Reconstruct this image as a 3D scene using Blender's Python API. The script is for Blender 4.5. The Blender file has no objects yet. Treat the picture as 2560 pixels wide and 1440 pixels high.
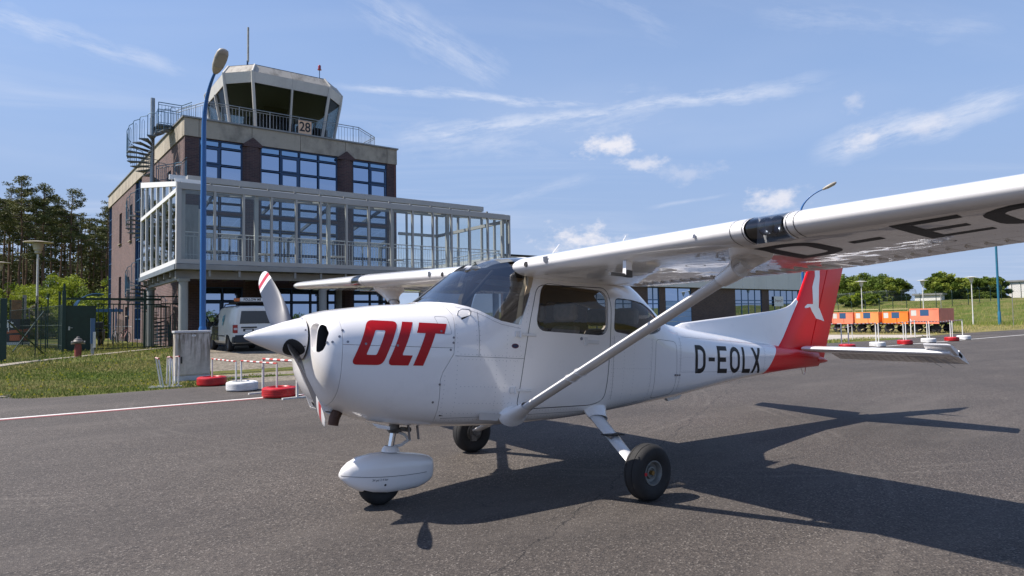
import bpy, bmesh, math, random
import numpy as np
from mathutils import Vector, Matrix
from mathutils.bvhtree import BVHTree
random.seed(7); rng = np.random.RandomState(7)
S = bpy.context.scene
C = S.collection
R = math.radians
PI = math.pi

# ------------------------------------------------------------------ camera
cam = bpy.data.cameras.new('camera'); camo = bpy.data.objects.new('camera', cam); C.objects.link(camo)
cam.sensor_width = 36; cam.lens = 1644.07 / 2560 * 36; cam.clip_start = .05; cam.clip_end = 3000
_y, _p, _r = .92700, .04582, -.01559
_f = Vector((math.cos(_p)*math.cos(_y), math.cos(_p)*math.sin(_y), math.sin(_p)))
_rt = _f.cross(Vector((0, 0, 1))).normalized(); _u = _rt.cross(_f)
_r2 = _rt*math.cos(_r) + _u*math.sin(_r); _u2 = -_rt*math.sin(_r) + _u*math.cos(_r)
M = Matrix((_r2, _u2, -_f)).transposed().to_4x4(); M.translation = Vector((-2.4906, -4.8551, 1.4537))
camo.matrix_world = M
S.camera = camo

# ------------------------------------------------------------------ sky and sun
SUN_AZ, SUN_EL = R(148), R(53)
w = bpy.data.worlds.new('World'); S.world = w; w.use_nodes = True
nt = w.node_tree; N = nt.nodes; Lk = nt.links
bg = N['Background']
sky = N.new('ShaderNodeTexSky'); sky.sky_type = 'NISHITA'; sky.sun_disc = False
sky.sun_elevation = SUN_EL; sky.sun_rotation = R(90) - SUN_AZ + 2*PI
sky.air_density = 1.15; sky.dust_density = .35; sky.ozone_density = 1.6; sky.altitude = 50
bg.inputs['Strength'].default_value = .112

def wmath(op, a, b=None, c=None, clamp=False):
    n = N.new('ShaderNodeMath'); n.operation = op; n.use_clamp = clamp
    for i, v in enumerate((a, b, c)):
        if v is None: continue
        if isinstance(v, (int, float)): n.inputs[i].default_value = v
        else: Lk.new(v, n.inputs[i])
    return n.outputs[0]
geo = N.new('ShaderNodeTexCoord'); DIR = geo.outputs['Generated']
sep = N.new('ShaderNodeSeparateXYZ'); Lk.new(DIR, sep.inputs[0])
def wnoise(scale, detail, rough, vec, dist=0):
    n = N.new('ShaderNodeTexNoise'); n.inputs['Scale'].default_value = scale; n.inputs['Detail'].default_value = detail
    n.inputs['Roughness'].default_value = rough; n.inputs['Distortion'].default_value = dist; Lk.new(vec, n.inputs['Vector']); return n.outputs['Fac']
# azimuth / elevation (radians) of the direction looked in
AZ = wmath('ARCTAN2', sep.outputs[1], sep.outputs[0]); EL = wmath('ARCSINE', sep.outputs[2])
def ramp01(v, a, b): 
    n = N.new('ShaderNodeMapRange'); n.interpolation_type = 'SMOOTHSTEP'; Lk.new(v, n.inputs[0])
    n.inputs[1].default_value = a; n.inputs[2].default_value = b; return n.outputs[0]
def comb(x, y, z=0):
    n = N.new('ShaderNodeCombineXYZ')
    for i, v in enumerate((x, y, z)):
        if isinstance(v, (int, float)): n.inputs[i].default_value = v
        else: Lk.new(v, n.inputs[i])
    return n.outputs[0]
# high thin cirrus: noise stretched on the plane of the cloud layer
inv = wmath('DIVIDE', 1, wmath('MAXIMUM', sep.outputs[2], .03))
PX = wmath('MULTIPLY', sep.outputs[0], inv); PY = wmath('MULTIPLY', sep.outputs[1], inv)
cir = wnoise(1.0, 6, .62, comb(wmath('MULTIPLY', wmath('ADD', PX, wmath('MULTIPLY', PY, -.5)), .16), wmath('MULTIPLY', wmath('ADD', PY, wmath('MULTIPLY', PX, .5)), .62)), .8)
big = wnoise(.16, 2, .5, comb(PX, PY, 3.3))
cirrus = wmath('MULTIPLY', ramp01(cir, .44, .85), wmath('MULTIPLY', ramp01(big, .35, .62), .62))
veil = wmath('MULTIPLY', ramp01(wnoise(.35, 4, .55, comb(PX, PY, 9.1)), .42, .8), .17)
total = wmath('MAXIMUM', cirrus, veil)
# contrails: great-circle arcs, soft, frayed along their length
def trail(p0, p1, width, amount, seed):
    """p0, p1: (azimuth, elevation) in degrees"""
    def d(a, e): return Vector((math.cos(R(a))*math.cos(R(e)), math.sin(R(a))*math.cos(R(e)), math.sin(R(e))))
    a, b = d(*p0), d(*p1); n_ = a.cross(b).normalized(); mid = (a+b).normalized(); half = math.acos(max(-1, min(1, a.dot(b))))/2
    dn = N.new('ShaderNodeVectorMath'); dn.operation = 'DOT_PRODUCT'; Lk.new(DIR, dn.inputs[0]); dn.inputs[1].default_value = n_
    dm = N.new('ShaderNodeVectorMath'); dm.operation = 'DOT_PRODUCT'; Lk.new(DIR, dm.inputs[0]); dm.inputs[1].default_value = mid
    tg = n_.cross(mid); dt = N.new('ShaderNodeVectorMath'); dt.operation = 'DOT_PRODUCT'; Lk.new(DIR, dt.inputs[0]); dt.inputs[1].default_value = tg
    wob = wmath('MULTIPLY', wmath('SUBTRACT', wnoise(9, 4, .6, comb(dt.outputs['Value'], 0, seed)), .5), width*2.2)
    off = wmath('ABSOLUTE', wmath('ADD', dn.outputs['Value'], wob))
    fade = ramp01(wmath('ABSOLUTE', dt.outputs['Value']), math.sin(half), math.sin(half)*.55)
    wd = wmath('MULTIPLY', wnoise(5, 3, .6, comb(dt.outputs['Value'], 1, seed)), width*2)
    core = wmath('SUBTRACT', 1, wmath('DIVIDE', off, wd), clamp=True)
    tex = ramp01(wnoise(26, 6, .7, comb(wmath('MULTIPLY', dt.outputs['Value'], .5), wmath('MULTIPLY', dn.outputs['Value'], 2.2), seed)), .28, .68)
    return wmath('MULTIPLY', wmath('MULTIPLY', wmath('POWER', core, .8), fade), wmath('MULTIPLY', tex, amount))
for args in (((60, 9.0), (44, 12.2), .012, .28, 12.3), ((86, 13.5), (66, 17.5), .02, .25, 13.7), ((34, 24), (14, 18.5), .02, .25, 15.1), ((67, 14.6), (24.3, 17.6), .019, .80, 1.7), ((66, 14.0), (36, 17.3), .036, .42, 6.7), ((13, 14.9), (29, 12.2), .022, .70, 4.1), ((70, 19.3), (43, 17.5), .010, .72, 8.3),
             ((98, 21), (78, 18.9), .018, .5, 2.9), ((68, 27), (52, 19), .034, .42, 5.5), ((58, 31), (36, 22), .028, .2, 7.7), ((41.8, 9.1), (34, 10), .004, .35, 9.9), ((70, 17.5), (46, 13.4), .03, .22, 3.9)):
    total = wmath('MAXIMUM', total, trail(*args))
# small fair-weather cumulus, each an irregular puff at its own bearing
def puff(az, el, ra, re, amount, seed):
    da = wmath('DIVIDE', wmath('SUBTRACT', AZ, R(az)), R(ra)); de = wmath('DIVIDE', wmath('SUBTRACT', EL, R(el)), R(re))
    r2 = wmath('SQRT', wmath('ADD', wmath('MULTIPLY', da, da), wmath('MULTIPLY', wmath('MULTIPLY', de, de), 1)))
    n_ = wnoise(26, 6, .62, comb(wmath('MULTIPLY', AZ, 1), wmath('MULTIPLY', EL, 1.6), seed))
    v = wmath('ADD', wmath('SUBTRACT', 1, r2), wmath('MULTIPLY', wmath('SUBTRACT', n_, .5), 3.0))
    return wmath('MULTIPLY', ramp01(v, .1, 1.15), amount)
cum = None
for args in ((47.1, 6.7, 4.2, 1.7, .95, 1.0), (44.5, 14.5, 3.2, 1.35, .85, 2.2), (42.0, 12.9, 2.9, .9, .6, 3.1), (30.9, 9.1, 3.2, 1.3, .75, 4.4), (25.2, 16.0, 1.1, 1.0, .35, 5.2),
             (24.4, 13.3, 2.6, 1.3, .6, 7.9), (20.5, 13.5, 3.6, 1.1, .42, 8.8), (38, 11.8, 3.4, 1.2, .28, 9.4)):
    p = puff(*args); cum = p if cum is None else wmath('MAXIMUM', cum, p)
tint = N.new('ShaderNodeMixRGB'); tint.blend_type = 'MULTIPLY'; tint.inputs[0].default_value = 1; tint.inputs[2].default_value = (.93, .925, 1.03, 1)
Lk.new(sky.outputs[0], tint.inputs[1])
# pale haze low down, the same all round
hz = N.new('ShaderNodeMixRGB'); Lk.new(wmath('MULTIPLY', ramp01(EL, .72, .10), .93), hz.inputs[0]); Lk.new(tint.outputs[0], hz.inputs[1]); hz.inputs[2].default_value = (1.88, 2.74, 4.5, 1)
h2 = N.new('ShaderNodeMixRGB'); Lk.new(wmath('MULTIPLY', ramp01(EL, .26, .0), .85), h2.inputs[0]); Lk.new(hz.outputs[0], h2.inputs[1]); h2.inputs[2].default_value = (2.6, 3.3, 4.6, 1)
m1 = N.new('ShaderNodeMixRGB'); Lk.new(total, m1.inputs[0]); Lk.new(h2.outputs[0], m1.inputs[1]); m1.inputs[2].default_value = (4.5, 4.85, 5.7, 1)
m2 = N.new('ShaderNodeMixRGB'); Lk.new(cum, m2.inputs[0]); Lk.new(m1.outputs[0], m2.inputs[1]); m2.inputs[2].default_value = (5.5, 5.4, 5.7, 1)
Lk.new(m2.outputs[0], bg.inputs['Color'])

sl = bpy.data.lights.new('sun', 'SUN'); so = bpy.data.objects.new('sun', sl); C.objects.link(so)
sl.energy = 4.7; sl.angle = R(.53); sl.color = (1, .925, .84)
_sd = Vector((math.cos(SUN_AZ)*math.cos(SUN_EL), math.sin(SUN_AZ)*math.cos(SUN_EL), math.sin(SUN_EL)))
so.rotation_euler = _sd.to_track_quat('Z', 'Y').to_euler(); so.location = (0, 0, 40)
S.view_settings.view_transform = 'Standard'; S.view_settings.look = 'None'; S.view_settings.gamma = 1
S.view_settings.use_curve_mapping = False; S.view_settings.exposure = .58
S.cycles.max_bounces = 8; S.cycles.transparent_max_bounces = 24; S.cycles.glossy_bounces = 4; S.cycles.caustics_reflective = False; S.cycles.caustics_refractive = False

# ------------------------------------------------------------------ helpers
def link(o, parent=None):
    C.objects.link(o)
    if parent is not None: o.parent = parent
    return o
def tag(o, label=None, cat=None, group=None, kind=None):
    if label: o['label'] = label
    if cat: o['category'] = cat
    if group: o['group'] = group
    if kind: o['kind'] = kind
    return o
def thing(name, label, cat, loc=(0, 0, 0), rz=0, group=None, scale=1):
    o = bpy.data.objects.new(name, None); o.empty_display_size = .2; C.objects.link(o)
    o.location = loc; o.rotation_euler = (0, 0, rz); o.scale = (scale,)*3
    return tag(o, label, cat, group)
CH = {}
def dup(root, loc=None, rz=None, label=None, group=None, scale=None):
    def rec(o, parent):
        c = o.copy(); C.objects.link(c); c.parent = parent
        for ch in [k for k in o.children]: rec(ch, c)
        return c
    r = rec(root, root.parent)
    if loc is not None: r.location = loc
    if rz is not None: r.rotation_euler = (0, 0, rz)
    if scale is not None: r.scale = scale if hasattr(scale, '__len__') else (scale,)*3
    if label: r['label'] = label
    if group: r['group'] = group
    return r
def mesh(name, V, F, mats, parent=None, smooth=False, mi=None):
    me = bpy.data.meshes.new(name); me.from_pydata([tuple(v) for v in V], [], F)
    for m in (mats if isinstance(mats, (list, tuple)) else [mats]): me.materials.append(m)
    if mi is not None: me.polygons.foreach_set('material_index', mi)
    if smooth: me.polygons.foreach_set('use_smooth', [True]*len(me.polygons))
    me.update()
    return link(bpy.data.objects.new(name, me), parent)
def instance(name, me, parent=None, loc=(0, 0, 0), rot=(0, 0, 0)):
    o = bpy.data.objects.new(name, me); link(o, parent); o.location = loc; o.rotation_euler = rot; return o
def smooth_by_angle(o, deg=35):
    me = o.data; me.polygons.foreach_set('use_smooth', [True]*len(me.polygons))
    bm = bmesh.new(); bm.from_mesh(me)
    for e in bm.edges:
        if len(e.link_faces) == 2 and e.calc_face_angle(0) > R(deg): e.smooth = False
    bm.to_mesh(me); bm.free(); return o

class MB:
    """collects simple shapes; build() links them as ONE mesh object"""
    def __init__(s): s.V = []; s.F = []; s.M = []; s.mi = 0
    def add(s, V, F):
        n = len(s.V); s.V += [tuple(v) for v in V]; s.F += [tuple(i+n for i in f) for f in F]; s.M += [s.mi]*len(F)
        return s
    def box(s, x0, x1, y0, y1, z0, z1):
        if x0 > x1: x0, x1 = x1, x0
        if y0 > y1: y0, y1 = y1, y0
        if z0 > z1: z0, z1 = z1, z0
        V = [(x, y, z) for z in (z0, z1) for y in (y0, y1) for x in (x0, x1)]
        return s.add(V, [(0, 2, 3, 1), (4, 5, 7, 6), (0, 1, 5, 4), (2, 6, 7, 3), (0, 4, 6, 2), (1, 3, 7, 5)])
    def bar(s, p, q, wd, ht, up=(0, 0, 1)):
        """box beam from p to q; wd across, ht along up"""
        p, q = Vector(p), Vector(q); d = (q-p).normalized(); up = Vector(up)
        if abs(d.dot(up)) > .99: up = Vector((0, 1, 0))
        a = d.cross(up).normalized()*wd/2; b = a.cross(d).normalized()*ht/2
        V = [p-a-b, p+a-b, p+a+b, p-a+b, q-a-b, q+a-b, q+a+b, q-a+b]
        return s.add(V, [(0, 1, 2, 3), (7, 6, 5, 4), (0, 4, 5, 1), (1, 5, 6, 2), (2, 6, 7, 3), (3, 7, 4, 0)])
    def tube(s, path, r, n=8, cap=True, closed=False):
        P = [Vector(p) for p in path]; m = len(P); rs = r if hasattr(r, '__len__') else [r]*m
        V = []; up = None
        for i in range(m):
            d = (P[(i+1) % m]-P[i-1]) if closed else (P[min(i+1, m-1)]-P[max(i-1, 0)])
            d.normalize()
            if up is None: up = Vector((0, 0, 1)) if abs(d.z) < .9 else Vector((1, 0, 0))
            a = d.cross(up).normalized(); up = a.cross(d).normalized()
            V += [P[i] + (a*math.cos(2*PI*k/n) + up*math.sin(2*PI*k/n))*rs[i] for k in range(n)]
        F = []
        for i in range(m if closed else m-1):
            j = (i+1) % m
            for k in range(n): F.append((i*n+k, i*n+(k+1) % n, j*n+(k+1) % n, j*n+k))
        if cap and not closed: F += [tuple(range(n))[::-1], tuple((m-1)*n+k for k in range(n))]
        return s.add(V, F)
    def lathe(s, prof, n=16, o=(0, 0, 0), axis='z', cap=False):
        """prof: list of (radius, along)"""
        V = []; o = Vector(o)
        for r, t in prof:
            for k in range(n):
                a = 2*PI*k/n; c, q = r*math.cos(a), r*math.sin(a)
                V.append(o + Vector({'z': (c, q, t), 'y': (q, t, c), 'x': (t, c, q)}[axis]))
        F = [(i*n+k, i*n+(k+1) % n, (i+1)*n+(k+1) % n, (i+1)*n+k) for i in range(len(prof)-1) for k in range(n)]
        if cap: F += [tuple(range(n))[::-1], tuple((len(prof)-1)*n+k for k in range(n))]
        return s.add(V, F)
    def prism(s, poly, a, b, axis='y'):
        """poly of 2D points extruded from a to b along axis; (x,z) for y, (x,y) for z, (y,z) for x"""
        n = len(poly)
        def m(p, t): return {'y': (p[0], t, p[1]), 'z': (p[0], p[1], t), 'x': (t, p[0], p[1])}[axis]
        V = [m(p, a) for p in poly] + [m(p, b) for p in poly]
        ar = sum(poly[i][0]*poly[(i+1) % n][1]-poly[(i+1) % n][0]*poly[i][1] for i in range(n))
        flip = (ar > 0) ^ (b < a) ^ (axis == 'y')
        F = [tuple(range(n)), tuple(range(n, 2*n))[::-1]] + [(i, i+n, (i+1) % n+n, (i+1) % n) for i in range(n)]
        if flip: F = [f[::-1] for f in F]
        return s.add(V, F)
    def build(s, name, mat, parent=None, smooth=None, bevel=0):
        o = mesh(name, s.V, s.F, mat, parent, mi=s.M if isinstance(mat, (list, tuple)) else None)
        if smooth is not None: smooth_by_angle(o, smooth)
        if bevel:
            b = o.modifiers.new('bevel', 'BEVEL'); b.width = bevel; b.segments = 2; b.limit_method = 'ANGLE'
        return o
def lerp(a, b, t): return a+(b-a)*t
def sm(t): t = min(1, max(0, t)); return t*t*(3-2*t)

def bearing(px, D):
    """ground position D metres out in depth, on a bearing from the near corner of the apron"""
    t = (px-1280)/1644.07; return (-2.49+D*(math.cos(_y)+t*math.sin(_y)), -4.86+D*(math.sin(_y)-t*math.cos(_y)))

# ------------------------------------------------------------------ materials
def mat(name, col, rough=.6, metal=0, spec=.5, coat=0, noise=None, bump=None, emit=None, coord='Object', coat_rough=.03, alpha=None):
    """noise=(scale, amount, detail[, stretch]) varies the colour; bump=(scale, strength, distance)"""
    m = bpy.data.materials.new(name); m.use_nodes = True; nt = m.node_tree; b = nt.nodes['Principled BSDF']
    b.inputs['Base Color'].default_value = (*col, 1); b.inputs['Roughness'].default_value = rough; b.inputs['Metallic'].default_value = metal
    b.inputs['Specular IOR Level'].default_value = spec; b.inputs['Coat Weight'].default_value = coat; b.inputs['Coat Roughness'].default_value = coat_rough
    tc = nt.nodes.new('ShaderNodeTexCoord'); src = tc.outputs[coord]
    if noise:
        sc = noise[0]; amt = noise[1]; det = noise[2] if len(noise) > 2 else 4; st = noise[3] if len(noise) > 3 else (1, 1, 1)
        mp = nt.nodes.new('ShaderNodeMapping'); mp.inputs['Scale'].default_value = st; nt.links.new(src, mp.inputs[0])
        n = nt.nodes.new('ShaderNodeTexNoise'); n.inputs['Scale'].default_value = sc; n.inputs['Detail'].default_value = det; n.inputs['Roughness'].default_value = .65
        nt.links.new(mp.outputs[0], n.inputs['Vector'])
        r = nt.nodes.new('ShaderNodeValToRGB'); r.color_ramp.elements[0].position = .3; r.color_ramp.elements[1].position = .7
        r.color_ramp.elements[0].color = (*[c*(1-amt) for c in col], 1); r.color_ramp.elements[1].color = (*[min(1, c*(1+amt)) for c in col], 1)
        nt.links.new(n.outputs['Fac'], r.inputs[0]); nt.links.new(r.outputs[0], b.inputs['Base Color'])
    if bump:
        n = nt.nodes.new('ShaderNodeTexNoise'); n.inputs['Scale'].default_value = bump[0]; n.inputs['Detail'].default_value = 5; nt.links.new(src, n.inputs['Vector'])
        bp = nt.nodes.new('ShaderNodeBump'); bp.inputs['Strength'].default_value = bump[1]; bp.inputs['Distance'].default_value = bump[2] if len(bump) > 2 else .02
        nt.links.new(n.outputs['Fac'], bp.inputs['Height']); nt.links.new(bp.outputs[0], b.inputs['Normal'])
    if emit: b.inputs['Emission Color'].default_value = (*emit[0], 1); b.inputs['Emission Strength'].default_value = emit[1]
    return m
def glass(name, tint=(1, 1, 1), refl=1.0, rough=.0, bump=None, sheets=1, base=.0):
    """thin pane: see-through with a mirror share that grows at grazing angles"""
    m = bpy.data.materials.new(name); m.use_nodes = True; nt = m.node_tree; nt.nodes.clear()
    tint = tuple(c**.5 for c in tint) if sheets == 2 else tint
    out = nt.nodes.new('ShaderNodeOutputMaterial'); t = nt.nodes.new('ShaderNodeBsdfTransparent'); t.inputs[0].default_value = (*tint, 1)
    g = nt.nodes.new('ShaderNodeBsdfGlossy'); g.inputs['Roughness'].default_value = rough
    # mirror share from the angle alone, the same from both faces: .04 + .96 (1-cos)^5
    gm = nt.nodes.new('ShaderNodeNewGeometry'); dp = nt.nodes.new('ShaderNodeVectorMath'); dp.operation = 'DOT_PRODUCT'; nt.links.new(gm.outputs['Incoming'], dp.inputs[0]); nt.links.new(gm.outputs['Normal'], dp.inputs[1])
    ab = nt.nodes.new('ShaderNodeMath'); ab.operation = 'ABSOLUTE'; nt.links.new(dp.outputs['Value'], ab.inputs[0])
    iv = nt.nodes.new('ShaderNodeMath'); iv.operation = 'SUBTRACT'; iv.inputs[0].default_value = 1; nt.links.new(ab.outputs[0], iv.inputs[1]); pw = nt.nodes.new('ShaderNodeMath'); pw.operation = 'POWER'; nt.links.new(iv.outputs[0], pw.inputs[0]); pw.inputs[1].default_value = 5
    f = nt.nodes.new('ShaderNodeMath'); f.operation = 'MULTIPLY_ADD'; nt.links.new(pw.outputs[0], f.inputs[0]); f.inputs[1].default_value = .95; f.inputs[2].default_value = .045
    mul = nt.nodes.new('ShaderNodeMath'); mul.operation = 'MULTIPLY_ADD'; mul.use_clamp = True; mul.inputs[1].default_value = refl; mul.inputs[2].default_value = base; nt.links.new(f.outputs[0], mul.inputs[0])
    mx = nt.nodes.new('ShaderNodeMixShader'); nt.links.new(mul.outputs[0], mx.inputs[0]); nt.links.new(t.outputs[0], mx.inputs[1]); nt.links.new(g.outputs[0], mx.inputs[2])
    if bump:
        tc = nt.nodes.new('ShaderNodeTexCoord'); n = nt.nodes.new('ShaderNodeTexNoise'); n.inputs['Scale'].default_value = bump[0]; n.inputs['Detail'].default_value = 1; nt.links.new(tc.outputs['Object'], n.inputs['Vector'])
        bp = nt.nodes.new('ShaderNodeBump'); bp.inputs['Strength'].default_value = bump[1]; bp.inputs['Distance'].default_value = .02
        nt.links.new(n.outputs['Fac'], bp.inputs['Height']); nt.links.new(bp.outputs[0], g.inputs['Normal'])
    nt.links.new(mx.outputs[0], out.inputs[0]); return m
def reglass(name, base=(.015, .03, .06), refl=(.62, .72, .85), k=.42, bump=(.35, .12)):
    """coated window of a building: mostly mirrors the sky in front of it, dark room behind"""
    m = bpy.data.materials.new(name); m.use_nodes = True; nt = m.node_tree; nt.nodes.clear()
    out = nt.nodes.new('ShaderNodeOutputMaterial'); d = nt.nodes.new('ShaderNodeBsdfDiffuse'); d.inputs[0].default_value = (*base, 1)
    g = nt.nodes.new('ShaderNodeBsdfGlossy'); g.inputs['Roughness'].default_value = .015; g.inputs['Color'].default_value = (*refl, 1)
    f = nt.nodes.new('ShaderNodeFresnel'); f.inputs[0].default_value = 1.5
    a = nt.nodes.new('ShaderNodeMath'); a.operation = 'MULTIPLY_ADD'; a.use_clamp = True; a.inputs[1].default_value = 1.0; a.inputs[2].default_value = k; nt.links.new(f.outputs[0], a.inputs[0])
    mx = nt.nodes.new('ShaderNodeMixShader'); nt.links.new(a.outputs[0], mx.inputs[0]); nt.links.new(d.outputs[0], mx.inputs[1]); nt.links.new(g.outputs[0], mx.inputs[2])
    tc = nt.nodes.new('ShaderNodeTexCoord'); n = nt.nodes.new('ShaderNodeTexNoise'); n.inputs['Scale'].default_value = bump[0]; n.inputs['Detail'].default_value = 0; nt.links.new(tc.outputs['Object'], n.inputs['Vector'])
    bp = nt.nodes.new('ShaderNodeBump'); bp.inputs['Strength'].default_value = bump[1]; bp.inputs['Distance'].default_value = .05
    nt.links.new(n.outputs['Fac'], bp.inputs['Height']); nt.links.new(bp.outputs[0], g.inputs['Normal'])
    nt.links.new(mx.outputs[0], out.inputs[0]); return m
def nodes(m): return m.node_tree.nodes, m.node_tree.links, m.node_tree.nodes['Principled BSDF']
def addn(n, t, **kw):
    x = n.new(t)
    for k, v in kw.items():
        if k.startswith('i_'): x.inputs[k[2:].replace('_', ' ')].default_value = v
        else: setattr(x, k, v)
    return x

def brick_mat(name, c1, c2, mortar, horiz='x'):
    m = mat(name, c1, .85); n, l, b = nodes(m)
    g = n.new('ShaderNodeNewGeometry'); s = n.new('ShaderNodeSeparateXYZ'); l.new(g.outputs['Position'], s.inputs[0])
    cb = n.new('ShaderNodeCombineXYZ'); l.new(s.outputs[0 if horiz == 'x' else 1], cb.inputs[0]); l.new(s.outputs[2], cb.inputs[1])
    br = n.new('ShaderNodeTexBrick'); l.new(cb.outputs[0], br.inputs['Vector']); br.inputs['Scale'].default_value = 1
    br.inputs['Brick Width'].default_value = .25; br.inputs['Row Height'].default_value = .0833; br.inputs['Mortar Size'].default_value = .008; br.inputs['Mortar Smooth'].default_value = .1
    br.inputs['Color1'].default_value = (*c1, 1); br.inputs['Color2'].default_value = (*c2, 1); br.inputs['Mortar'].default_value = (*mortar, 1); br.inputs['Bias'].default_value = -.1
    no = n.new('ShaderNodeTexNoise'); no.inputs['Scale'].default_value = .7; no.inputs['Detail'].default_value = 6; l.new(g.outputs['Position'], no.inputs['Vector'])
    mr = n.new('ShaderNodeMapRange'); mr.inputs[3].default_value = .72; mr.inputs[4].default_value = 1.25; l.new(no.outputs['Fac'], mr.inputs[0])
    mx = n.new('ShaderNodeVectorMath'); mx.operation = 'SCALE'; l.new(br.outputs['Color'], mx.inputs[0]); l.new(mr.outputs[0], mx.inputs['Scale'])
    l.new(mx.outputs[0], b.inputs['Base Color'])
    bp = n.new('ShaderNodeBump'); bp.inputs['Strength'].default_value = .6; bp.inputs['Distance'].default_value = .01; bp.invert = True; l.new(br.outputs['Fac'], bp.inputs['Height']); l.new(bp.outputs[0], b.inputs['Normal'])
    return m
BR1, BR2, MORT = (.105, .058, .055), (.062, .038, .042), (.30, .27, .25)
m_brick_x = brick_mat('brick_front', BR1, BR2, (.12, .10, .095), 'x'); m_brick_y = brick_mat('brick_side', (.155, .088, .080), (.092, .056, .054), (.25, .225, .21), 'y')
m_brick_h = brick_mat('brick_hangar', (.12, .075, .06), (.075, .05, .045), (.13, .11, .10), 'x')
def weathered(name, col, dark, rough=.85, streak=1.0, scale=1.2, zs=.25, amt=.5):
    m = mat(name, col, rough); n, l, b = nodes(m)
    g = n.new('ShaderNodeNewGeometry'); mp = n.new('ShaderNodeMapping'); mp.inputs['Scale'].default_value = (scale, scale, scale*zs); l.new(g.outputs['Position'], mp.inputs[0])
    no = addn(n, 'ShaderNodeTexNoise', i_Scale=1.0, i_Detail=8.0, i_Roughness=.68); l.new(mp.outputs[0], no.inputs['Vector'])
    mr = n.new('ShaderNodeMapRange'); mr.inputs[1].default_value = .48; mr.inputs[2].default_value = .72; mr.inputs[4].default_value = amt; l.new(no.outputs['Fac'], mr.inputs[0])
    n2 = addn(n, 'ShaderNodeTexNoise', i_Scale=9.0, i_Detail=6.0, i_Roughness=.7); l.new(g.outputs['Position'], n2.inputs['Vector'])
    m2 = n.new('ShaderNodeMapRange'); m2.inputs[3].default_value = .88; m2.inputs[4].default_value = 1.12; l.new(n2.outputs['Fac'], m2.inputs[0])
    mx = n.new('ShaderNodeMixRGB'); l.new(mr.outputs[0], mx.inputs[0]); mx.inputs[1].default_value = (*col, 1); mx.inputs[2].default_value = (*dark, 1)
    sc = n.new('ShaderNodeVectorMath'); sc.operation = 'SCALE'; l.new(mx.outputs[0], sc.inputs[0]); l.new(m2.outputs[0], sc.inputs['Scale']); l.new(sc.outputs[0], b.inputs['Base Color'])
    bp = n.new('ShaderNodeBump'); bp.inputs['Strength'].default_value = .25; bp.inputs['Distance'].default_value = .01; l.new(n2.outputs['Fac'], bp.inputs['Height']); l.new(bp.outputs[0], b.inputs['Normal'])
    return m
m_conc = weathered('parapet_concrete', (.43, .38, .30), (.13, .12, .10), scale=.9, zs=.7, amt=.75)
m_cabwhite = weathered('cab_panel', (.60, .58, .53), (.25, .24, .21), rough=.5, scale=.6, zs=.3, amt=.35)
m_cabroof = weathered('cab_roof_concrete', (.44, .41, .36), (.10, .09, .075), scale=1.6, zs=.25, amt=.9)
m_cabinet = None
m_blue = mat('blue_paint', (.02, .065, .15), .4); m_bluelamp = mat('lamp_blue', (.010, .11, .33), .38, coat=.3, noise=(.8, .12, 3))
m_teal = mat('mast_teal', (.02, .14, .23), .45, noise=(1, .15))
m_alu = mat('gallery_aluminium', (.40, .39, .365), .45, metal=.1, noise=(.8, .06, 4)); m_white = mat('white_paint', (.78, .78, .76), .45)
m_steelgrey = mat('steel_grey', (.26, .26, .25), .5, metal=.3, noise=(1.5, .12, 4)); m_col = mat('column_grey', (.30, .31, .30), .5, noise=(2, .08, 4))
m_galv = mat('galvanised', (.28, .31, .33), .45, metal=.6, noise=(6, .2, 4)); m_tread = mat('tread_grating', (.15, .17, .18), .6, metal=.4, noise=(8, .25))
m_dark = mat('dark_interior', (.012, .012, .013), .7); m_black = mat('black_plastic', (.015, .015, .016), .5); m_ceil = mat('gallery_soffit', (.16, .15, .14), .8)
m_rubber = mat('rubber', (.018, .018, .019), .78, noise=(14, .3, 5), bump=(90, .25, .004)); m_fence = mat('fence_green', (.006, .030, .023), .5); m_fencep = mat('fence_green_panel', (.012, .035, .028), .55, noise=(3, .2))
m_concrete = weathered('paving_concrete', (.30, .265, .21), (.26, .22, .17), scale=3, zs=1, amt=.6)
m_wg = reglass('facade_glass', refl=(.56, .68, .88), k=.58); m_wgt = reglass('facade_glass_top', base=(.02, .07, .14), refl=(.45, .66, .9), k=.45)
m_gg = glass('gallery_glass', (.88, .92, .92), .75, bump=(1.2, .05), sheets=2); m_cabglass = glass('cab_glass', (.40, .45, .46), .35, sheets=2); m_hg = reglass('hangar_glass', refl=(.55, .63, .75), k=.5)
m_sidegl = reglass('side_window_glass', base=(.01, .02, .03), refl=(.8, .85, .9), k=.25)
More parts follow.
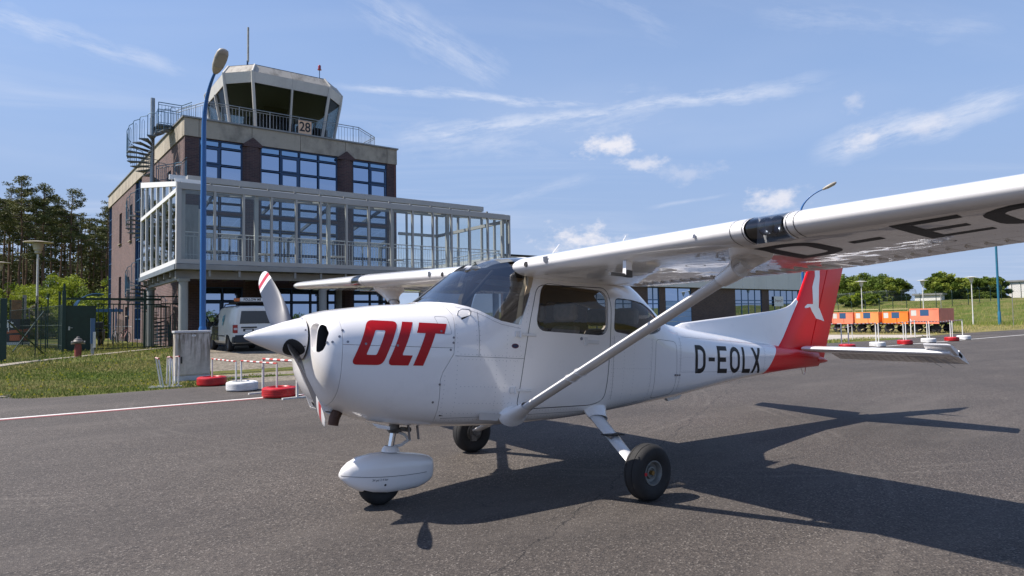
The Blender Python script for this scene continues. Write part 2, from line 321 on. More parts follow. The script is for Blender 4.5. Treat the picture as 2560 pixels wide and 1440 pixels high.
# ------------------------------------------------------------------ ground
def h(x, y):
    """height of the land"""
    a = .3*sm((y-13)/9)*(1-sm((x-22)/6)) + 1.2*sm((y-48)/40)*(1-sm((x-10)/10))
    return a + 3.4*sm((x-88)/34)
def ground_tex(m, kind):
    n, l, b = nodes(m); g = n.new('ShaderNodeNewGeometry')
    def no(s, d=5.0, r=.6, st=(1, 1, 1)):
        mp = n.new('ShaderNodeMapping'); mp.inputs['Scale'].default_value = st; l.new(g.outputs['Position'], mp.inputs[0])
        x = addn(n, 'ShaderNodeTexNoise', i_Scale=s, i_Detail=d, i_Roughness=r); l.new(mp.outputs[0], x.inputs['Vector']); return x.outputs['Fac']
    def rmp(v, a, b_, c, d):
        x = n.new('ShaderNodeMapRange'); l.new(v, x.inputs[0])
        for i, q in enumerate((a, b_, c, d)): x.inputs[i+1].default_value = q
        return x.outputs[0]
    def mix(f, a, b_, t='MIX'):
        x = n.new('ShaderNodeMixRGB'); x.blend_type = t
        for i, q in enumerate((f, a, b_)):
            if isinstance(q, (int, float)): x.inputs[i].default_value = q
            elif isinstance(q, tuple): x.inputs[i].default_value = (*q, 1)
            else: l.new(q, x.inputs[i])
        return x.outputs[0]
    def mul(a, b_):
        x = n.new('ShaderNodeMath'); x.operation = 'MULTIPLY'; l.new(a, x.inputs[0])
        if isinstance(b_, (int, float)): x.inputs[1].default_value = b_
        else: l.new(b_, x.inputs[1])
        return x.outputs[0]
    if kind == 'asphalt':
        v = addn(n, 'ShaderNodeTexVoronoi', i_Scale=95.0); l.new(g.outputs['Position'], v.inputs['Vector'])
        sp = n.new('ShaderNodeSeparateColor'); l.new(v.outputs['Color'], sp.inputs[0])
        col = mix(rmp(sp.outputs[0], .0, 1, 0, 1), (.016, .013, .012), (.142, .119, .100))
        col = mix(rmp(sp.outputs[1], .90, .97, 0, .75), col, (.33, .295, .26))
        col = mix(rmp(no(330), .35, .65, 0, .55), col, (.035, .030, .027))
        col = mix(rmp(no(.22, 6, .65, (1, 1.6, 1)), .38, .66, 0, .62), col, (.036, .031, .028))
        col = mix(rmp(no(.5, 7, .7, (.35, 1.4, 1)), .50, .68, 0, .45), col, (.120, .104, .091))
        # oily drips and repaired seams
        col = mix(rmp(no(1.7, 7, .75), .60, .74, 0, .45), col, (.026, .024, .023))
        col = mix(rmp(no(6.5, 3, .6), .68, .75, 0, .6), col, (.022, .020, .019))
        v2 = n.new('ShaderNodeTexVoronoi'); v2.feature = 'DISTANCE_TO_EDGE'; v2.inputs['Scale'].default_value = .16
        ds = addn(n, 'ShaderNodeTexNoise', i_Scale=1.1, i_Detail=6.0); l.new(g.outputs['Position'], ds.inputs['Vector'])
        av = n.new('ShaderNodeVectorMath'); av.operation = 'MULTIPLY_ADD'; l.new(ds.outputs['Color'], av.inputs[0]); av.inputs[1].default_value = (1.6, 1.6, 0); l.new(g.outputs['Position'], av.inputs[2]); l.new(av.outputs[0], v2.inputs['Vector'])
        col = mix(mul(rmp(v2.outputs['Distance'], .0, .0016, .62, 0), rmp(no(.6), .5, .58, 0, 1)), col, (.018, .017, .017))
        # long frost cracks across the apron: each follows a slightly wandering line y = a + b x
        sx_ = n.new('ShaderNodeSeparateXYZ'); l.new(g.outputs['Position'], sx_.inputs[0])
        def ma(op, a, b_):
            x = n.new('ShaderNodeMath'); x.operation = op
            for i, q in enumerate((a, b_)):
                if isinstance(q, (int, float)): x.inputs[i].default_value = q
                else: l.new(q, x.inputs[i])
            return x.outputs[0]
        for a_, b2, wdt, am in ((-1.62, .53, .006, .9), (.62, .30, .004, .7), (5.2, -.12, .004, .5), (-4.6, .16, .005, .5)):
            w1 = ma('MULTIPLY', ma('SUBTRACT', no(.9, 6, .75), .5), .55); w2 = ma('MULTIPLY', ma('SUBTRACT', no(14, 3, .6), .5), .035)
            d_ = ma('ABSOLUTE', ma('ADD', ma('SUBTRACT', sx_.outputs[1], ma('ADD', ma('MULTIPLY', sx_.outputs[0], b2), a_)), ma('ADD', w1, w2)), 0)
            col = mix(mul(rmp(d_, wdt*.3, wdt*1.8, am, 0), rmp(no(3.1, 3, .6), .36, .46, .15, 1)), col, (.010, .009, .009))
        # pale turning scuffs left by tyres
        for cx, cy, rr in ((2.0, 9.0, 8.2), (-1.5, 6.5, 9.8), (9.5, 7.0, 10.5)):
            dv = n.new('ShaderNodeVectorMath'); dv.operation = 'DISTANCE'; l.new(g.outputs['Position'], dv.inputs[0]); dv.inputs[1].default_value = (cx, cy, 0)
            for off in (0, .22):
                d_ = ma('ABSOLUTE', ma('SUBTRACT', dv.outputs['Value'], rr+off), 0); col = mix(mul(rmp(d_, .01, .05, .16, 0), rmp(no(.8, 5, .7), .42, .62, 0, 1)), col, (.22, .195, .17))
        l.new(col, b.inputs['Base Color']); b.inputs['Roughness'].default_value = .82
        bp = n.new('ShaderNodeBump'); bp.inputs['Strength'].default_value = .55; bp.inputs['Distance'].default_value = .006; l.new(v.outputs['Distance'], bp.inputs['Height']); l.new(bp.outputs[0], b.inputs['Normal'])
    elif kind == 'grass':
        col = mix(rmp(no(.35, 6, .65), .40, .62, 0, 1), (.085, .115, .024), (.19, .165, .065))
        col = mix(rmp(no(7, 6, .7), .45, .70, 0, .7), col, (.045, .075, .018))
        col = mix(rmp(no(.9, 7, .75), .60, .72, 0, .7), col, (.24, .19, .10))
        l.new(col, b.inputs['Base Color']); b.inputs['Roughness'].default_value = .95; b.inputs['Specular IOR Level'].default_value = .1
        bp = n.new('ShaderNodeBump'); bp.inputs['Strength'].default_value = .8; bp.inputs['Distance'].default_value = .06; l.new(no(22, 6, .7), bp.inputs['Height']); l.new(bp.outputs[0], b.inputs['Normal'])
    elif kind == 'dry':
        col = mix(rmp(no(.5, 7, .7, (1, 2.5, 1)), .40, .62, 0, 1), (.25, .205, .10), (.13, .13, .045))
        col = mix(rmp(no(9, 6, .7), .5, .75, 0, .6), col, (.12, .10, .05))
        l.new(col, b.inputs['Base Color']); b.inputs['Roughness'].default_value = .95; b.inputs['Specular IOR Level'].default_value = .1
    elif kind == 'gravel':
        col = mix(rmp(no(60, 3, .6), .35, .65, 0, 1), (.30, .26, .22), (.55, .50, .44)); col = mix(rmp(no(1.2, 5, .7), .55, .7, 0, .7), col, (.16, .15, .06))
        l.new(col, b.inputs['Base Color']); b.inputs['Roughness'].default_value = .9
    elif kind == 'cobble':
        v = n.new('ShaderNodeTexVoronoi'); v.feature = 'DISTANCE_TO_EDGE'; v.inputs['Scale'].default_value = 8.5; v.inputs['Randomness'].default_value = .55; l.new(g.outputs['Position'], v.inputs['Vector'])
        v1 = addn(n, 'ShaderNodeTexVoronoi', i_Scale=8.5, i_Randomness=.55); l.new(g.outputs['Position'], v1.inputs['Vector']); sp = n.new('ShaderNodeSeparateColor'); l.new(v1.outputs['Color'], sp.inputs[0])
        col = mix(sp.outputs[0], (.16, .13, .10), (.29, .25, .20)); col = mix(rmp(v.outputs['Distance'], .02, .12, .8, 0), col, (.09, .085, .055))
        col = mix(rmp(no(.8, 6, .7), .5, .7, 0, .5), col, (.13, .12, .085))
        l.new(col, b.inputs['Base Color']); b.inputs['Roughness'].default_value = .85
        bp = n.new('ShaderNodeBump'); bp.inputs['Strength'].default_value = .7; bp.inputs['Distance'].default_value = .02; l.new(rmp(v.outputs['Distance'], 0, .25, 0, 1), bp.inputs['Height']); l.new(bp.outputs[0], b.inputs['Normal'])
    return m
m_asph = ground_tex(mat('apron_asphalt', (.09, .08, .08)), 'asphalt'); m_grass = ground_tex(mat('grass_ground', (.08, .1, .03)), 'grass')
m_dry = ground_tex(mat('dry_grass_ground', (.2, .18, .1)), 'dry'); m_gravel = ground_tex(mat('gravel', (.4, .4, .4)), 'gravel'); m_cob = ground_tex(mat('cobbles', (.3, .3, .2)), 'cobble')

def sheet(name, poly, off, m, step=1.0, parent=None, kind='structure'):
    """flat-lying polygon draped over the land, off metres above it"""
    bm = bmesh.new(); vs = [bm.verts.new((x, y, 0)) for x, y in poly]; bm.faces.new(vs)
    xs = [p[0] for p in poly]; ys = [p[1] for p in poly]
    def cuts(a, b): 
        n = int((b-a)/step); return [a+(b-a)*(i+1)/(n+1) for i in range(n)]
    for x in cuts(min(xs), max(xs)): bmesh.ops.bisect_plane(bm, geom=bm.verts[:]+bm.edges[:]+bm.faces[:], plane_co=(x, 0, 0), plane_no=(1, 0, 0))
    for y in cuts(min(ys), max(ys)): bmesh.ops.bisect_plane(bm, geom=bm.verts[:]+bm.edges[:]+bm.faces[:], plane_co=(0, y, 0), plane_no=(0, 1, 0))
    for v in bm.verts: v.co.z = h(v.co.x, v.co.y)+off
    bmesh.ops.recalc_face_normals(bm, faces=bm.faces)
    if sum(f.normal.z for f in bm.faces) < 0: bmesh.ops.reverse_faces(bm, faces=bm.faces[:])
    me = bpy.data.meshes.new(name); bm.to_mesh(me); bm.free(); me.materials.append(m)
    o = link(bpy.data.objects.new(name, me), parent)
    if kind: o['kind'] = kind
    return o
# the land: one sheet to the horizon
gx = sorted(set([-900, -500, -250, -120, -70]+list(range(-40, 124, 2))+[130, 150, 200, 300, 500, 900]))
gy = sorted(set([-900, -400, -150, -60, -30]+list(range(-12, 100, 2))+[104, 120, 160, 250, 400, 900]))
V = [(x, y, h(x, y)) for y in gy for x in gx]; nx = len(gx)
F = [(j*nx+i, j*nx+i+1, (j+1)*nx+i+1, (j+1)*nx+i) for j in range(len(gy)-1) for i in range(nx-1)]
tag(mesh('ground', V, F, m_grass, smooth=True), kind='structure')
apron = [(-2.62, 13.0), (-2.55, 11.75), (-2.2, 11.45), (-1.8, 11.33), (-1.0, 11.36), (0.0, 11.42), (1.55, 11.55), (29, 11.5), (34.2, 10.9), (45.3, 12.1), (57.8, 11.7), (75, 11.7), (75, -160), (-110, -160), (-110, 13.0)]
apron2 = apron
sheet('apron', apron2, .004, m_asph, 400)
sheet('driveway', [(1.55, 11.556), (28.9, 11.506), (28.9, 40), (3.4, 40), (3.4, 30.2), (3.1, 22), (2.2, 17), (1.62, 13.6)], .004, m_cob, 1.0)
sheet('gravel_track', [(27, 22), (36, 24.5), (41.2, 17.4), (43.2, 12.2), (37.3, 11.45), (32.6, 13.3)], .006, m_gravel, 50)
sheet('dry_grass_strip', [(36, 24.6), (41.3, 17.5), (43.3, 12.25), (45.3, 12.2), (57.8, 11.8), (75.4, 11.8), (75.4, 31), (36, 31)], .004, m_dry, 60)
# concrete footpath of laid slabs from the apron corner towards the building, slabs proud of the lawn
def strip(a, b, wd, n, name, m, hgt=.02, gap=.012, label=None):
    a, b = Vector(a), Vector(b); d = (b-a).normalized(); s = Vector((-d.y, d.x))*wd/2; L = (b-a).length
    root = bpy.data.objects.new(name, None); C.objects.link(root); root['kind'] = 'structure'
    for i in range(n):
        p, q = a+d*(L*i/n+gap/2), a+d*(L*(i+1)/n-gap/2); dz = random.uniform(-.004, .004)
        c = [p-s, q-s, q+s, p+s]; zt = [h(k.x, k.y)+hgt+dz for k in c]
        MB().add([(k.x, k.y, h(k.x, k.y)-.03) for k in c]+[(k.x, k.y, z) for k, z in zip(c, zt)], [(3, 2, 1, 0), (4, 5, 6, 7), (0, 1, 5, 4), (1, 2, 6, 5), (2, 3, 7, 6), (3, 0, 4, 7)]).build('slab', m, root)
    return root
strip((-5.2, 16.4), (-1.09, 23.1), .42, 8, 'footpath', m_concrete)
strip((-1.09, 23.1), (3.35, 30.6), .42, 9, 'footpath', m_concrete)
strip((-2.85, 12.0), (-5.4, 15.8), .5, 5, 'footpath', m_concrete)
mk = MB(); mk.bar((1.6, 14.67, h(1.6, 14.67)+.006), (20, 14.9, h(20, 14.9)+.006), .09, .012); tag(mk.build('drain_channel', m_dark), kind='structure')
# painted lines: white with a red band on the apron side
def paint(name, col):
    m = mat(name, col, .7); n, l, b = nodes(m); g = n.new('ShaderNodeNewGeometry'); no = addn(n, 'ShaderNodeTexNoise', i_Scale=14.0, i_Detail=7.0, i_Roughness=.75); l.new(g.outputs['Position'], no.inputs[0])
    r = n.new('ShaderNodeMapRange'); r.inputs[1].default_value = .56; r.inputs[2].default_value = .66; r.inputs[4].default_value = .65; l.new(no.outputs['Fac'], r.inputs[0])
    x = n.new('ShaderNodeMixRGB'); l.new(r.outputs[0], x.inputs[0]); x.inputs[1].default_value = (*col, 1); x.inputs[2].default_value = (.10, .09, .085, 1); l.new(x.outputs[0], b.inputs['Base Color']); return m
m_lw, m_lr = paint('line_white', (.66, .65, .62)), paint('line_red', (.24, .055, .055))
m_lw.node_tree.nodes; 
sheet('white_line', [(-12, 8.16), (62, 8.0), (62, 8.13), (-12, 8.28)], .008, m_lw, 80)
sheet('red_line', [(-12, 8.02), (9.0, 7.98), (9.0, 8.10), (-12, 8.15)], .008, m_lr, 80)

# mown grass with dry tufts and a few dandelions on the lawn in front
m_gb = [mat('grass_blade_green', (.15, .20, .028), .8, spec=.2), mat('grass_blade_dark', (.07, .12, .02), .8, spec=.2), mat('grass_blade_dry', (.42, .35, .14), .85, spec=.1), mat('dandelion', (.75, .62, .05), .7)]
def grass(name, region, count, hgt, inside, mix=(.45, .25, .3)):
    x0, x1, y0, y1 = region; V = []; F = []; mi = []
    P = rng.rand(count*2, 2)*[x1-x0, y1-y0]+[x0, y0]; k = 0
    ph = np.sin(P[:, 0]*1.7+1.3*np.sin(P[:, 1]*.8))+np.sin(P[:, 1]*1.1+P[:, 0]*.5)
    for (x, y), f in zip(P, ph):
        if not inside(x, y): continue
        k += 1
        if k > count: break
        a = random.random()*2*PI; hh = hgt*random.uniform(.4, 1.25); wd = random.uniform(.004, .009)*(1+hh*3); z = h(x, y)
        dx, dy = math.cos(a)*wd, math.sin(a)*wd; lx, ly = random.uniform(-.5, .5)*hh, random.uniform(-.5, .5)*hh
        n = len(V); V += [(x-dx, y-dy, z-.01), (x+dx, y+dy, z-.01), (x+lx, y+ly, z+hh)]; F.append((n, n+1, n+2))
        t = random.random()+f*.14; mi.append(0 if t < mix[0] else 1 if t < mix[0]+mix[1] else 2)
    for _ in range(int(count*.008)):
        x, y = random.uniform(x0, x1), random.uniform(y0, y1)
        if not inside(x, y): continue
        z = h(x, y)+hgt*random.uniform(.6, 1.2); n = len(V); q = random.uniform(.016, .035)
        V += [(x-q, y, z), (x+q, y, z), (x, y+q, z+q), (x, y, z+q*1.6)]; F += [(0+n, 1+n, 2+n), (n, n+1, n+3)]; mi += [3, 3]
    return tag(mesh(name, V, F, m_gb, mi=mi), kind='stuff')
def in_lawn(x, y):
    if y < 11.42+.25*max(0, -2.0-x) + .03*math.sin(x*9)+.03*math.sin(x*23): return False
    if x > (1.55 if y < 13.6 else lerp(1.6, 3.3, sm((y-13.6)/14))): return False
    if .58 < x < 1.5 and 13.25 < y < 13.7: return False
    if x < -2.55-(y-11.7)*.7: return False
    # keep the footpath clear
    for a, b in (((-5.2, 16.4), (-1.09, 23.1)), ((-1.09, 23.1), (3.35, 30.6))):
        ax, ay = a; bx, by = b; L = math.hypot(bx-ax, by-ay); d = abs((x-ax)*(by-ay)-(y-ay)*(bx-ax))/L
        if d < .22: return False
    return True
grass('lawn_grass', (-9, 3.3, 11.35, 20), 52000, .05, in_lawn)
grass('lawn_grass', (-7, 3.4, 20, 40), 34000, .10, in_lawn, (.42, .15, .43))
def in_right(x, y): return not (y < 31 and x < 43.4+max(0, (12.2-y))) and y > 12.4 and not (x < 41.2+ (17.4-y)*.4)
grass('bank_grass', (43, 76, 12.4, 30), 16000, .16, in_right, (.25, .15, .6))
grass('bank_grass', (70, 112, 0, 50), 22000, .42, lambda x, y: True, (.62, .25, .13))
grass('kerb_weeds', (1.9, 4.2, 12.3, 14.6), 1500, .06, lambda x, y: (x-2.75)**2*1.2+(y-13.3)**2*2.5 < .35 , (.8, .2, 0))
grass('kerb_weeds', (1.5, 2.1, 11.5, 16), 900, .07, lambda x, y: x < 1.75+.15*math.sin(y*3), (.6, .2, .2))
grass('kerb_weeds', (28.5, 37, 11.5, 13.6), 3000, .08, lambda x, y: y < 11.6+2*sm((x-27)/4), (.5, .2, .3))
# ------------------------------------------------------------------ terminal building with control tower
XB, YB, XR, ZG, ZT = 3.76, 29.45, 14.96, .25, 11.41     # front left corner, front plane, right end, ground, parapet top
bld = thing('terminal_building', 'dark brick airport terminal with blue windows, concrete parapet and glazed control tower', 'building', (XB, YB, ZG))
def L(o):
    if o.parent is bld: o.matrix_parent_inverse = Matrix.Translation((-XB, -YB, -ZG))
    return o
YE, XE = 54.6, 3.02       # rear end of the left wall (the wall runs very slightly off square)
dxw = (XE-XB)/(YE-YB)
def wall_with_holes(x0, x1, z0, z1, holes):
    """list of rectangles (x0,x1,z0,z1) of wall left between holes"""
    xs = sorted(set([x0, x1]+[a for hh in holes for a in hh[:2]])); out = []
    for a, b in zip(xs[:-1], xs[1:]):
        cuts = sorted([(hh[2], hh[3]) for hh in holes if hh[0] <= a+1e-6 and hh[1] >= b-1e-6]); z = z0
        for c, d in cuts:
            if c > z: out.append((a, b, z, c))
            z = d
        if z < z1: out.append((a, b, z, z1))
    return out
FW = [(4.40, 6.42, 6.9, 10.44), (7.30, 11.40, 6.9, 10.46), (12.29, 14.36, 6.9, 10.42),       # upper floor, from below the gallery roof
      (4.40, 6.42, 3.95, 6.75), (7.30, 11.40, 3.95, 6.75), (12.29, 14.36, 3.95, 6.75),
      (4.52, 6.45, ZG, 3.2), (7.9, 11.3, ZG, 3.2), (12.3, 14.3, ZG, 3.2)]
mb = MB()
for a, b, c, d in wall_with_holes(XB, XR, ZG-.3, 10.47, FW): mb.box(a, b, YB, YB+.36, c, d)
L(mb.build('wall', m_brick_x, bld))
# half-round brick pilasters between the windows with pointed concrete caps
for xa, xb in ((6.42, 7.30), (11.40, 12.29)):
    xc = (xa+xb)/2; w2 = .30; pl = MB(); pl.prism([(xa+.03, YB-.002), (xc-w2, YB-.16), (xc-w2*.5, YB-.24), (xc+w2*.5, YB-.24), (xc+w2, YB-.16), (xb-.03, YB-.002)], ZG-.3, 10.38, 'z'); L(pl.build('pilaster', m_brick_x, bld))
    L(MB().prism([(xa-.02, 10.42), (xc, 10.78), (xb+.02, 10.42), (xb+.02, 10.30), (xa-.02, 10.30)], YB-.003, YB-.26).build('pilaster_cap', m_brick_x, bld))
# left side wall
SW = [(60.0-7, 1.0, 0, 0)]
def SP(s, z, out=0):      # point on the side wall: s metres back from the corner
    return (XB+dxw*s-out, YB+s, z)
Ls = YE-YB
# openings of the side wall (s0, s1, z0, z1)
side_open = [(Ls-1.6, Ls-.02, .4, 10.6, 'tall'), (18.8, 19.9, 7.1, 9.3, 'slit'), (18.8, 19.9, 2.4, 4.8, 'slit'), (11.2, 13.4, .5, 10.5, 'tall'), (14.6, 15.5, 6.9, 9.3, 'slit'), (15.4, 16.2, 2.0, 4.6, 'slit'), (3.0, 3.9, 7.3, 9.35, 'door'), (15.6, 17.0, .3, 2.6, 'door')]
mb = MB()
for a, b, c, d in wall_with_holes(0, Ls, ZG-.3, 10.47, [o[:4] for o in side_open]):
    p, q = SP(a, 0), SP(b, 0); mb.add([(p[0], p[1] if a > 0 else YB+.36, c), (q[0], q[1], c), (q[0], q[1], d), (p[0], p[1] if a > 0 else YB+.36, d), (p[0]+.36, p[1] if a > 0 else YB+.36, c), (q[0]+.36, q[1], c), (q[0]+.36, q[1], d), (p[0]+.36, p[1] if a > 0 else YB+.36, d)],
        [(0, 3, 2, 1), (4, 5, 6, 7), (0, 1, 5, 4), (3, 7, 6, 2), (0, 4, 7, 3), (1, 2, 6, 5)])
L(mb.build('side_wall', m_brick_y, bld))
L(MB().box(XR-.36, XR-.002, YB+.36, YE, ZG-.3, 10.47).box(XE+.4, XR-.37, YE-.36, YE, ZG-.3, 10.47).build('rear_wall', m_brick_x, bld))
L(MB().box(XB+.42, XR-.4, YB+3.2, YB+3.3, ZG, 10.2).build('inner_wall', mat('inner_wall', (.05, .05, .055), .9), bld))
L(MB().box(XB+.38, XR-.38, YB+.37, YE-.4, 10.2, 10.5).build('roof', m_conc, bld))
for zf in (3.35, 6.80): L(MB().box(XB+.38, XR-.38, YB+.1, YB+3.2, zf, zf+.45).build('floor_slab', m_dark, bld))
# windows: blue frame, mullions, one pane each
def window(x0, x1, z0, z1, cols, rows, y=YB, glass=m_wg, casements=(), axis='x', topglass=None):
    """cols, rows: lists of dividing positions"""
    fr = MB(); t = .055
    xs = [x0]+list(cols)+[x1]; zs = [z0]+list(rows)+[z1]; yf = y+.10
    def bx(a, b, c, d, e=0): fr.box(a, b, yf-.05-e, yf+.05, c, d)
    bx(x0, x1, z0, z0+t); bx(x0, x1, z1-t, z1); bx(x0, x0+t, z0+t, z1-t); bx(x1-t, x1, z0+t, z1-t)
    for c in cols: bx(c-t/2, c+t/2, z0+t, z1-t, .004)
    for r_ in rows:
        for i in range(len(xs)-1): bx(xs[i]+(t if i == 0 else t/2), xs[i+1]-(t if i == len(xs)-2 else t/2), r_-t/2, r_+t/2, .002)
    W = L(fr.build('window', m_blue, bld))
    for i in range(len(xs)-1):
        for j in range(len(zs)-1):
            g = .075
            top = j == len(zs)-2
            L(MB().box(xs[i]+g, xs[i+1]-g, yf-.012, yf+.004, zs[j]+g, zs[j+1]-g).build('pane', topglass if (top and topglass) else glass, W))
            if (i, j) in casements:
                a, b, c, d = xs[i]+.035, xs[i+1]-.035, zs[j]+.035, zs[j+1]-.035; s_ = MB()
                for q in ((a, b, c, c+.075), (a, b, d-.075, d), (a, a+.075, c+.075, d-.075), (b-.075, b, c+.075, d-.075)): s_.box(q[0], q[1], yf-.085, yf-.014, q[2], q[3])
                L(s_.build('casement', m_blue, W))
    return W
window(4.40, 6.42, 6.9, 10.44, [5.36], [8.12, 9.22, 10.08], casements=((0, 1), (0, 2)), topglass=m_wgt)
window(7.30, 11.40, 6.9, 10.46, [8.32, 9.30, 10.34], [8.12, 9.22, 10.08], casements=((1, 1), (1, 2)), topglass=m_wgt)
window(12.29, 14.36, 6.9, 10.42, [13.32], [8.12, 9.22, 10.08], casements=((1, 1), (1, 2)), topglass=m_wgt)
window(4.40, 6.42, 3.95, 6.75, [5.36], [4.9, 6.1])
window(7.30, 11.40, 3.95, 6.75, [8.32, 9.30, 10.34], [4.9, 6.1])
window(12.29, 14.36, 3.95, 6.75, [13.32], [4.9, 6.1])
window(4.52, 6.45, ZG, 3.2, [5.5], [1.05, 2.5], casements=((0, 1),))
window(7.9, 11.3, ZG, 3.2, [8.9, 9.9], [1.1, 2.45])
window(12.3, 14.3, ZG, 3.2, [13.3], [.9, 2.5])
# windows of the side wall
for s0, s1, z0, z1, kd in side_open:
    if kd == 'slit' or kd == 'door':
        fr = MB(); a, b = SP(s0, z0), SP(s1, z1)
        for (sa, sb, za, zb_) in ((s0, s1, z0, z0+.06), (s0, s1, z1-.06, z1), (s0, s0+.06, z0+.06, z1-.06), (s1-.06, s1, z0+.06, z1-.06)):
            p, q = SP(sa, 0, -.12), SP(sb, 0, -.12); fr.add([(p[0], p[1], za), (q[0], q[1], za), (q[0], q[1], zb_), (p[0], p[1], zb_), (p[0]+.08, p[1], za), (q[0]+.08, q[1], za), (q[0]+.08, q[1], zb_), (p[0]+.08, p[1], zb_)], [(0, 3, 2, 1), (4, 5, 6, 7), (0, 1, 5, 4), (3, 7, 6, 2), (0, 4, 7, 3), (1, 2, 6, 5)])
        W = L(fr.build('window' if kd == 'slit' else 'side_door', m_blue, bld)); p, q = SP(s0+.06, 0, -.16), SP(s1-.06, 0, -.16)
        L(mesh('pane' if kd == 'slit' else 'door_panel', [(p[0], p[1], z0+.06), (q[0], q[1], z0+.06), (q[0], q[1], z1-.06), (p[0], p[1], z1-.06)], [(0, 3, 2, 1)], m_sidegl if kd == 'slit' else m_blue, W))
        if kd == 'slit': L(MB().bar(SP(s0-.05, z0-.02, .03), SP(s1+.05, z0-.02, .03), .16, .05).build('sill', m_concrete, W))
    else:
        fr = MB(); n = int((z1-z0)/1.12); zz = [z0+(z1-z0)*i/n for i in range(n+1)]; sm_ = (s0+s1)/2
        for s_ in (s0+.04, sm_, s1-.04): fr.bar(SP(s_, z0, -.08), SP(s_, z1, -.08), .08, .09, up=(1, 0, 0))
        for z in zz: fr.bar(SP(s0, z, -.085), SP(s1, z, -.085), .08, .07)
        W = L(fr.build('window', m_blue, bld))
        for i in range(n):
            for sa, sb in ((s0+.08, sm_-.04), (sm_+.04, s1-.08)):
                p, q = SP(sa, 0, -.1), SP(sb, 0, -.1); L(mesh('pane', [(p[0], p[1], zz[i]+.05), (q[0], q[1], zz[i]+.05), (q[0], q[1], zz[i+1]-.05), (p[0], p[1], zz[i+1]-.05)], [(0, 3, 2, 1)], m_wg, W))
# concrete parapet panels with open joints, and the coping
jo = .024
def panel(p, q, z0, z1, th=.22, prow=.05):
    p, q = Vector(p), Vector(q); d = (q-p).normalized(); nrm = Vector((d.y, -d.x)); a, b = p+d*jo/2+nrm*prow, q-d*jo/2+nrm*prow; c, e = b-nrm*th, a-nrm*th
    mb = MB(); mb.add([(v.x, v.y, z) for z in (z0, z1) for v in (a, b, c, e)], [(3, 2, 1, 0), (4, 5, 6, 7), (0, 1, 5, 4), (1, 2, 6, 5), (2, 3, 7, 6), (3, 0, 4, 7)])
    o = L(mb.build('parapet_panel', m_conc, bld)); return o
xs = [XB-.05, 4.38, 6.86, 9.34, 11.84, 14.36, XR+.04]
for a, b in zip(xs[:-1], xs[1:]): panel((a, YB), (b, YB), 10.472, 11.34)
n = 10
for i in range(n): 
    p, q = SP(Ls*i/n+(.19 if i == 0 else 0), 0), SP(Ls*(i+1)/n, 0); panel(q[:2], p[:2], 10.472, 11.34)
for i in range(3): panel((XR, YB+.2+i*8), (XR, YB+.2+(i+1)*8), 10.472, 11.34)
cp = MB(); cp.box(XB-.12, XR+.10, YB-.12, YB+.22, 11.345, 11.42); cp.bar(SP(.22, 11.383, -.04), SP(Ls, 11.383, -.04), .32, .073); L(cp.build('coping', m_steelgrey, bld))
L(MB().tube([(XR-.12, YB-.06, 10.4), (XR-.12, YB-.06, 6.6)], .012, 6).build('lightning_conductor', mat('copper_rod', (.35, .10, .05), .4), bld))

# ---- control tower cab: chamfered square, glass leaning outwards, concrete crown
cx_, cy_ = 9.29, YB+1.3+3.05
def ring(half, ch, z): 
    a = half; c = half-ch
    return [(cx_+x, cy_+y, z) for x, y in ((-c, -a), (c, -a), (a, -c), (a, c), (c, a), (-c, a), (-a, c), (-a, -c))]
r0 = ring(2.78, .99, 11.45); r1 = ring(2.80, 1.00, 11.85); r2 = ring(3.22, 1.15, 14.12); r3 = ring(3.30, 1.18, 14.68); r4 = ring(2.98, 1.07, 15.17)
def band(ra, rb, i, name, m, inset=0.0, inn=0):
    j = (i+1) % 8; q = [Vector(ra[i]), Vector(ra[j]), Vector(rb[j]), Vector(rb[i])]; nrm = (q[1]-q[0]).cross(q[3]-q[0]).normalized(); ce = sum(q, Vector())/4
    q = [v+(ce-v).normalized()*inset-nrm*inn for v in q]; 
    mb = MB(); mb.add(q+[v-nrm*.04 for v in q], [(0, 1, 2, 3), (7, 6, 5, 4), (0, 4, 5, 1), (1, 5, 6, 2), (2, 6, 7, 3), (3, 7, 4, 0)]); return L(mb.build(name, m, bld))
twr = bld
for i in range(8):
    j = (i+1) % 8; two = i in (0, 2, 4, 6)
    def mid(r_): return [tuple((Vector(r_[i])+Vector(r_[j]))/2) if k == 1 else r_[i if k == 0 else j] for k in range(3)]
    for A, B, nm, m_, ins, inn in ((r0, r1, 'cab_sill_panel', m_cabwhite, .0, 0), (r1, r2, 'cab_pane', m_cabglass, .02, .05), (r2, r3, 'cab_fascia_panel', m_cabwhite, .004, 0), (r3, r4, 'cab_crown_panel', m_cabroof, .008, 0)):
        if two:
            a, b = mid(A), mid(B)
            for k in range(2): band([a[k], a[k+1]]+[0]*6, [b[k], b[k+1]]+[0]*6, 0, nm, m_, ins, inn)
        else: band(A, B, i, nm, m_, ins, inn)
    # corner post and centre mullion
    mu = MB(); mu.tube([r0[i], r2[i], r3[i], r4[i]], [.085, .085, .07, .06], 6); L(mu.build('cab_corner_post', m_cabwhite, bld))
    if two:
        a, b = mid(r1)[1], mid(r2)[1]; L(MB().bar(a, b, .09, .14, up=(0, 0, 1)).build('cab_mullion', m_cabwhite, bld))
L(MB().add(ring(2.96, 1.06, 15.16), [tuple(range(8))]).add(ring(2.98, 1.07, 15.19), [tuple(range(8))]).build('cab_roof', m_cabroof, bld))
L(MB().add(ring(2.7, .96, 11.6), [tuple(range(8))]).build('cab_floor', m_dark, bld))
L(MB().add(ring(3.15, 1.12, 14.1), [tuple(range(8))[::-1]]).build('cab_ceiling', mat('cab_ceiling_grey', (.10, .11, .11), .8), bld))
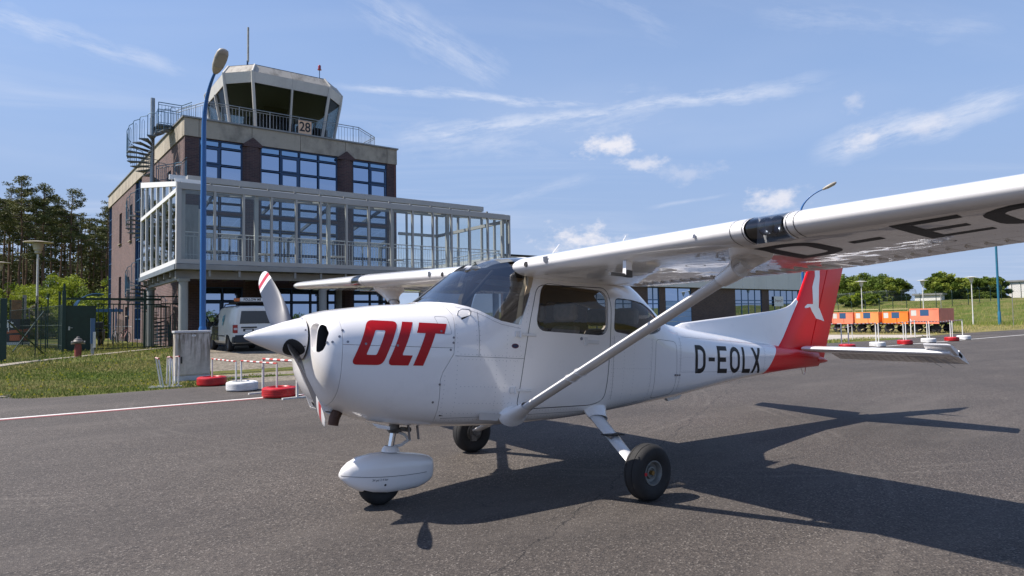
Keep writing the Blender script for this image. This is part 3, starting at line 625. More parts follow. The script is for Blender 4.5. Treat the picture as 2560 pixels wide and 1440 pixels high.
L(MB().box(cx_-.5, cx_+.9, cy_+.3, cy_+1.6, 11.6, 14.1).build('cab_core', m_dark, bld))
dk = MB()
for k in range(5): dk.box(cx_-2.2+k*.95, cx_-1.45+k*.95, cy_-2.3, cy_-1.9, 12.05, 12.5)
dk.box(cx_-2.5, cx_+2.5, cy_-2.55, cy_-1.85, 11.9, 12.0); L(dk.build('control_desk', m_black, bld))
# balcony railing round the cab
def railing(name, pts, ht, parent, m, nb=.13, top2=True, rt=.022, base=.06, closed=False):
    rl = MB(); P = [Vector(p) for p in pts]
    for a, b in zip(P[:-1], P[1:]):
        rl.tube([a+Vector((0, 0, ht)), b+Vector((0, 0, ht))], rt, 6)
        if top2: rl.tube([a+Vector((0, 0, ht-.12)), b+Vector((0, 0, ht-.12))], rt*.7, 5)
        rl.tube([a+Vector((0, 0, base)), b+Vector((0, 0, base))], rt*.7, 5)
        n = max(1, int((b-a).length/nb))
        for i in range(n+1):
            p = a.lerp(b, i/n); big_ = i % 9 == 0; rl.tube([p+Vector((0, 0, 0 if big_ else base)), p+Vector((0, 0, ht if big_ else ht-.12))], rt*.9 if big_ else .009, 5)
    o = rl.build(name, m, parent, smooth=60); return L(o) if parent is bld else o
railing('balcony_railing', [(3.9, YB+2.9, 11.42), (4.85, YB+.55, 11.42), (12.9, YB+.55, 11.42), (14.5, YB+1.9, 11.42), (14.5, YB+7, 11.42)], 1.05, bld, m_galv, .17)
# roof antennas and beacon
an = thing('antenna', 'tall grey rod antenna on the control tower roof', 'antenna', (7.5, YB+3.3, 15.19)); MB().tube([(0, 0, 0), (0, 0, .85)], .03, 8).tube([(.03, 0, .55), (.06, 0, .9)], .02, 6).build('bracket', m_blue, an); MB().tube([(0.05, 0, .8), (.05, 0, 2.75)], .055, 10).build('rod', mat('antenna_grp', (.33, .33, .30), .5, noise=(5, .3)), an, smooth=40)
be = thing('obstruction_light', 'red obstruction light on a thin post at the tower roof edge', 'light', (11.45, YB+2.8, 15.19)); MB().tube([(0, 0, 0), (0, 0, 1.02)], .022, 6).build('post', m_blue, be)
MB().lathe([(.001, 1.02), (.12, 1.02), (.12, 1.05), (.085, 1.06), (.085, 1.27), (.06, 1.30), (.001, 1.30)], 12).build('lamp', mat('red_lens', (.25, .01, .02), .2, coat=.5), be, smooth=40)
for x_, hh in ((8.05, .28), (8.3, .16), (9.9, .3), (8.9, .12)):
    pass
q = MB(); q.tube([(7.95, YB+2.0, 15.18), (7.95, YB+2.0, 15.42)], .015, 5); q.tube([(8.2, YB+2.0, 15.18), (8.2, YB+2.0, 15.33)], .05, 8); q.tube([(9.7, YB+2.0, 15.18), (9.7, YB+2.0, 15.45)], .012, 5); L(q.build('roof_fittings', m_cabwhite, bld))

# ---- text helper: lettering from the bundled font, as a flat mesh
def text(name, s, size, mtl, parent, loc, rot, ext=.002, sx=1.0, align='CENTER', bold=0.0, sp=1.0):
    cu = bpy.data.curves.new(name, 'FONT'); cu.body = s; cu.size = size; cu.extrude = ext; cu.align_x = align; cu.align_y = 'CENTER'; cu.offset = bold; cu.space_character = sp
    o = bpy.data.objects.new(name, cu); C.objects.link(o); dg = bpy.context.evaluated_depsgraph_get(); me = bpy.data.meshes.new_from_object(o.evaluated_get(dg)); bpy.data.objects.remove(o)
    me.name = name; me.materials.clear(); me.materials.append(mtl); o = bpy.data.objects.new(name, me); link(o, parent); o.location = loc; o.rotation_euler = rot; o.scale = (sx, 1, 1); return o
sg = thing('runway_sign', 'square cream sign with black number 28 on the tower balcony railing', 'sign', (9.76, YB+.5, 11.50))
m_sign = mat('sign_cream', (.84, .55, .34), .5)
MB().box(-.36, .36, -.03, 0, 0, .80).build('board', m_sign, sg); fr = MB()
for q in ((-.38, .38, -.045, .01, -.02, .0), (-.38, .38, -.045, .01, .80, .82), (-.38, -.36, -.045, .01, 0, .8), (.36, .38, -.045, .01, 0, .8)): fr.box(*q)
fr.build('frame', m_steelgrey, sg); MB().box(-.33, .33, -.036, -.031, .045, .085).build('underline', m_black, sg)
text('number', '28', .72, m_black, sg, (0, -.034, .44), (PI/2, 0, 0), .002, .86, bold=.012)

# ------------------------------------------------------------------ glazed gallery on columns in front of the building
XL, XG, YF, YG, ZS, ZE = 2.15, 17.62, 22.0, 31.0, 3.80, 6.55
gal = thing('glass_gallery', 'glazed grey metal gallery on round columns wrapped around the first floor of the terminal', 'gallery', (XL, YF, ZG))
def G(o):
    if o.parent is gal: o.matrix_parent_inverse = Matrix.Translation((-XL, -YF, -ZG))
    return o
ZR = 8.15      # roof height at the back
def roofz(y): return 6.72+(ZR-6.72)*(y-YF)/(YG-YF)
mull = [2.15, 3.48, 4.54, 5.62, 6.62, 7.65, 8.80, 9.83, 10.93, 12.01, 13.09, 14.11, 15.14, 16.24, XG]
for i, x in enumerate(mull):
    wd = .16 if i in (0, len(mull)-1) else .085
    G(MB().box(x if i == 0 else x-wd/2, x+wd if i == 0 else (x if i == len(mull)-1 else x+wd/2), YF, YF+.12, ZS+.05, ZE-.07).build('mullion', m_alu, gal))
# long members
G(MB().box(XL, XG, YF-.012, YF+.13, ZS-.12, ZS+.05).build('sill_beam', m_alu, gal)); G(MB().box(XL, XG, YF-.012, YF+.13, ZE-.07, ZE+.17).build('eaves_beam', m_alu, gal))
for a, b, i in zip(mull[:-1], mull[1:], range(99)):
    a2 = a+(.16 if i == 0 else .043); G(MB().box(a2, b-.043, YF+.055, YF+.067, ZS+.05, ZE-.07).build('pane', m_gg, gal))
# left and right gable sides: rail level with the eaves, glass above following the roof slope
def gable(X, out, n, y1):
    sgn = -1 if out < 0 else 1; xa, xb = (X, X+.12) if out < 0 else (X-.12, X)
    ys = [YF+.13+(y1-YF-.13)*i/n for i in range(n+1)]
    for i, y in enumerate(ys):
        wd = .09 if 0 < i < n else .12
        y0_, y1_ = (y-wd/2, y+wd/2) if i > 0 else (YF+.132, YF+.24)
        G(MB().box(xa, xb, y0_, y1_, ZS+.05, ZE-.19).build('mullion', m_white if out < 0 else m_alu, gal))
        if i > 0 and roofz(y)-.1 > ZE+.05: G(MB().box(xa, xb, y0_, y1_, ZE-.03, roofz(y)-.12).build('mullion', m_white if out < 0 else m_alu, gal))
    m_ = m_white if out < 0 else m_alu
    G(MB().box(xa-.01, xb+.01, YF+.132, y1+.06, ZS-.12, ZS+.05).build('sill_beam', m_, gal)); G(MB().box(xa-.01, xb+.01, YF+.132, y1+.06, ZE-.19, ZE-.03).build('rail', m_, gal))
    G(MB().add([(x_, y_, z_) for x_ in (xa-.015, xb+.015) for y_, z_ in ((YF+.14, roofz(YF)-.14), (y1+.07, roofz(y1)-.14), (y1+.07, roofz(y1)+.12), (YF+.14, roofz(YF)+.04))], [(0, 1, 2, 3), (7, 6, 5, 4), (0, 4, 5, 1), (1, 5, 6, 2), (2, 6, 7, 3), (3, 7, 4, 0)]).build('verge', m_, gal))
    xm = (xa+xb)/2
    for a, b in zip(ys[:-1], ys[1:]):
        G(MB().box(xm-.006, xm+.006, a+.05, b-.05, ZS+.05, ZE-.19).build('pane', m_gside if out < 0 else m_gg, gal))
        if roofz(b)-.14 > ZE+.1:
            za, zb_ = max(ZE-.02, roofz(a)-.13), roofz(b)-.13; G(MB().add([(xm+k, y_, z_) for k in (-.006, .006) for y_, z_ in ((a+.05, ZE-.03), (b-.05, ZE-.03), (b-.05, zb_), (a+.05, za))], [(0, 1, 2, 3), (7, 6, 5, 4), (0, 4, 5, 1), (1, 5, 6, 2), (2, 6, 7, 3), (3, 7, 4, 0)]).build('pane', m_gside if out < 0 else m_gg, gal))
m_gside = glass('gallery_side_glass', (.42, .50, .50), 1.3, sheets=2, base=.16)
gable(XL, -1, 6, YG); gable(XG, 1, 6, 29.3)
# back of the gallery where it runs past the building
for x in (15.5, 16.5): G(MB().box(x-.045, x+.045, 29.18, 29.30, ZS, roofz(29.3)-.1).build('mullion', m_alu, gal))
G(MB().box(XR+.02, XG-.13, 29.17, 29.31, ZE-.19, ZE-.03).box(XR+.02, XG-.13, 29.17, 29.31, ZS-.12, ZS+.05).build('rail', m_alu, gal))
for a, b in ((XR+.05, 15.45), (15.55, 16.45), (16.55, XG-.14)): G(MB().box(a, b, 29.23, 29.24, ZS+.05, ZE-.2).build('pane', m_gg, gal))
# inner frame: posts, rafters and the glazed roof
m_gr = glass('roof_glass', (.85, .9, .9), 1.0)
ZRI = roofz
for x in (2.42, 5.1, 8.1, 11.1, 14.05, 17.35):
    G(MB().bar((x, YF+.25, roofz(YF)-.16), (x, 29.35, roofz(29.35)-.16), .10, .18).build('rafter', m_steelgrey, gal))
    G(MB().box(x-.07, x+.07, YF+.26, YF+.42, ZS-.1, 6.45).build('post', m_alu, gal))
for y in (24.2, 26.4, 28.4): G(MB().box(XL+.13, XG-.13, y-.05, y+.05, roofz(y)-.27, roofz(y)-.15).build('purlin', m_steelgrey, gal))
n = 12
for i in range(n):
    a = XL+.13+(XG-XL-.26)*i/n; b = XL+.13+(XG-XL-.26)*(i+1)/n
    yb = 29.3
    G(MB().add([(a+.02, YF+.14, roofz(YF+.14)+.02), (b-.02, YF+.14, roofz(YF+.14)+.02), (b-.02, yb, roofz(yb)+.02), (a+.02, yb, roofz(yb)+.02)], [(0, 1, 2, 3)]).build('roof_pane', m_gr, gal))
# raised blind box along the front of the roof, thin bright trims, small brackets
G(MB().box(2.62, 16.35, YF+.55, YF+.95, 6.90, 7.13).build('blind_box', m_alu, gal)); G(MB().box(2.3, 17.3, YF+.02, YF+.06, 6.72, 6.75).build('trim', m_white, gal))
G(MB().box(XL-.02, 3.2, YF+.3, YF+.36, 6.80, 6.92).box(1.95+.4, 3.1, 24.8, 24.9, 7.35, 7.55).build('side_trim', m_white, gal))
for i in range(13): G(MB().box(3.3+i*1.07, 3.38+i*1.07, YF-.02, YF+.05, 6.725, 6.80).build('bracket', m_steelgrey, gal))
# floor, edge beams, joists and columns below
G(MB().box(XL+.02, XG-.02, YF+.1, 29.3, 3.60, 3.67).box(XL+.02, XB-.1, 29.3, YG, 3.60, 3.67).build('floor', m_ceil, gal))
G(MB().box(XL-.02, XG+.02, YF-.06, YF+.10, 3.47, 3.66).build('edge_beam', m_steelgrey, gal)); G(MB().box(XL-.06, XL+.02, YF+.1, YG+.1, 3.47, 3.66).build('edge_beam', m_galv, gal))
G(MB().box(XL+.1, XG-.1, YF+.72, YF+.88, 3.16, 3.46).build('main_beam', m_steelgrey, gal)); G(MB().box(2.46, 2.62, YF+.9, YG-.25, 3.16, 3.46).build('main_beam', m_steelgrey, gal))
for x in [3.3+1.09*i for i in range(13)]: G(MB().box(x-.05, x+.05, YF+.1, 29.3, 3.47, 3.60).box(x-.04, x+.04, YF+.02, YF+.12, 3.22, 3.46).build('joist', m_steelgrey, gal))
for y in (23.6, 25.0, 26.4, 27.8, 29.2, 30.4): G(MB().box(XL+.05, 2.46, y-.05, y+.05, 3.26, 3.46).build('joist', m_steelgrey, gal))
for x, y in ((2.54, 22.8), (2.54, 30.57), (8.02, 22.8), (12.9, 22.8), (17.2, 22.8), (11.1, 28.6), (16.4, 29.0)):
    zb = h(x, y); cl = MB(); cl.lathe([(.165, zb-.1), (.165, 3.06)], 20, (x, y, 0)); cl.box(x-.19, x+.19, y-.19, y+.19, 3.06, 3.16); cl.box(x-.03, x+.03, y-.17, y+.17, 3.0, 3.08); G(cl.build('column', m_col, gal, smooth=40))
# railing inside the glass: two top rails, little scroll brackets, balusters
def gal_rail(p, q, inward):
    rl = MB(); p, q = Vector(p), Vector(q); d = (q-p).normalized(); n = int((q-p).length/.125)
    for z, r_ in ((4.93, .024), (4.78, .016), (4.08, .012), (3.86, .012)): rl.tube([p+Vector((0, 0, z)), q+Vector((0, 0, z))], r_, 6)
    for i in range(n+1):
        a = p+d*(q-p).length*i/n; rl.tube([a+Vector((0, 0, 3.7 if i % 9 == 0 else 3.86)), a+Vector((0, 0, 4.93 if i % 9 == 0 else 4.78))], .016 if i % 9 == 0 else .008, 4)
        if i % 2: rl.tube([a+Vector((0, 0, 4.78)), a+d*.03+Vector((0, 0, 4.86)), a+Vector((0, 0, 4.93))], .008, 4)
        if i % 4 < 3: rl.tube([a+Vector((0, 0, 4.08)), a+d*.06+Vector((0, 0, 3.97)), a+Vector((0, 0, 3.87))], .007, 4)
    return G(rl.build('railing', m_galr, gal, smooth=60))
m_galr = mat('rail_galvanised', (.50, .52, .53), .4, metal=.5)
gal_rail((XL+.3, YF+.5, 0), (XG-.3, YF+.5, 0), 1); gal_rail((XG-.35, YF+.5, 0), (XG-.35, 29.1, 0), 1); gal_rail((XL+.35, YF+.5, 0), (XL+.35, 30.6, 0), 1); gal_rail((XR+.1, 28.9, 0), (XG-.3, 28.9, 0), 1)
# a few tables and chairs standing in the gallery
m_furn = mat('cafe_white', (.6, .6, .58), .5)
def cafe_table(x, y, lab):
    t = thing('cafe_table', lab, 'table', (x, y, 3.67), group='tables inside the gallery'); MB().lathe([(.001, .72), (.4, .72), (.4, .75), (.001, .75)], 18).build('table_top', m_furn, t)
    MB().tube([(0, 0, .02), (0, 0, .72)], .035, 8).lathe([(.25, 0), (.25, .02), (.001, .03)], 12).build('table_leg', m_galv, t); return t
for k, x in enumerate((4.0, 6.1, 9.2, 12.4)): cafe_table(x, 24.2+.3*(k % 2), ['white round table inside the glazed gallery behind its leftmost panes', 'white round table inside the gallery left of the middle column', 'white round table inside the gallery above the far wing', 'white round table inside the gallery before its open right half'][k])
m_pp = mat('poster_panel', (.30, .32, .32), .6, noise=(2, .3, 6, (1, 1, .3)))
G(MB().box(XL+.5, XL+1.35, 25.0, 25.05, 3.75, 6.4).build('glass_screen', m_pp, gal)); G(MB().box(3.75, 4.25, 27.2, 27.28, 3.75, 6.6).build('screen_panel', m_cabwhite, gal))

# ------------------------------------------------------------------ spiral staircases
def spiral(name, label, x, y, z0, z1, r, turns, start, ccw, m, treads, land=None, parent_post_top=1.2):
    t = thing(name, label, 'staircase', (x, y, z0)); H = z1-z0
    MB().tube([(0, 0, -.05), (0, 0, H+parent_post_top)], .10, 14).build('centre_post', m_galv, t, smooth=40)
    tm = None
    for i in range(treads):
        zz = H*(i+1)/treads
        if tm is None:
            da = 2*PI*turns/treads; mb = MB(); a0, a1 = -da*.55, da*.62; zt = 0
            V = [(.09*math.cos(a0), .09*math.sin(a0), 0), (r*math.cos(a0), r*math.sin(a0), 0), (r*math.cos(a1), r*math.sin(a1), 0), (.09*math.cos(a1), .09*math.sin(a1), 0)]
            mb.add(V+[(a, b, -.045) for a, b, c in V], [(0, 1, 2, 3), (7, 6, 5, 4), (0, 4, 5, 1), (1, 5, 6, 2), (2, 6, 7, 3), (3, 7, 4, 0)]); mb.bar((.09, 0, -.11), (r*.55, 0, -.05), .03, .06)
            ob = mb.build('tread', m_tread, t); tm = ob.data
        else: ob = instance('tread', tm, t)
        ob.location = (0, 0, zz); ob.rotation_euler = (0, 0, start+(1 if ccw else -1)*2*PI*turns*i/treads)
    # railing hoops on the outside
    da = 2*PI*turns/treads*(1 if ccw else -1)
    for i in range(0, treads-1):
        a = start+da*(i-.45); b = start+da*(i+.5); z = H*(i+1)/treads; rr = r-.02; rl = MB()
        def P(an, zz): return (rr*math.cos(an), rr*math.sin(an), zz)
        top = z+1.05; rl.tube([P(a, z-.1), P(a, top-.08), P(a+da*.12, top), P(b, top+.06)], .017, 5)
        for f in (.30, .62): rl.tube([P(a+(b-a)*f, z-.02), P(a+(b-a)*f, top-.22)], .009, 4)
        rl.tube([P(a+(b-a)*.30, top-.22), P(a+(b-a)*.46, top-.12), P(a+(b-a)*.62, top-.22)], .009, 4); rl.build('railing_hoop', m, t, smooth=60)
    return t
m_spb = mat('stair_blue_grey', (.05, .13, .20), .45, metal=.3, noise=(5, .2)); m_spg = mat('stair_dark_grey', (.05, .06, .065), .5, metal=.3)
st = spiral('spiral_staircase', 'full-height outdoor spiral staircase with wedge treads beside the glazed gallery', 2.80, 32.35, .3, 11.45, 1.14, 11.15/3.5, R(352-360*11.15/3.5), True, m_spb, 62, parent_post_top=1.45)
ld = MB(); ld.box(.1, 1.35, -.75, .45, 11.06, 11.15); ld.box(.95, 1.9, -1.4, -.6, 11.06, 11.15); ld.build('landing', m_tread, st)
railing('landing_railing', [(.15, -.75, 11.15), (1.2, -.75, 11.15), (1.5, -1.6, 11.15)], 1.08, st, m_spb, .14); railing('landing_railing', [(.3, .45, 11.15), (1.35, .45, 11.15)], 1.08, st, m_spb, .14)
MB().box(.1, .96, -.6, .6, 7.85, 7.92).build('landing', m_tread, st); railing('landing_railing', [(.1, -.6, 7.92), (.96, -2.2, 7.92), (.96, -3.4, 7.92)], 1.08, st, m_spb, .14)

# ------------------------------------------------------------------ hangar wing to the right
HX0, HX1, HY, HH = 30.2, 78.4, 40.0, 6.85
hg = thing('hangar_building', 'long low brick airport building with a white fascia and blue shopfront windows', 'building', (HX0, HY, 0))
def Hh(o):
    if o.parent is hg: o.matrix_parent_inverse = Matrix.Translation((-HX0, -HY, 0))
    return o
m_fas = weathered('white_fascia', (.62, .62, .60), (.4, .4, .38), rough=.5, scale=.5, zs=.2, amt=.3)
hw_ = [(63.1, 68.4), (69.9, 76.6), (48.3, 50.0), (51.0, 55.2), (40, 46)]
wl_ = MB()
for a, b, c, d in wall_with_holes(HX0, HX1, -.5, 4.42, [(a, b, .3, 4.35) for a, b in hw_]): wl_.box(a, b, HY, HY+.3, c, d)
Hh(wl_.build('wall', m_brick_h, hg)); Hh(MB().box(HX1-.3, HX1-.002, HY+.302, HY+20, -.5, 4.42).build('end_wall', m_brick_y, hg))
nf = 20
for i in range(nf):
    a = HX0-.3+(HX1-HX0+.6)*i/nf; b = HX0-.3+(HX1-HX0+.6)*(i+1)/nf; Hh(MB().box(a+.01, b-.01, HY-.35, HY-.15, 4.43, 6.72).build('fascia_panel', m_fas, hg))
Hh(MB().box(HX0-.3, HX1+.3, HY-.14, HY+20, 4.44, 6.70).build('roof', m_fas, hg)); Hh(MB().box(HX0-.36, HX1+.36, HY-.42, HY-.1, 6.725, 6.87).build('roof_edge', m_dark, hg))
m_frb = mat('hangar_frame_blue', (.03, .12, .26), .45); m_door = mat('door_light_blue', (.30, .45, .66), .5, noise=(1, .05))
for (a, b) in hw_:
    W = MB(); n = max(2, round((b-a)/1.3)) if (a, b) != (51.0, 55.2) else 2; xs_ = [a+(b-a)*i/n for i in range(n+1)]; zs_ = [.3, 2.7, 3.1, 4.35] if (a, b) != (51.0, 55.2) else [.3, 2.95, 4.35]
    for x in xs_: W.box(x-.05, x+.05, HY+.06, HY+.16, .3, 4.35)
    for z in zs_: W.box(a+.05, b-.05, HY+.065, HY+.155, z-.05, z+.05)
    o = Hh(W.build('window' if (a, b) != (51.0, 55.2) else 'overhead_door', m_frb, hg))
    for i in range(n):
        for j in range(len(zs_)-1):
            garage = (a, b) == (51.0, 55.2) and j == 0
            if garage: continue
            Hh(MB().box(xs_[i]+.05, xs_[i+1]-.05, HY+.10, HY+.115, zs_[j]+.05, zs_[j+1]-.05).build('pane', m_hg if a > 60 or j > 1 else m_wg, o))
    if (a, b) == (51.0, 55.2):
        for k in range(5): Hh(MB().box(a+.06, b-.06, HY+.03, HY+.06, .32+k*.53, .83+k*.53).build('door_section', m_door, o))
es = thing('entrance_sign', 'small white sign reading Eingang in the window of the low building', 'sign', (71.9, HY-.05, 3.0)); MB().box(-1.0, 1.0, -.02, .02, -.6, .6).build('board', m_white, es); text('lettering', 'Eingang D', .42, mat('sign_red_brown', (.2, .05, .04), .5), es, (0, -.024, .1), (PI/2, 0, 0))
for k, (x0, x1, z0, y0, ht, lab) in enumerate(((136.0, 160, 3.4, 27.0, 3.0, 'white rendered hut with a flat roof on the bank at the right edge'), (118.6, 119.9, 2.7, 39.2, 1.5, 'small pale hut on the bank between the two groups of trees'))):
    b_ = thing('hut', lab, 'building', (x0, y0, z0)); L_ = x1-x0
    MB().box(0, L_, 0, 8 if k == 0 else 4, -1, ht).build('wall', weathered('hut_render_%s' % 'ab'[k], (.66, .65, .62), (.45, .43, .38), scale=.8, zs=.5, amt=.5), b_); MB().box(-.3, L_+.3, -.3, 8.3 if k == 0 else 4.3, ht+.002, ht+.28).build('roof', m_steelgrey, b_)
    if k == 0:
        f_ = MB(); 
        for q in ((-.012, 0, 2.2, 3.5, .8, .9), (-.012, 0, 2.2, 3.5, 2.1, 2.2), (-.012, 0, 2.2, 2.3, .9, 2.1), (-.012, 0, 3.4, 3.5, .9, 2.1)): f_.box(-.05, .0-.002, q[2], q[3], q[4], q[5])
        o = f_.build('window', m_steelgrey, b_); mesh('pane', [(-.03, 2.3, .9), (-.03, 3.4, .9), (-.03, 3.4, 2.1), (-.03, 2.3, 2.1)], [(0, 3, 2, 1)], m_wg, o)
        f_ = MB(); f_.box(3, 3.1, -.05, -.002, 1.0, 2.1).box(4.6, 4.7, -.05, -.002, 1.0, 2.1).box(3.1, 4.6, -.05, -.002, 1.0, 1.1).box(3.1, 4.6, -.05, -.002, 2.0, 2.1); o = f_.build('window', m_steelgrey, b_); MB().box(3.1, 4.6, -.02, -.001, 1.1, 2.0).build('pane', m_wg, o)
        MB().box(7, 7.5, -.06, -.001, 2.2, 2.6).build('vent', m_steelgrey, b_)

# ------------------------------------------------------------------ lamps
def blue_lamp(x, y, z, Hgt, lab, rz, mtl=None, r=.088, arm=1.35, s=1.0):
    t = thing('street_lamp', lab, 'street lamp', (x, y, z), rz, 'tall blue apron lamps'); mtl = mtl or m_bluelamp
    pts = [(0, 0, 0), (0, 0, Hgt*.55), (0, 0, Hgt-1.7)]; rs = [r, r*.92, r*.75]
    for k in range(1, 9):
        a = k/8*R(62); pts.append((arm*.9*(1-math.cos(a))/(1-math.cos(R(62))), 0, Hgt-1.7+1.35*math.sin(a)/math.sin(R(62)))); rs.append(r*lerp(.75, .42, k/8))
    MB().tube(pts, rs, 14).build('pole', mtl, t, smooth=40); MB().lathe([(r*1.25, -.05), (r*1.25, 1.3), (r*1.02, 1.36)], 14).build('pole_base', mtl, t, smooth=40)
    e = Vector(pts[-1]); d = (Vector(pts[-1])-Vector(pts[-3])).normalized(); hd = MB(); n = 12; L_ = .74*s
    up = Vector((0, 1, 0)).cross(d)*-1 if True else None; side = Vector((0, 1, 0)); up = d.cross(side)*-1
    if up.z < 0: up = -up
    prof = [(-.04, .06, .04, .05), (.05, .11, .06, .07), (.2, .15, .08, .09), (.45, .17, .085, .09), (.62, .155, .075, .08), (.71, .12, .05, .06), (.74, .06, .03, .03)]
    Vv = []
    for tt, wd, hu, hd_ in prof:
        for k in range(n):
            an = 2*PI*k/n; c, s_ = math.cos(an), math.sin(an); c = math.copysign(abs(c)**.6, c); s2 = math.copysign(abs(s_)**.7, s_)
            Vv.append(e+d*tt*s+side*wd*c*s+up*(hu if s_ > 0 else hd_)*s2*s)
    hd.add(Vv, [(i*n+k, i*n+(k+1) % n, (i+1)*n+(k+1) % n, (i+1)*n+k) for i in range(len(prof)-1) for k in range(n)]+[tuple(range(n))[::-1], tuple((len(prof)-1)*n+k for k in range(n))])
    hd.build('lamp_head', mat('lamp_head_beige', (.42, .38, .31), .5, noise=(3, .3, 6)), t, smooth=45)
    lens = MB(); Vv = []; 
    for tt, wd in ((.2, .12), (.42, .14), (.62, .12)):
        for q in (-1, 0, 1): Vv.append(e+d*tt*s+side*wd*q*s-up*(.103 if q == 0 else .088)*s)
    lens.add(Vv, [(0, 1, 4, 3), (1, 2, 5, 4), (3, 4, 7, 6), (4, 5, 8, 7)]); lens.build('lens', mat('lamp_lens', (.35, .34, .30), .25), t, smooth=60); return t
blue_lamp(1.43, 14.1, 0, 8.4, 'tall blue street lamp rising behind the stained grey cabinet', R(-80), r=.080, s=.95, arm=.8)
blue_lamp(32.88, 14.93, 0, 8.75, 'blue street lamp whose bent arm shows above the near wing', R(-62), r=.075)
blue_lamp(76.0, 18.6, 0, 14.0, 'teal tall lamp mast at the right edge beyond the near wing', R(-100), m_teal, .11, 2.0, 1.5)
m_disc = mat('lamp_disc', (.42, .38, .30), .6, noise=(3, .25)); m_lampw = mat('lamp_white', (.6, .6, .57), .5, noise=(2, .1))
def disc_lamp(x, y, lab, proto=None, scale=1, cream=True):
    if proto is not None:
        return dup(proto, (x, y, h(x, y)-.05), label=lab, scale=scale)
    t = thing('path_lamp', lab, 'street lamp', (x, y, h(x, y)-.05), 0, 'disc-topped path lamps')
    MB().lathe([(.075, 0), (.075, 1.0), (.055, 1.08), (.05, 5.0)], 10).build('pole', m_lampw, t, smooth=40)
    MB().lathe([(.09, 5.0), (.15, 5.04), (.15, 5.16), (.21, 5.22), (.21, 5.34), (.25, 5.42), (.25, 5.58), (.10, 5.60)], 14).build('lamp_body', m_disc if cream else m_lampw, t, smooth=30)
    MB().lathe([(.001, 5.70), (.25, 5.68), (.66, 5.62), (.68, 5.60), (.25, 5.64), (.001, 5.63)], 20).build('lamp_cap', m_disc if cream else m_lampw, t, smooth=50); return t
dl = disc_lamp(-1.72, 38.0, 'disc-topped white path lamp in front of the pines, nearer of the left pair')
disc_lamp(-3.65, 54, 'disc-topped white path lamp behind the banner, farther of the left pair', dl)
dr = disc_lamp(69.5, 28.9, 'white disc-topped lamp just right of the red tail fin', None, cream=False); dr.scale = (.86,)*3
disc_lamp(83.6, 28.4, 'white disc-topped lamp in the gap between the tree groups', dr, .93); disc_lamp(77.6, 21.4, 'white disc-topped lamp in front of the right tree group', dr, .9)

# ------------------------------------------------------------------ utility cabinet
cb = thing('utility_cabinet', 'waist-high grey electrical cabinet streaked with brown stains at the lawn edge', 'cabinet', (1.04, 13.30, 0), R(-1.5))
def stain_mat(name, base):
    m = mat(name, base, .7); n, l, b = nodes(m); tc = n.new('ShaderNodeTexCoord'); mp = n.new('ShaderNodeMapping'); mp.inputs['Scale'].default_value = (5.5, 3, .55); l.new(tc.outputs['Object'], mp.inputs[0])
    no = addn(n, 'ShaderNodeTexNoise', i_Scale=1.6, i_Detail=7.0, i_Roughness=.6); l.new(mp.outputs[0], no.inputs['Vector'])
    s = n.new('ShaderNodeSeparateXYZ'); l.new(tc.outputs['Object'], s.inputs[0]); z = n.new('ShaderNodeMapRange'); z.inputs[1].default_value = .15; z.inputs[2].default_value = 1.1; l.new(s.outputs[2], z.inputs[0])
    r = n.new('ShaderNodeMapRange'); r.inputs[1].default_value = .47; r.inputs[2].default_value = .60; l.new(no.outputs['Fac'], r.inputs[0]); mu = n.new('ShaderNodeMath'); mu.operation = 'MULTIPLY'; l.new(r.outputs[0], mu.inputs[0]); l.new(z.outputs[0], mu.inputs[1])
    x = n.new('ShaderNodeMixRGB'); l.new(mu.outputs[0], x.inputs[0]); x.inputs[1].default_value = (*base, 1); x.inputs[2].default_value = (.085, .062, .028, 1)
    n2 = addn(n, 'ShaderNodeTexNoise', i_Scale=7.0, i_Detail=8.0, i_Roughness=.75); l.new(tc.outputs['Object'], n2.inputs['Vector']); r2 = n.new('ShaderNodeMapRange'); r2.inputs[1].default_value = .45; r2.inputs[2].default_value = .7; r2.inputs[4].default_value = .55; l.new(n2.outputs['Fac'], r2.inputs[0])
    y = n.new('ShaderNodeMixRGB'); l.new(r2.outputs[0], y.inputs[0]); l.new(x.outputs[0], y.inputs[1]); y.inputs[2].default_value = (.26, .235, .215, 1); l.new(y.outputs[0], b.inputs['Base Color']); return m
m_cabinet = stain_mat('cabinet_stained', (.56, .51, .455))
MB().box(-.405, .405, 0, .34, .14, 1.20).build('body', m_cabinet, cb, bevel=.008); MB().box(-.43, .43, -.03, .37, 1.205, 1.265).build('lid', mat('cabinet_lid', (.5, .5, .5), .5, noise=(4, .15)), cb, bevel=.012)
MB().box(-.41, .41, -.01, .35, -.1, .135).build('plinth', mat('cabinet_plinth', (.50, .51, .52), .7, noise=(5, .25, 6)), cb, bevel=.006)
MB().box(-.375, .385, -.014, -.002, .17, 1.17).build('door', m_cabinet, cb, bevel=.003); MB().box(-.28, -.245, -.028, -.015, .45, .62).build('handle', m_black, cb); MB().box(-.03, .065, -.018, -.0145, 1.12, 1.16).build('label_plate', m_white, cb)
MB().box(-.01, .045, -.0195, -.0182, 1.136, 1.143).build('plate_print', m_black, cb)

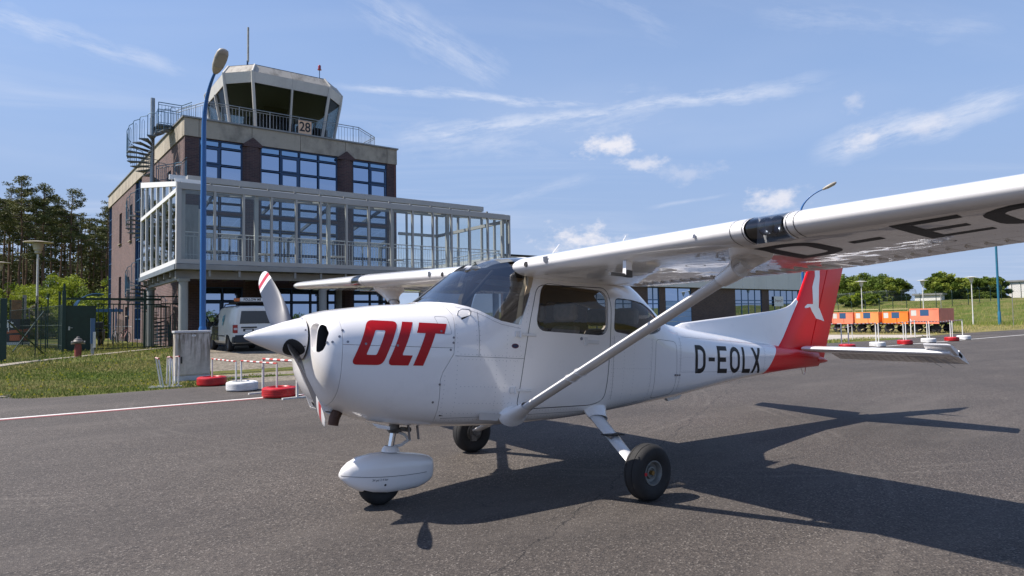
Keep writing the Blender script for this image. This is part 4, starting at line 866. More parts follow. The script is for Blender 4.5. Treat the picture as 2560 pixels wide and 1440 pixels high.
# ------------------------------------------------------------------ tyres with post-and-bar barriers
m_red = mat('tyre_red', (.46, .012, .016), .42, coat=.2, noise=(6, .25, 5)); m_wht = mat('tyre_white', (.70, .70, .69), .6, noise=(5, .15, 5)); m_post = mat('post_white', (.66, .66, .63), .5, noise=(5, .12))
def tyre_mesh(m, nm):
    mb = MB(); n = 28; R0 = .315; prof = [(.185, .02), (.2, .0), (.27, -.012+.02), (.305, .02), (R0, .045)]
    for k in range(3): z = .055+k*.036; prof += [(R0, z), (R0, z+.026), (R0-.008, z+.028), (R0-.008, z+.034)]
    prof += [(R0, .165), (.305, .19), (.27, .205), (.2, .21), (.185, .19), (.21, .17), (.24, .11), (.21, .04), (.185, .02)]
    mb.lathe(prof, n); o = mb.build(nm, m, smooth=40); me = o.data; bpy.data.objects.remove(o); return me
tm_r, tm_w = tyre_mesh(m_red, 'tyre_red'), tyre_mesh(m_wht, 'tyre_white')
def tyre(x, y, red, lab, grp, sc=1.0, rz=0):
    o = bpy.data.objects.new('painted_tyre', tm_r if red else tm_w); C.objects.link(o); o.location = (x, y, .004); o.rotation_euler = (0, 0, rz); o.scale = (sc, sc, sc*random.uniform(.94, 1.02)); return tag(o, lab, 'tyre', grp)
GT = 'painted tyres holding the barrier posts'
TL = [(1.12, 11.62, True, 'flat-lying red painted tyre at the foot of the cabinet'), (1.34, 9.88, False, 'flat-lying white painted tyre between the two red tyres left of the propeller'), (1.56, 8.08, True, 'flat-lying red painted tyre nearest to the spinner')]
TR = [(24.3, 8.35, True, 'red painted tyre just above the tailplane, leftmost on the right side'), (26.8, 8.3, False, 'white painted tyre second in the row right of the tail'), (29.2, 8.2, True, 'red painted tyre third in the row right of the tail'), (31.7, 8.2, False, 'white painted tyre fourth in the row right of the tail'), (34.0, 8.05, True, 'red painted tyre fifth in the row, touching the last white one'), (36.1, 8.25, False, 'white painted tyre at the far right end of the row')]
for i, (x, y, r_, lab) in enumerate(TL): tyre(x, y, r_, lab, GT, 1.02, i)
for i, (x, y, r_, lab) in enumerate(TR): tyre(x, y, r_, lab, GT, 1.0, i*2)
def stripes(p, q, parent, n=10, r=.019, sag=.0):
    """red and white striped bar"""
    p, q = Vector(p), Vector(q); 
    for c, m_, nm in ((0, m_sr, 'red_stripes'), (1, m_post, 'white_stripes')):
        mb = MB()
        for i in range(c, n, 2):
            t0, t1 = i/n, (i+1)/n; mb.tube([p.lerp(q, t0)-Vector((0, 0, sag*4*t0*(1-t0))), p.lerp(q, t1)-Vector((0, 0, sag*4*t1*(1-t1)))], r, 6)
        mb.build(nm, m_, parent)
m_sr = mat('stripe_red', (.42, .05, .035), .5, noise=(6, .3))
def barrier(p, q, lab, n=10, ht=.66, feet=False, grp='striped barriers between the tyres', r=.014, sag=0.0):
    p, q = Vector(p), Vector(q); t = thing('barrier', lab, 'barrier', tuple(p), 0, grp); d = q-p; mb = None
    for e in (Vector((0, 0, 0)), d):
        mb = MB(); mb.bar(e+Vector((0, 0, .02)), e+Vector((0, 0, ht)), r*2, r*2)
        if feet: dd = Vector((-d.y, d.x, 0)).normalized()*.30; mb.bar(e-dd+Vector((0, 0, .018)), e+dd+Vector((0, 0, .018)), .05, .03)
        mb.build('post', m_post, t)
    stripes((0, 0, ht), tuple(d+Vector((0, 0, ht))), t, n, r*1.35, sag); return t
barrier((1.10, 11.5, .02), (1.24, 9.98, .02), 'striped barrier from the cabinet-side red tyre to the white tyre', 11, .60)
barrier((1.30, 9.8, .02), (1.55, 8.20, .02), 'striped barrier from the white tyre to the red tyre by the spinner', 11, .62)
barrier((1.52, 9.0, .0), (1.75, 7.62, .0), 'striped hurdle on broad T feet beside the tyres', 9, .70, True, r=.02)
for i in range(5):
    a, b = TR[i], TR[i+1]; labs = ['striped bar barrier between the first two tyres right of the tail', 'striped bar barrier between the second and third tyres right of the tail', 'striped bar barrier between the third and fourth tyres right of the tail', 'striped bar barrier between the fourth and fifth tyres right of the tail', 'low striped barrier linking the last two tyres of the right row']
    barrier((a[0]+.12, a[1], .02), (b[0]-.12, b[1], .02), labs[i], 14, .98, r=.017, sag=.04 if i % 2 else 0)
barrier((21.9, 9.8, 0), (24.15, 8.5, .02), 'striped barrier running behind the red rudder to the first tyre', 14, 1.0, r=.017)
barrier((37.8, 11.2, 0), (41.5, 12.9, 0), 'small striped barrier on the dry grass behind the tyre row', 10, 1.0, r=.02, sag=.12)
barrier((29.2, 11.9, 0), (33.5, 12.6, 0), 'low tape barrier in front of the baggage carts', 20, .75, r=.015, sag=.08)
hs = thing('hurdle_stack', 'four folded white striped hurdles leaning together left of the cabinet', 'barrier', (.22, 11.95, 0))
for i, (dx, dy, tx, ty) in enumerate(((-.06, -.05, -.10, .15), (.05, -.12, .03, .25), (.16, .05, -.02, .42), (.25, -.02, .02, .22))):
    MB().bar((dx, dy, 0), (dx+tx, dy+ty*.2, .66+.03*(i % 2)), .028, .028).build('post', m_post, hs); MB().bar((dx+.02, dy+.5, 0), (dx+tx+.02, dy+.5+ty*.2, .66), .028, .028).build('post', m_post, hs)
    stripes((dx+tx, dy+ty*.2-.03, .66+.03*(i % 2)), (dx+tx+.02, dy+.53+ty*.2, .66), hs, 9, .02)
MB().bar((-.35, .02, .015), (.32, -.08, .015), .05, .025).bar((-.30, .3, .015), (.3, .22, .015), .05, .025).build('foot_bar', m_post, hs)

# ------------------------------------------------------------------ hydrant, marker post
hy = thing('hydrant', 'rusty red pillar hydrant with a dark cap standing on the lawn', 'hydrant', (-.77, 23.4, .28), scale=.84)
m_hr = mat('hydrant_red', (.20, .04, .03), .6, noise=(6, .35, 6)); MB().lathe([(.13, -.05), (.13, .45), (.12, .50), (.115, .60)], 14).build('body', m_hr, hy, smooth=40)
MB().lathe([(.12, .60), (.20, .63), (.21, .70), (.15, .76), (.14, .80), (.08, .83), (.05, .90), (.001, .91)], 14).build('cap', mat('hydrant_cap', (.12, .11, .10), .5, noise=(8, .3)), hy, smooth=40)
for s_, nm in ((-1, 'outlet'), (1, 'outlet')): MB().tube([(s_*.1, 0, .64), (s_*.22, 0, .64)], .06, 10).tube([(s_*.22, 0, .64), (s_*.25, 0, .64)], .075, 10).build(nm, mat('outlet_alu', (.3, .28, .25), .45, metal=.4), hy)
mp_ = thing('marker_post', 'slim grey post with a blue sleeve to the right of the hydrant', 'post', (-.22, 24.9, .28)); MB().box(-.05, .05, -.05, .05, 0, .75).build('base_post', m_galv, mp_); MB().box(-.075, .065, -.04, -.10-.02, .45, 1.42).build('sleeve', mat('sleeve_blue', (.06, .12, .22), .5), mp_)
MB().box(.0, .09, -.17, -.121, .3, .9).build('plate', m_lampw, mp_)

# ------------------------------------------------------------------ fences on the left
def chain(mb, a, b, z0, z1, step=.11, r=.0035, base=None):
    """diamond wire netting between a and b"""
    a, b = Vector(a), Vector(b); L_ = (b-a).length; H_ = z1-z0; d = (b-a)/L_; n = int((L_+H_)/step)
    for i in range(n):
        u = i*step
        for s_ in (0, 1):
            # line u -> runs up at 45 degrees
            u0, v0, u1, v1 = u-H_, 0, u, H_
            if u0 < 0: v0 -= u0; u0 = 0
            if u1 > L_: v1 -= (u1-L_); u1 = L_
            if u1 <= u0: continue
            if s_: u0, u1 = L_-u0, L_-u1
            p = a+d*u0; q = a+d*u1; zb = base if base is not None else a.z
            w = Vector((-d.y, d.x, 0))*r; P0 = Vector((p.x, p.y, z0+v0)); P1 = Vector((q.x, q.y, z0+v1)); upv = Vector((0, 0, 1))*r*1.4
            k = len(mb.V); mb.V += [tuple(P0-upv), tuple(P0+upv), tuple(P1+upv), tuple(P1-upv)]; mb.F.append((k, k+1, k+2, k+3)); mb.M.append(0)
def netfence(name, pts, ht, lab, grp=None, step=.12, postgap=2.5, arm=0, r=.0035, pr=.03, barbed=0, m=None, kindpost='post', armdir=1, infill=True):
    m = m or m_fence; P = [Vector((x, y, h(x, y)-.05)) for x, y in pts]; t = thing(name, lab, 'fence', tuple(P[0]), 0, grp)
    o0 = P[0].copy()
    for a, b in zip(P[:-1], P[1:]):
        L_ = (b-a).xy.length; n = max(1, round(L_/postgap)); d = (b-a).normalized(); nr = Vector((-d.y, d.x, 0))*armdir
        for i in range(n+(1 if b is P[-1] else 0)):
            p = a.lerp(b, i/n); p.z = h(p.x, p.y)-.05; pp = p-o0; mb = MB()
            path = [pp, pp+Vector((0, 0, ht))]
            if arm: path += [pp+Vector((0, 0, ht+.02))+nr*.03, pp+Vector((0, 0, ht+arm*.8))+nr*arm*.6]
            mb.tube(path, pr, 6); mb.build('post', m, t)
        if infill:
            mb = MB(); 
            for i in range(n):
                p, q = a.lerp(b, i/n), a.lerp(b, (i+1)/n); z0 = (h(p.x, p.y)+h(q.x, q.y))/2; chain(mb, p-o0, q-o0, z0-o0.z+.05, z0-o0.z+ht, step, r)
                for zz in (.1, ht*.5, ht): mb.tube([p-o0+Vector((0, 0, zz)), q-o0+Vector((0, 0, zz+h(q.x, q.y)-h(p.x, p.y)))], r*1.3, 4)
                for k in range(barbed): mb.tube([p-o0+Vector((0, 0, ht+arm*(.25+.27*k)))+nr*arm*.2*k, q-o0+Vector((0, 0, ht+arm*(.25+.27*k)))+nr*arm*.2*k], r*1.1, 4)
            mb.build('wire_netting', m, t)['kind'] = 'stuff'
    return t
f1 = netfence('chain_link_fence', [(-7.5, 15.5), (-2.88, 22.0), (-2.0, 24.3), (-1.55, 30.0)], 2.0, 'green chain link fence crossing the lawn at the far left edge', 'green chain link fences', .14, 3.0, pr=.02)
cp_ = thing('fence_corner_post', 'thick dark green corner post with a diagonal brace at the left edge', 'post', (-2.88, 22.0, .25)); MB().box(-.09, .09, -.09, .09, 0, 2.1).build('post', m_fence, cp_, bevel=.01)
MB().tube([(.12, .1, 1.35), (1.25, 3.8, .05)], .028, 6).build('brace', m_fence, cp_); MB().tube([(1.15, 3.9, 1.75), (.25, .8, .35)], .02, 6).build('brace', m_fence, cp_)
# dense screened fence running back to the gate
GX, GY = -.92, 29.6
f2 = thing('screen_fence', 'tall dark green fence with slatted screening beside the gate', 'fence', (GX, GY, .25))
fpts = [(GX, GY), (-1.0, 31.6), (-1.35, 34.4), (-1.75, 37.2), (-2.3, 40.5), (-2.9, 44.0)]
for i, (x, y) in enumerate(fpts):
    MB().tube([(x-GX, y-GY, 0), (x-GX, y-GY, 2.75 if i else 3.0)], .05 if i < 2 else .035, 6).build('post', m_fence, f2)
for (x0, y0), (x1, y1) in zip(fpts[:-1], fpts[1:]):
    n = int(math.hypot(x1-x0, y1-y0)/.16); pr_ = MB()
    for i in range(n):
        a = i/n; b = (i+.62)/n; pr_.bar((lerp(x0, x1, a)-GX, lerp(y0, y1, a)-GY, .05), (lerp(x0, x1, a)-GX, lerp(y0, y1, a)-GY, 2.12), .085, .012, up=(1, 0, 0))
    for z in (.3, 1.2, 2.1): pr_.tube([(x0-GX, y0-GY, z), (x1-GX, y1-GY, z)], .012, 4)
    pr_.build('slat_screen', m_fencep, f2)['kind'] = 'stuff'
gt = thing('gate', 'dark green steel gate with a solid door leaf and a pale lock plate', 'gate', (GX, GY, .25)); gdx, gdy = .985, .17      # runs to the right, slightly away
def GP(s, z, o=0): return (s*gdx-o*gdy, s*gdy+o*gdx, z)
MB().box(-.07, .07, -.07, .07, 0, 2.7).build('post', m_fence, gt); MB().bar(GP(.1, 2.35), GP(3.9, 2.35), .09, .10).build('top_beam', m_fence, gt)
MB().bar(GP(.08, 1.05, .03), GP(1.22, 1.05, .03), .035, 2.0).build('door_leaf', m_fencep, gt); dlm = MB(); dlm.box(0, .06, -.05, .0, 0, .16); dlm.box(.02, .15, -.075, -.05, .09, .11); o = dlm.build('lock', m_lampw, gt); o.location = GP(.16, .98); o.rotation_euler = (0, 0, .17)
gb = MB(); gb.bar(GP(1.25, 2.12), GP(3.9, 2.12), .04, .05).bar(GP(1.25, .12), GP(3.9, .12), .04, .05); gb.build('gate_rail', m_fence, gt)
for i in range(14): MB().bar(GP(1.3+i*.2, .12), GP(1.3+i*.2, 2.12), .028, .028).build('bar', m_fence, gt)
MB().box(*(lambda p: (p[0]-.05, p[0]+.05, p[1]-.05, p[1]+.05, 0, 2.75))(GP(3.2, 0))).build('post', m_fence, gt)
f3 = thing('bar_fence', 'dark green vertical bar fence between the gate and the glazed gallery', 'fence', (3.0-.05, 30.35, .25))
f3o = (3.0-.05, 30.35); 
for z in (2.5, 2.15, .12): MB().bar((0, 0, z), (1.9, .1, z), .05, .06).build('rail', m_fence, f3)
for i in range(10): MB().bar((i*.2, i*.01, .12), (i*.2, i*.01, 2.5 if i % 4 == 0 else 2.15), .028, .028).build('bar', m_fence, f3)
f4 = thing('bar_fence', 'green vertical bar fence standing under the edge of the gallery', 'fence', (2.3, 30.3, .25))
for z in (2.5, .12): MB().bar((0, -.15, z), (.62, 0, z), .05, .06).build('rail', m_fence, f4)
# turnstile cage under the stairs
tn = thing('turnstile', 'dark full-height turnstile cage with a white panel under the gallery', 'turnstile', (2.95, 31.4, .25)); MB().lathe([(.55, 0), (.55, .04)], 14).build('base_ring', m_fence, tn); MB().lathe([(.55, 2.0), (.55, 2.05), (.1, 2.15)], 14).build('top_ring', m_fence, tn)
for i in range(8): MB().tube([(0, 0, .2+i*.22), (-.5 if i % 2 else -.52, -.1, .2+i*.22)], .02, 5).build('arm', m_fence, tn)
for i in range(7): a = -.4+i*.25; MB().tube([(.55*math.cos(a), .55*math.sin(a), 0), (.55*math.cos(a), .55*math.sin(a), 2.0)], .014, 5).build('bar', m_fence, tn)
MB().box(-.62, -.44, -.62, -.56, 0, 1.75).build('side_panel', m_white, tn)

# banner on a frame at the far left, arched shelter, information board
bn = thing('banner', 'dark grey advertising banner with white letters and an orange band', 'banner', (-1.97, 41.08, .25)); bn.rotation_euler = (0, 0, R(-12.6))
m_bn = mat('banner_grey', (.045, .05, .055), .6, noise=(1, .15)); m_or = mat('banner_orange', (.50, .14, .07), .6)
MB().box(-3.4, 0, -.03, 0, .15, 1.58).build('sheet', m_bn, bn); MB().prism([(-3.4, .62), (0, .86), (0, 1.04), (-3.4, .72)], -.036, -.031).build('orange_band', m_or, bn); MB().box(-.92, -.1, -.0425, -.037, .38, .70).build('logo_patch', m_or, bn)
MB().box(-3.4, 0, -.036, -.0305, .15, .30).build('lower_edge', m_lampw, bn)
text('lettering', 'halt.', .58, m_white, bn, (-1.12, -.034, 1.30), (PI/2, 0, 0), bold=.012); text('lettering', '!', .3, m_white, bn, (-.98, -.038, .98), (PI/2, 0, 0), bold=.01)
for x in (-3.3, -1.6, -.05): MB().tube([(x, .04, -.1), (x, .04, 2.2)], .035, 6).build('post', m_galv, bn)
ib = thing('information_board', 'small notice board with a grey side post behind the banner', 'sign', (-2.2, 54.9, h(-1.95, 55)-.3)); ib.scale = (.72, .72, .9); MB().box(-1.0, -.15, -.05, .05, .8, 3.6).build('board', mat('board_brown', (.22, .13, .07), .7, noise=(1.2, .4, 5)), ib); MB().box(-.12, .22, -.1, .1, 0, 4.0).build('post', m_steelgrey, ib); MB().box(-1.15, -1.02, -.06, .06, 0, 3.6).build('post', m_steelgrey, ib)
sh = thing('arched_shelter', 'small shelter with a curved translucent roof on teal posts', 'shelter', (.55, 47.5, .3)); ar = MB(); V = []
n = 10
for y_ in (0, 3.2):
    for i in range(n+1): a = PI*(1-i/n*.62); V.append((1.15+1.15*math.cos(a), y_, 2.15+1.1*math.sin(a)))
for i in range(n): ar.add([V[i], V[i+1], V[i+n+2], V[i+n+1]], [(0, 1, 2, 3)])
ar.build('roof', glass('acrylic', (.72, .75, .72), 2.5, base=.1), sh, smooth=60)
for y_ in (0, 1.6, 3.2): MB().tube([(1.15+1.15*math.cos(PI*(1-i/n*.62)), y_, 2.15+1.1*math.sin(PI*(1-i/n*.62))) for i in range(n+1)], .04, 6).tube([(0, y_, 0), (0, y_, 2.15)], .05, 6).tube([(2.3, y_, 0), (2.3, y_, 2.3)], .05, 6).build('hoop', m_frb, sh)
MB().box(-.05, 3.4, -.08, .0, 2.0, 2.2).build('gutter', m_frb, sh)

# ------------------------------------------------------------------ two-wheelers behind the gate
m_frame = mat('cycle_frame', (.03, .03, .035), .4, coat=.3)
def wheel_bm(r, t=.02, n=20, axis='y', o=(0, 0, 0)):
    mb = MB(); mb.tube([(o[0]+r*math.cos(2*PI*k/n), o[1], o[2]+r+r*math.sin(2*PI*k/n)) for k in range(n)], t, 6, closed=True); return mb
def bicycle(x, y, rz, lab, col):
    t = thing('bicycle', lab, 'bicycle', (x, y, h(x, y)), rz, 'bicycles parked behind the gate'); m = mat('bike_'+lab.split()[0], col, .35, coat=.4)
    for ox in (-.52, .52):
        w_ = wheel_bm(.33, .02, 20, o=(ox, 0, 0)).build('wheel', m_rubber, t); s_ = MB()
        for k in range(8): a = PI*k/8; s_.tube([(ox+.32*math.cos(a), 0, .33+.32*math.sin(a)), (ox-.32*math.cos(a), 0, .33-.32*math.sin(a))], .002, 4)
        s_.build('spokes', m_galv, w_)
    f = MB(); 
    for p, q in (((-.52, 0, .33), (-.1, 0, .3)), ((-.1, 0, .3), (-.18, 0, .8)), ((-.52, 0, .33), (-.16, 0, .72)), ((-.1, 0, .3), (.35, 0, .75)), ((-.16, 0, .72), (.33, 0, .82)), ((.52, 0, .33), (.33, 0, .95))): f.tube([p, q], .017, 6)
    f.build('frame', m, t); MB().tube([(.33, -.28, 1.0), (.36, 0, 1.02), (.33, .28, 1.0)], .013, 6).build('handlebar', m_galv, t); MB().lathe([(.001, .84), (.08, .83), (.10, .80), (.02, .78)], 10, (-.2, 0, 0)).build('saddle', m_black, t); return t
bicycle(2.05, 40.2, R(75), 'grey bicycle leaning by the side wall, nearer of the two', (.35, .35, .36)); bicycle(2.75, 42.0, R(60), 'rust red bicycle parked by the side wall behind the grey one', (.30, .07, .03))
mo = thing('motor_scooter', 'black and white motor scooter seen from behind through the gate', 'scooter', (1.05, 36.6, .3), R(80))
for ox in (-.62, .60):
    w_ = MB().lathe([(.12, -.05), (.22, -.06), (.27, -.03), (.27, .03), (.22, .06), (.12, .05)], 20, (ox, 0, .27), 'y').build('wheel', m_rubber, mo, smooth=40); MB().lathe([(.001, -.045), (.13, -.045), (.13, .045), (.001, .045)], 14, (ox, 0, .27), 'y').build('rim', m_lampw, w_)
bd = MB(); bd.add([(-.85, -.14, .55), (-.2, -.17, .35), (.2, -.16, .28), (.35, -.18, .9), (-.3, -.16, .78), (-.95, -.12, .82), (-.85, .14, .55), (-.2, .17, .35), (.2, .16, .28), (.35, .18, .9), (-.3, .16, .78), (-.95, .12, .82)], [(0, 1, 4, 5), (1, 2, 3, 4), (11, 10, 7, 6), (10, 9, 8, 7), (5, 4, 10, 11), (0, 5, 11, 6), (0, 6, 7, 1), (1, 7, 8, 2), (2, 8, 9, 3), (3, 9, 10, 4)]); bd.build('body', m_black, mo, bevel=.03)
MB().box(-.85, -.15, -.15, .15, .82, .92).build('seat', m_black, mo, bevel=.04); MB().tube([(.3, -.32, 1.05), (.4, 0, 1.12), (.3, .32, 1.05)], .02, 6).build('handlebar', m_black, mo); MB().tube([(.6, 0, .27), (.35, 0, 1.1)], .035, 8).build('fork', m_black, mo); MB().box(-1.15, -.78, -.2, .2, .95, 1.3).build('top_box', m_black, mo, bevel=.05)
# ------------------------------------------------------------------ follow-me van, seen from behind
van = thing('van', 'white FOLLOW ME van parked under the glazed gallery, rear end facing the apron', 'van', (5.2, 24.05, .3), 0)
m_vw = mat('van_white', (.80, .80, .77), .35, coat=.6, noise=(2, .04)); m_vg = glass('van_glass', (.06, .07, .07), 1.2); m_vdark = mat('van_bumper', (.03, .035, .04), .55); m_vd = mat('van_door_reflection_grey', (.58, .58, .56), .3, coat=.8)
# length along local +x = forward, y = left, z = up ; origin between the rear wheels on the ground
def vsec(x): # half width at belt, roof half width, roof z, floor z
    return x
stn = [(-.78, .80, .66, 1.72, .42), (-.74, .85, .70, 1.79, .34), (-.5, .885, .73, 1.82, .30), (0, .895, .74, 1.83, .30), (.8, .90, .74, 1.83, .28), (1.5, .90, .73, 1.815, .28), (1.9, .90, .70, 1.77, .28), (2.25, .895, .66, 1.62, .28), (2.6, .89, .63, 1.38, .28), (2.85, .88, .70, 1.14, .28), (3.15, .85, .72, 1.03, .28), (3.45, .78, .66, .93, .28), (3.6, .66, .55, .78, .32), (3.63, .60, .5, .6, .4)]
V = []; nn = None
for x, wb, wr, zr, zf in stn:
    belt = min(.98, zr-.08); pts = [(0, zf), (wb*.86, zf), (wb*.97, zf+.12), (wb, (zf+belt)/2), (wb*.99, belt), (lerp(wb, wr, .55), lerp(belt, zr, .62)), (wr, zr-.07), (wr*.86, zr-.012), (0, zr)]
    full = pts+[(-a, b) for a, b in pts[-2:0:-1]]; nn = len(full); V += [(x, a, b) for a, b in full]
F = [(i*nn+k, i*nn+(k+1) % nn, (i+1)*nn+(k+1) % nn, (i+1)*nn+k) for i in range(len(stn)-1) for k in range(nn)]+[tuple(range(nn)), tuple((len(stn)-1)*nn+k for k in range(nn))[::-1]]
F = [f[::-1] for f in F]
vb = mesh('body', V, F, m_vw, van); 
# wheel arch and window cuts
def cutter(mbs):
    o = mbs.build('cutter', m_dark); return o
def boolean(o, c, op='DIFFERENCE', apply=True, solver='EXACT', self_=False):
    md = o.modifiers.new('b', 'BOOLEAN'); md.operation = op; md.object = c; md.solver = solver; md.use_self = self_
    dg = bpy.context.evaluated_depsgraph_get(); me = bpy.data.meshes.new_from_object(o.evaluated_get(dg)); o.modifiers.remove(md); old = o.data; o.data = me; bpy.data.meshes.remove(old)
def rm(o): me = o.data; bpy.data.objects.remove(o); bpy.data.meshes.remove(me)
c = MB()
for ox in (0, 2.68): c.prism([(ox+.36*math.cos(a*PI/12), .32+.36*math.sin(a*PI/12)) for a in range(-4, 17)], -1.2, 1.2)
cc = c.build('cutter', m_dark, van); boolean(vb, cc); rm(cc); smooth_by_angle(vb, 30)
wm = None
for ox in (0, 2.68):
    for s_ in (-1, 1):
        if wm is None:
            w_ = MB().lathe([(.20, -.10), (.29, -.105), (.32, -.07), (.325, 0), (.32, .07), (.29, .105), (.20, .10)], 24, (0, 0, 0), 'y').build('wheel', m_rubber, van, smooth=40); r_ = MB().lathe([(.001, -.06), (.08, -.085), (.12, -.06), (.19, -.075), (.21, -.09), (.21, .09), (.19, .07), (.001, .05)], 20, (0, 0, 0), 'y').build('rim', mat('steel_rim', (.12, .12, .12), .5, metal=.5), w_, smooth=40); wm = (w_.data, r_.data)
        else: w_ = instance('wheel', wm[0], van); r_ = instance('rim', wm[1], w_)
        w_.location = (ox, s_*.79, .325); w_.rotation_euler = (0, 0, 0 if s_ < 0 else PI)
MB().box(-.86, -.70, -.80, .80, .36, .66).box(-.80, -.5, -.86, .86, .36, .60).build('bumper', m_vdark, van, bevel=.03)
MB().box(-.55, 3.3, -.80, .80, .24, .32).build('underbody', m_dark, van)
MB().add([(-.803, -.63, 1.10), (-.803, .63, 1.10), (-.798, .57, 1.60), (-.798, -.57, 1.60), (-.785, -.63, 1.10), (-.785, .63, 1.10), (-.78, .57, 1.60), (-.78, -.57, 1.60)], [(0, 3, 2, 1), (4, 5, 6, 7), (0, 1, 5, 4), (1, 2, 6, 5), (2, 3, 7, 6), (3, 0, 4, 7)]).build('rear_window', mat('van_rear_glass', (.015, .017, .02), .06, coat=.5), van, bevel=.02)
MB().box(-.79, -.775, .05, .66, .66, 1.68).build('rear_door', m_vw, van, bevel=.004); MB().box(-.79, -.775, -.66, .04, .66, 1.68).build('rear_door', m_vw, van, bevel=.004)
MB().box(-.815, -.785, -.02, .58, .93, .98).build('door_handle', m_black, van, bevel=.008); MB().box(-.80, -.785, .10, .50, .80, .90).build('plate_recess', m_black, van); MB().box(-.806, -.80, .16, .42, .80, .87).build('number_plate', m_white, van)
m_tl = mat('tail_light_red', (.35, .012, .015), .25, coat=.5); m_tlw = mat('tail_light_clear', (.6, .5, .5), .25, coat=.5)
for s_ in (-1, 1):
    o = MB().box(-.80, -.66, s_*.70, s_*.862, .74, 1.06).build('tail_light', m_tl, van, bevel=.015); MB().box(-.806, -.79, s_*.715, s_*.85, .86, .94).build('reversing_light', m_tlw, o)
MB().box(-.77, -.74, -.10, .10, 1.64, 1.675).build('brake_light', m_tl, van)
# cab side windows, door, mirror
for s_ in (-1, 1):
    sd = [(1.55, 1.02), (2.55, 1.02), (2.15, 1.50), (1.62, 1.60)]; yb, yt = .905, .80
    V = [(x, s_*(lerp(.915, .745, (z-1.02)/.62)), z) for x, z in sd]+[(x, s_*(lerp(.915, .745, (z-1.02)/.62)-.03), z) for x, z in sd]
    f = [(0, 1, 2, 3), (7, 6, 5, 4), (0, 4, 5, 1), (1, 5, 6, 2), (2, 6, 7, 3), (3, 7, 4, 0)]; f = f if s_ < 0 else [q[::-1] for q in f]
    MB().add(V, f).build('side_window', mat('van_side_glass', (.02, .022, .024), .05, coat=.5), van)
    MB().box(1.45, 2.5, s_*.899, s_*.911, .42, 1.0).build('front_door', mat('van_door_dark', (.06, .065, .065), .25, coat=.6) if s_ > 0 else m_vw, van)
    MB().box(.42, 1.40, s_*.898, s_*.912, .60, .64).build('side_trim', m_black, van); MB().box(2.33, 2.45, s_*.93, s_*1.13, 1.0, 1.2).build('mirror', m_black, van, bevel=.03)
MB().add([(2.28, -.58, 1.60), (2.28, .58, 1.60), (2.9, .68, 1.10), (2.9, -.68, 1.10)], [(0, 3, 2, 1)]).build('windscreen', m_vg, van)
m_dec = mat('decal_teal', (.05, .30, .38), .4); dc = MB()
for q in ((.62, .92, 1.20, 1.34), (.68, .80, 1.05, 1.2), (.62, .74, 1.36, 1.46), (.78, .94, 1.36, 1.42)):
    z0_, z1_ = q[2], q[3]; ya = lerp(.905, .80, (z0_-.98)/.6)+.012; yb_ = lerp(.905, .80, (z1_-.98)/.6)+.012; dc.add([(q[0], ya, z0_), (q[1], ya, z0_), (q[1], yb_, z1_), (q[0], yb_, z1_)], [(0, 1, 2, 3)])
dc.build('side_decal', m_dec, van)
for s_ in (-1, 1): MB().tube([(-.45, s_*.62, 1.80), (-.4, s_*.62, 1.90), (1.5, s_*.62, 1.90), (1.62, s_*.62, 1.80)], .022, 6).build('roof_rail', m_black, van)
for x_ in (-.2, .9): MB().box(x_-.03, x_+.03, -.66, .66, 1.885, 1.93).build('cross_bar', m_black, van)
MB().box(-.5, 1.0, -.60, .60, 1.93, 1.96).build('roof_tray', m_black, van)
sg2 = MB().box(-.48, -.40, -.75, .53, 1.98, 2.13).build('roof_sign', m_white, van); text('lettering', 'FOLLOW ME', .135, m_black, sg2, (-.484, .07, 2.055), (PI/2, 0, -PI/2), .001, .82, bold=.004, sp=1.1)
for s_ in (1, ): MB().box(-.50, -.40, .55, .76, 1.98, 2.11).build('beacon', mat('amber_lens', (.55, .14, .02), .25, coat=.4), van, bevel=.02)
van.location = (5.03, 22.82, .3); van.rotation_euler = (0, 0, R(90)); van.scale = (1.0, 1.0, 1.0)

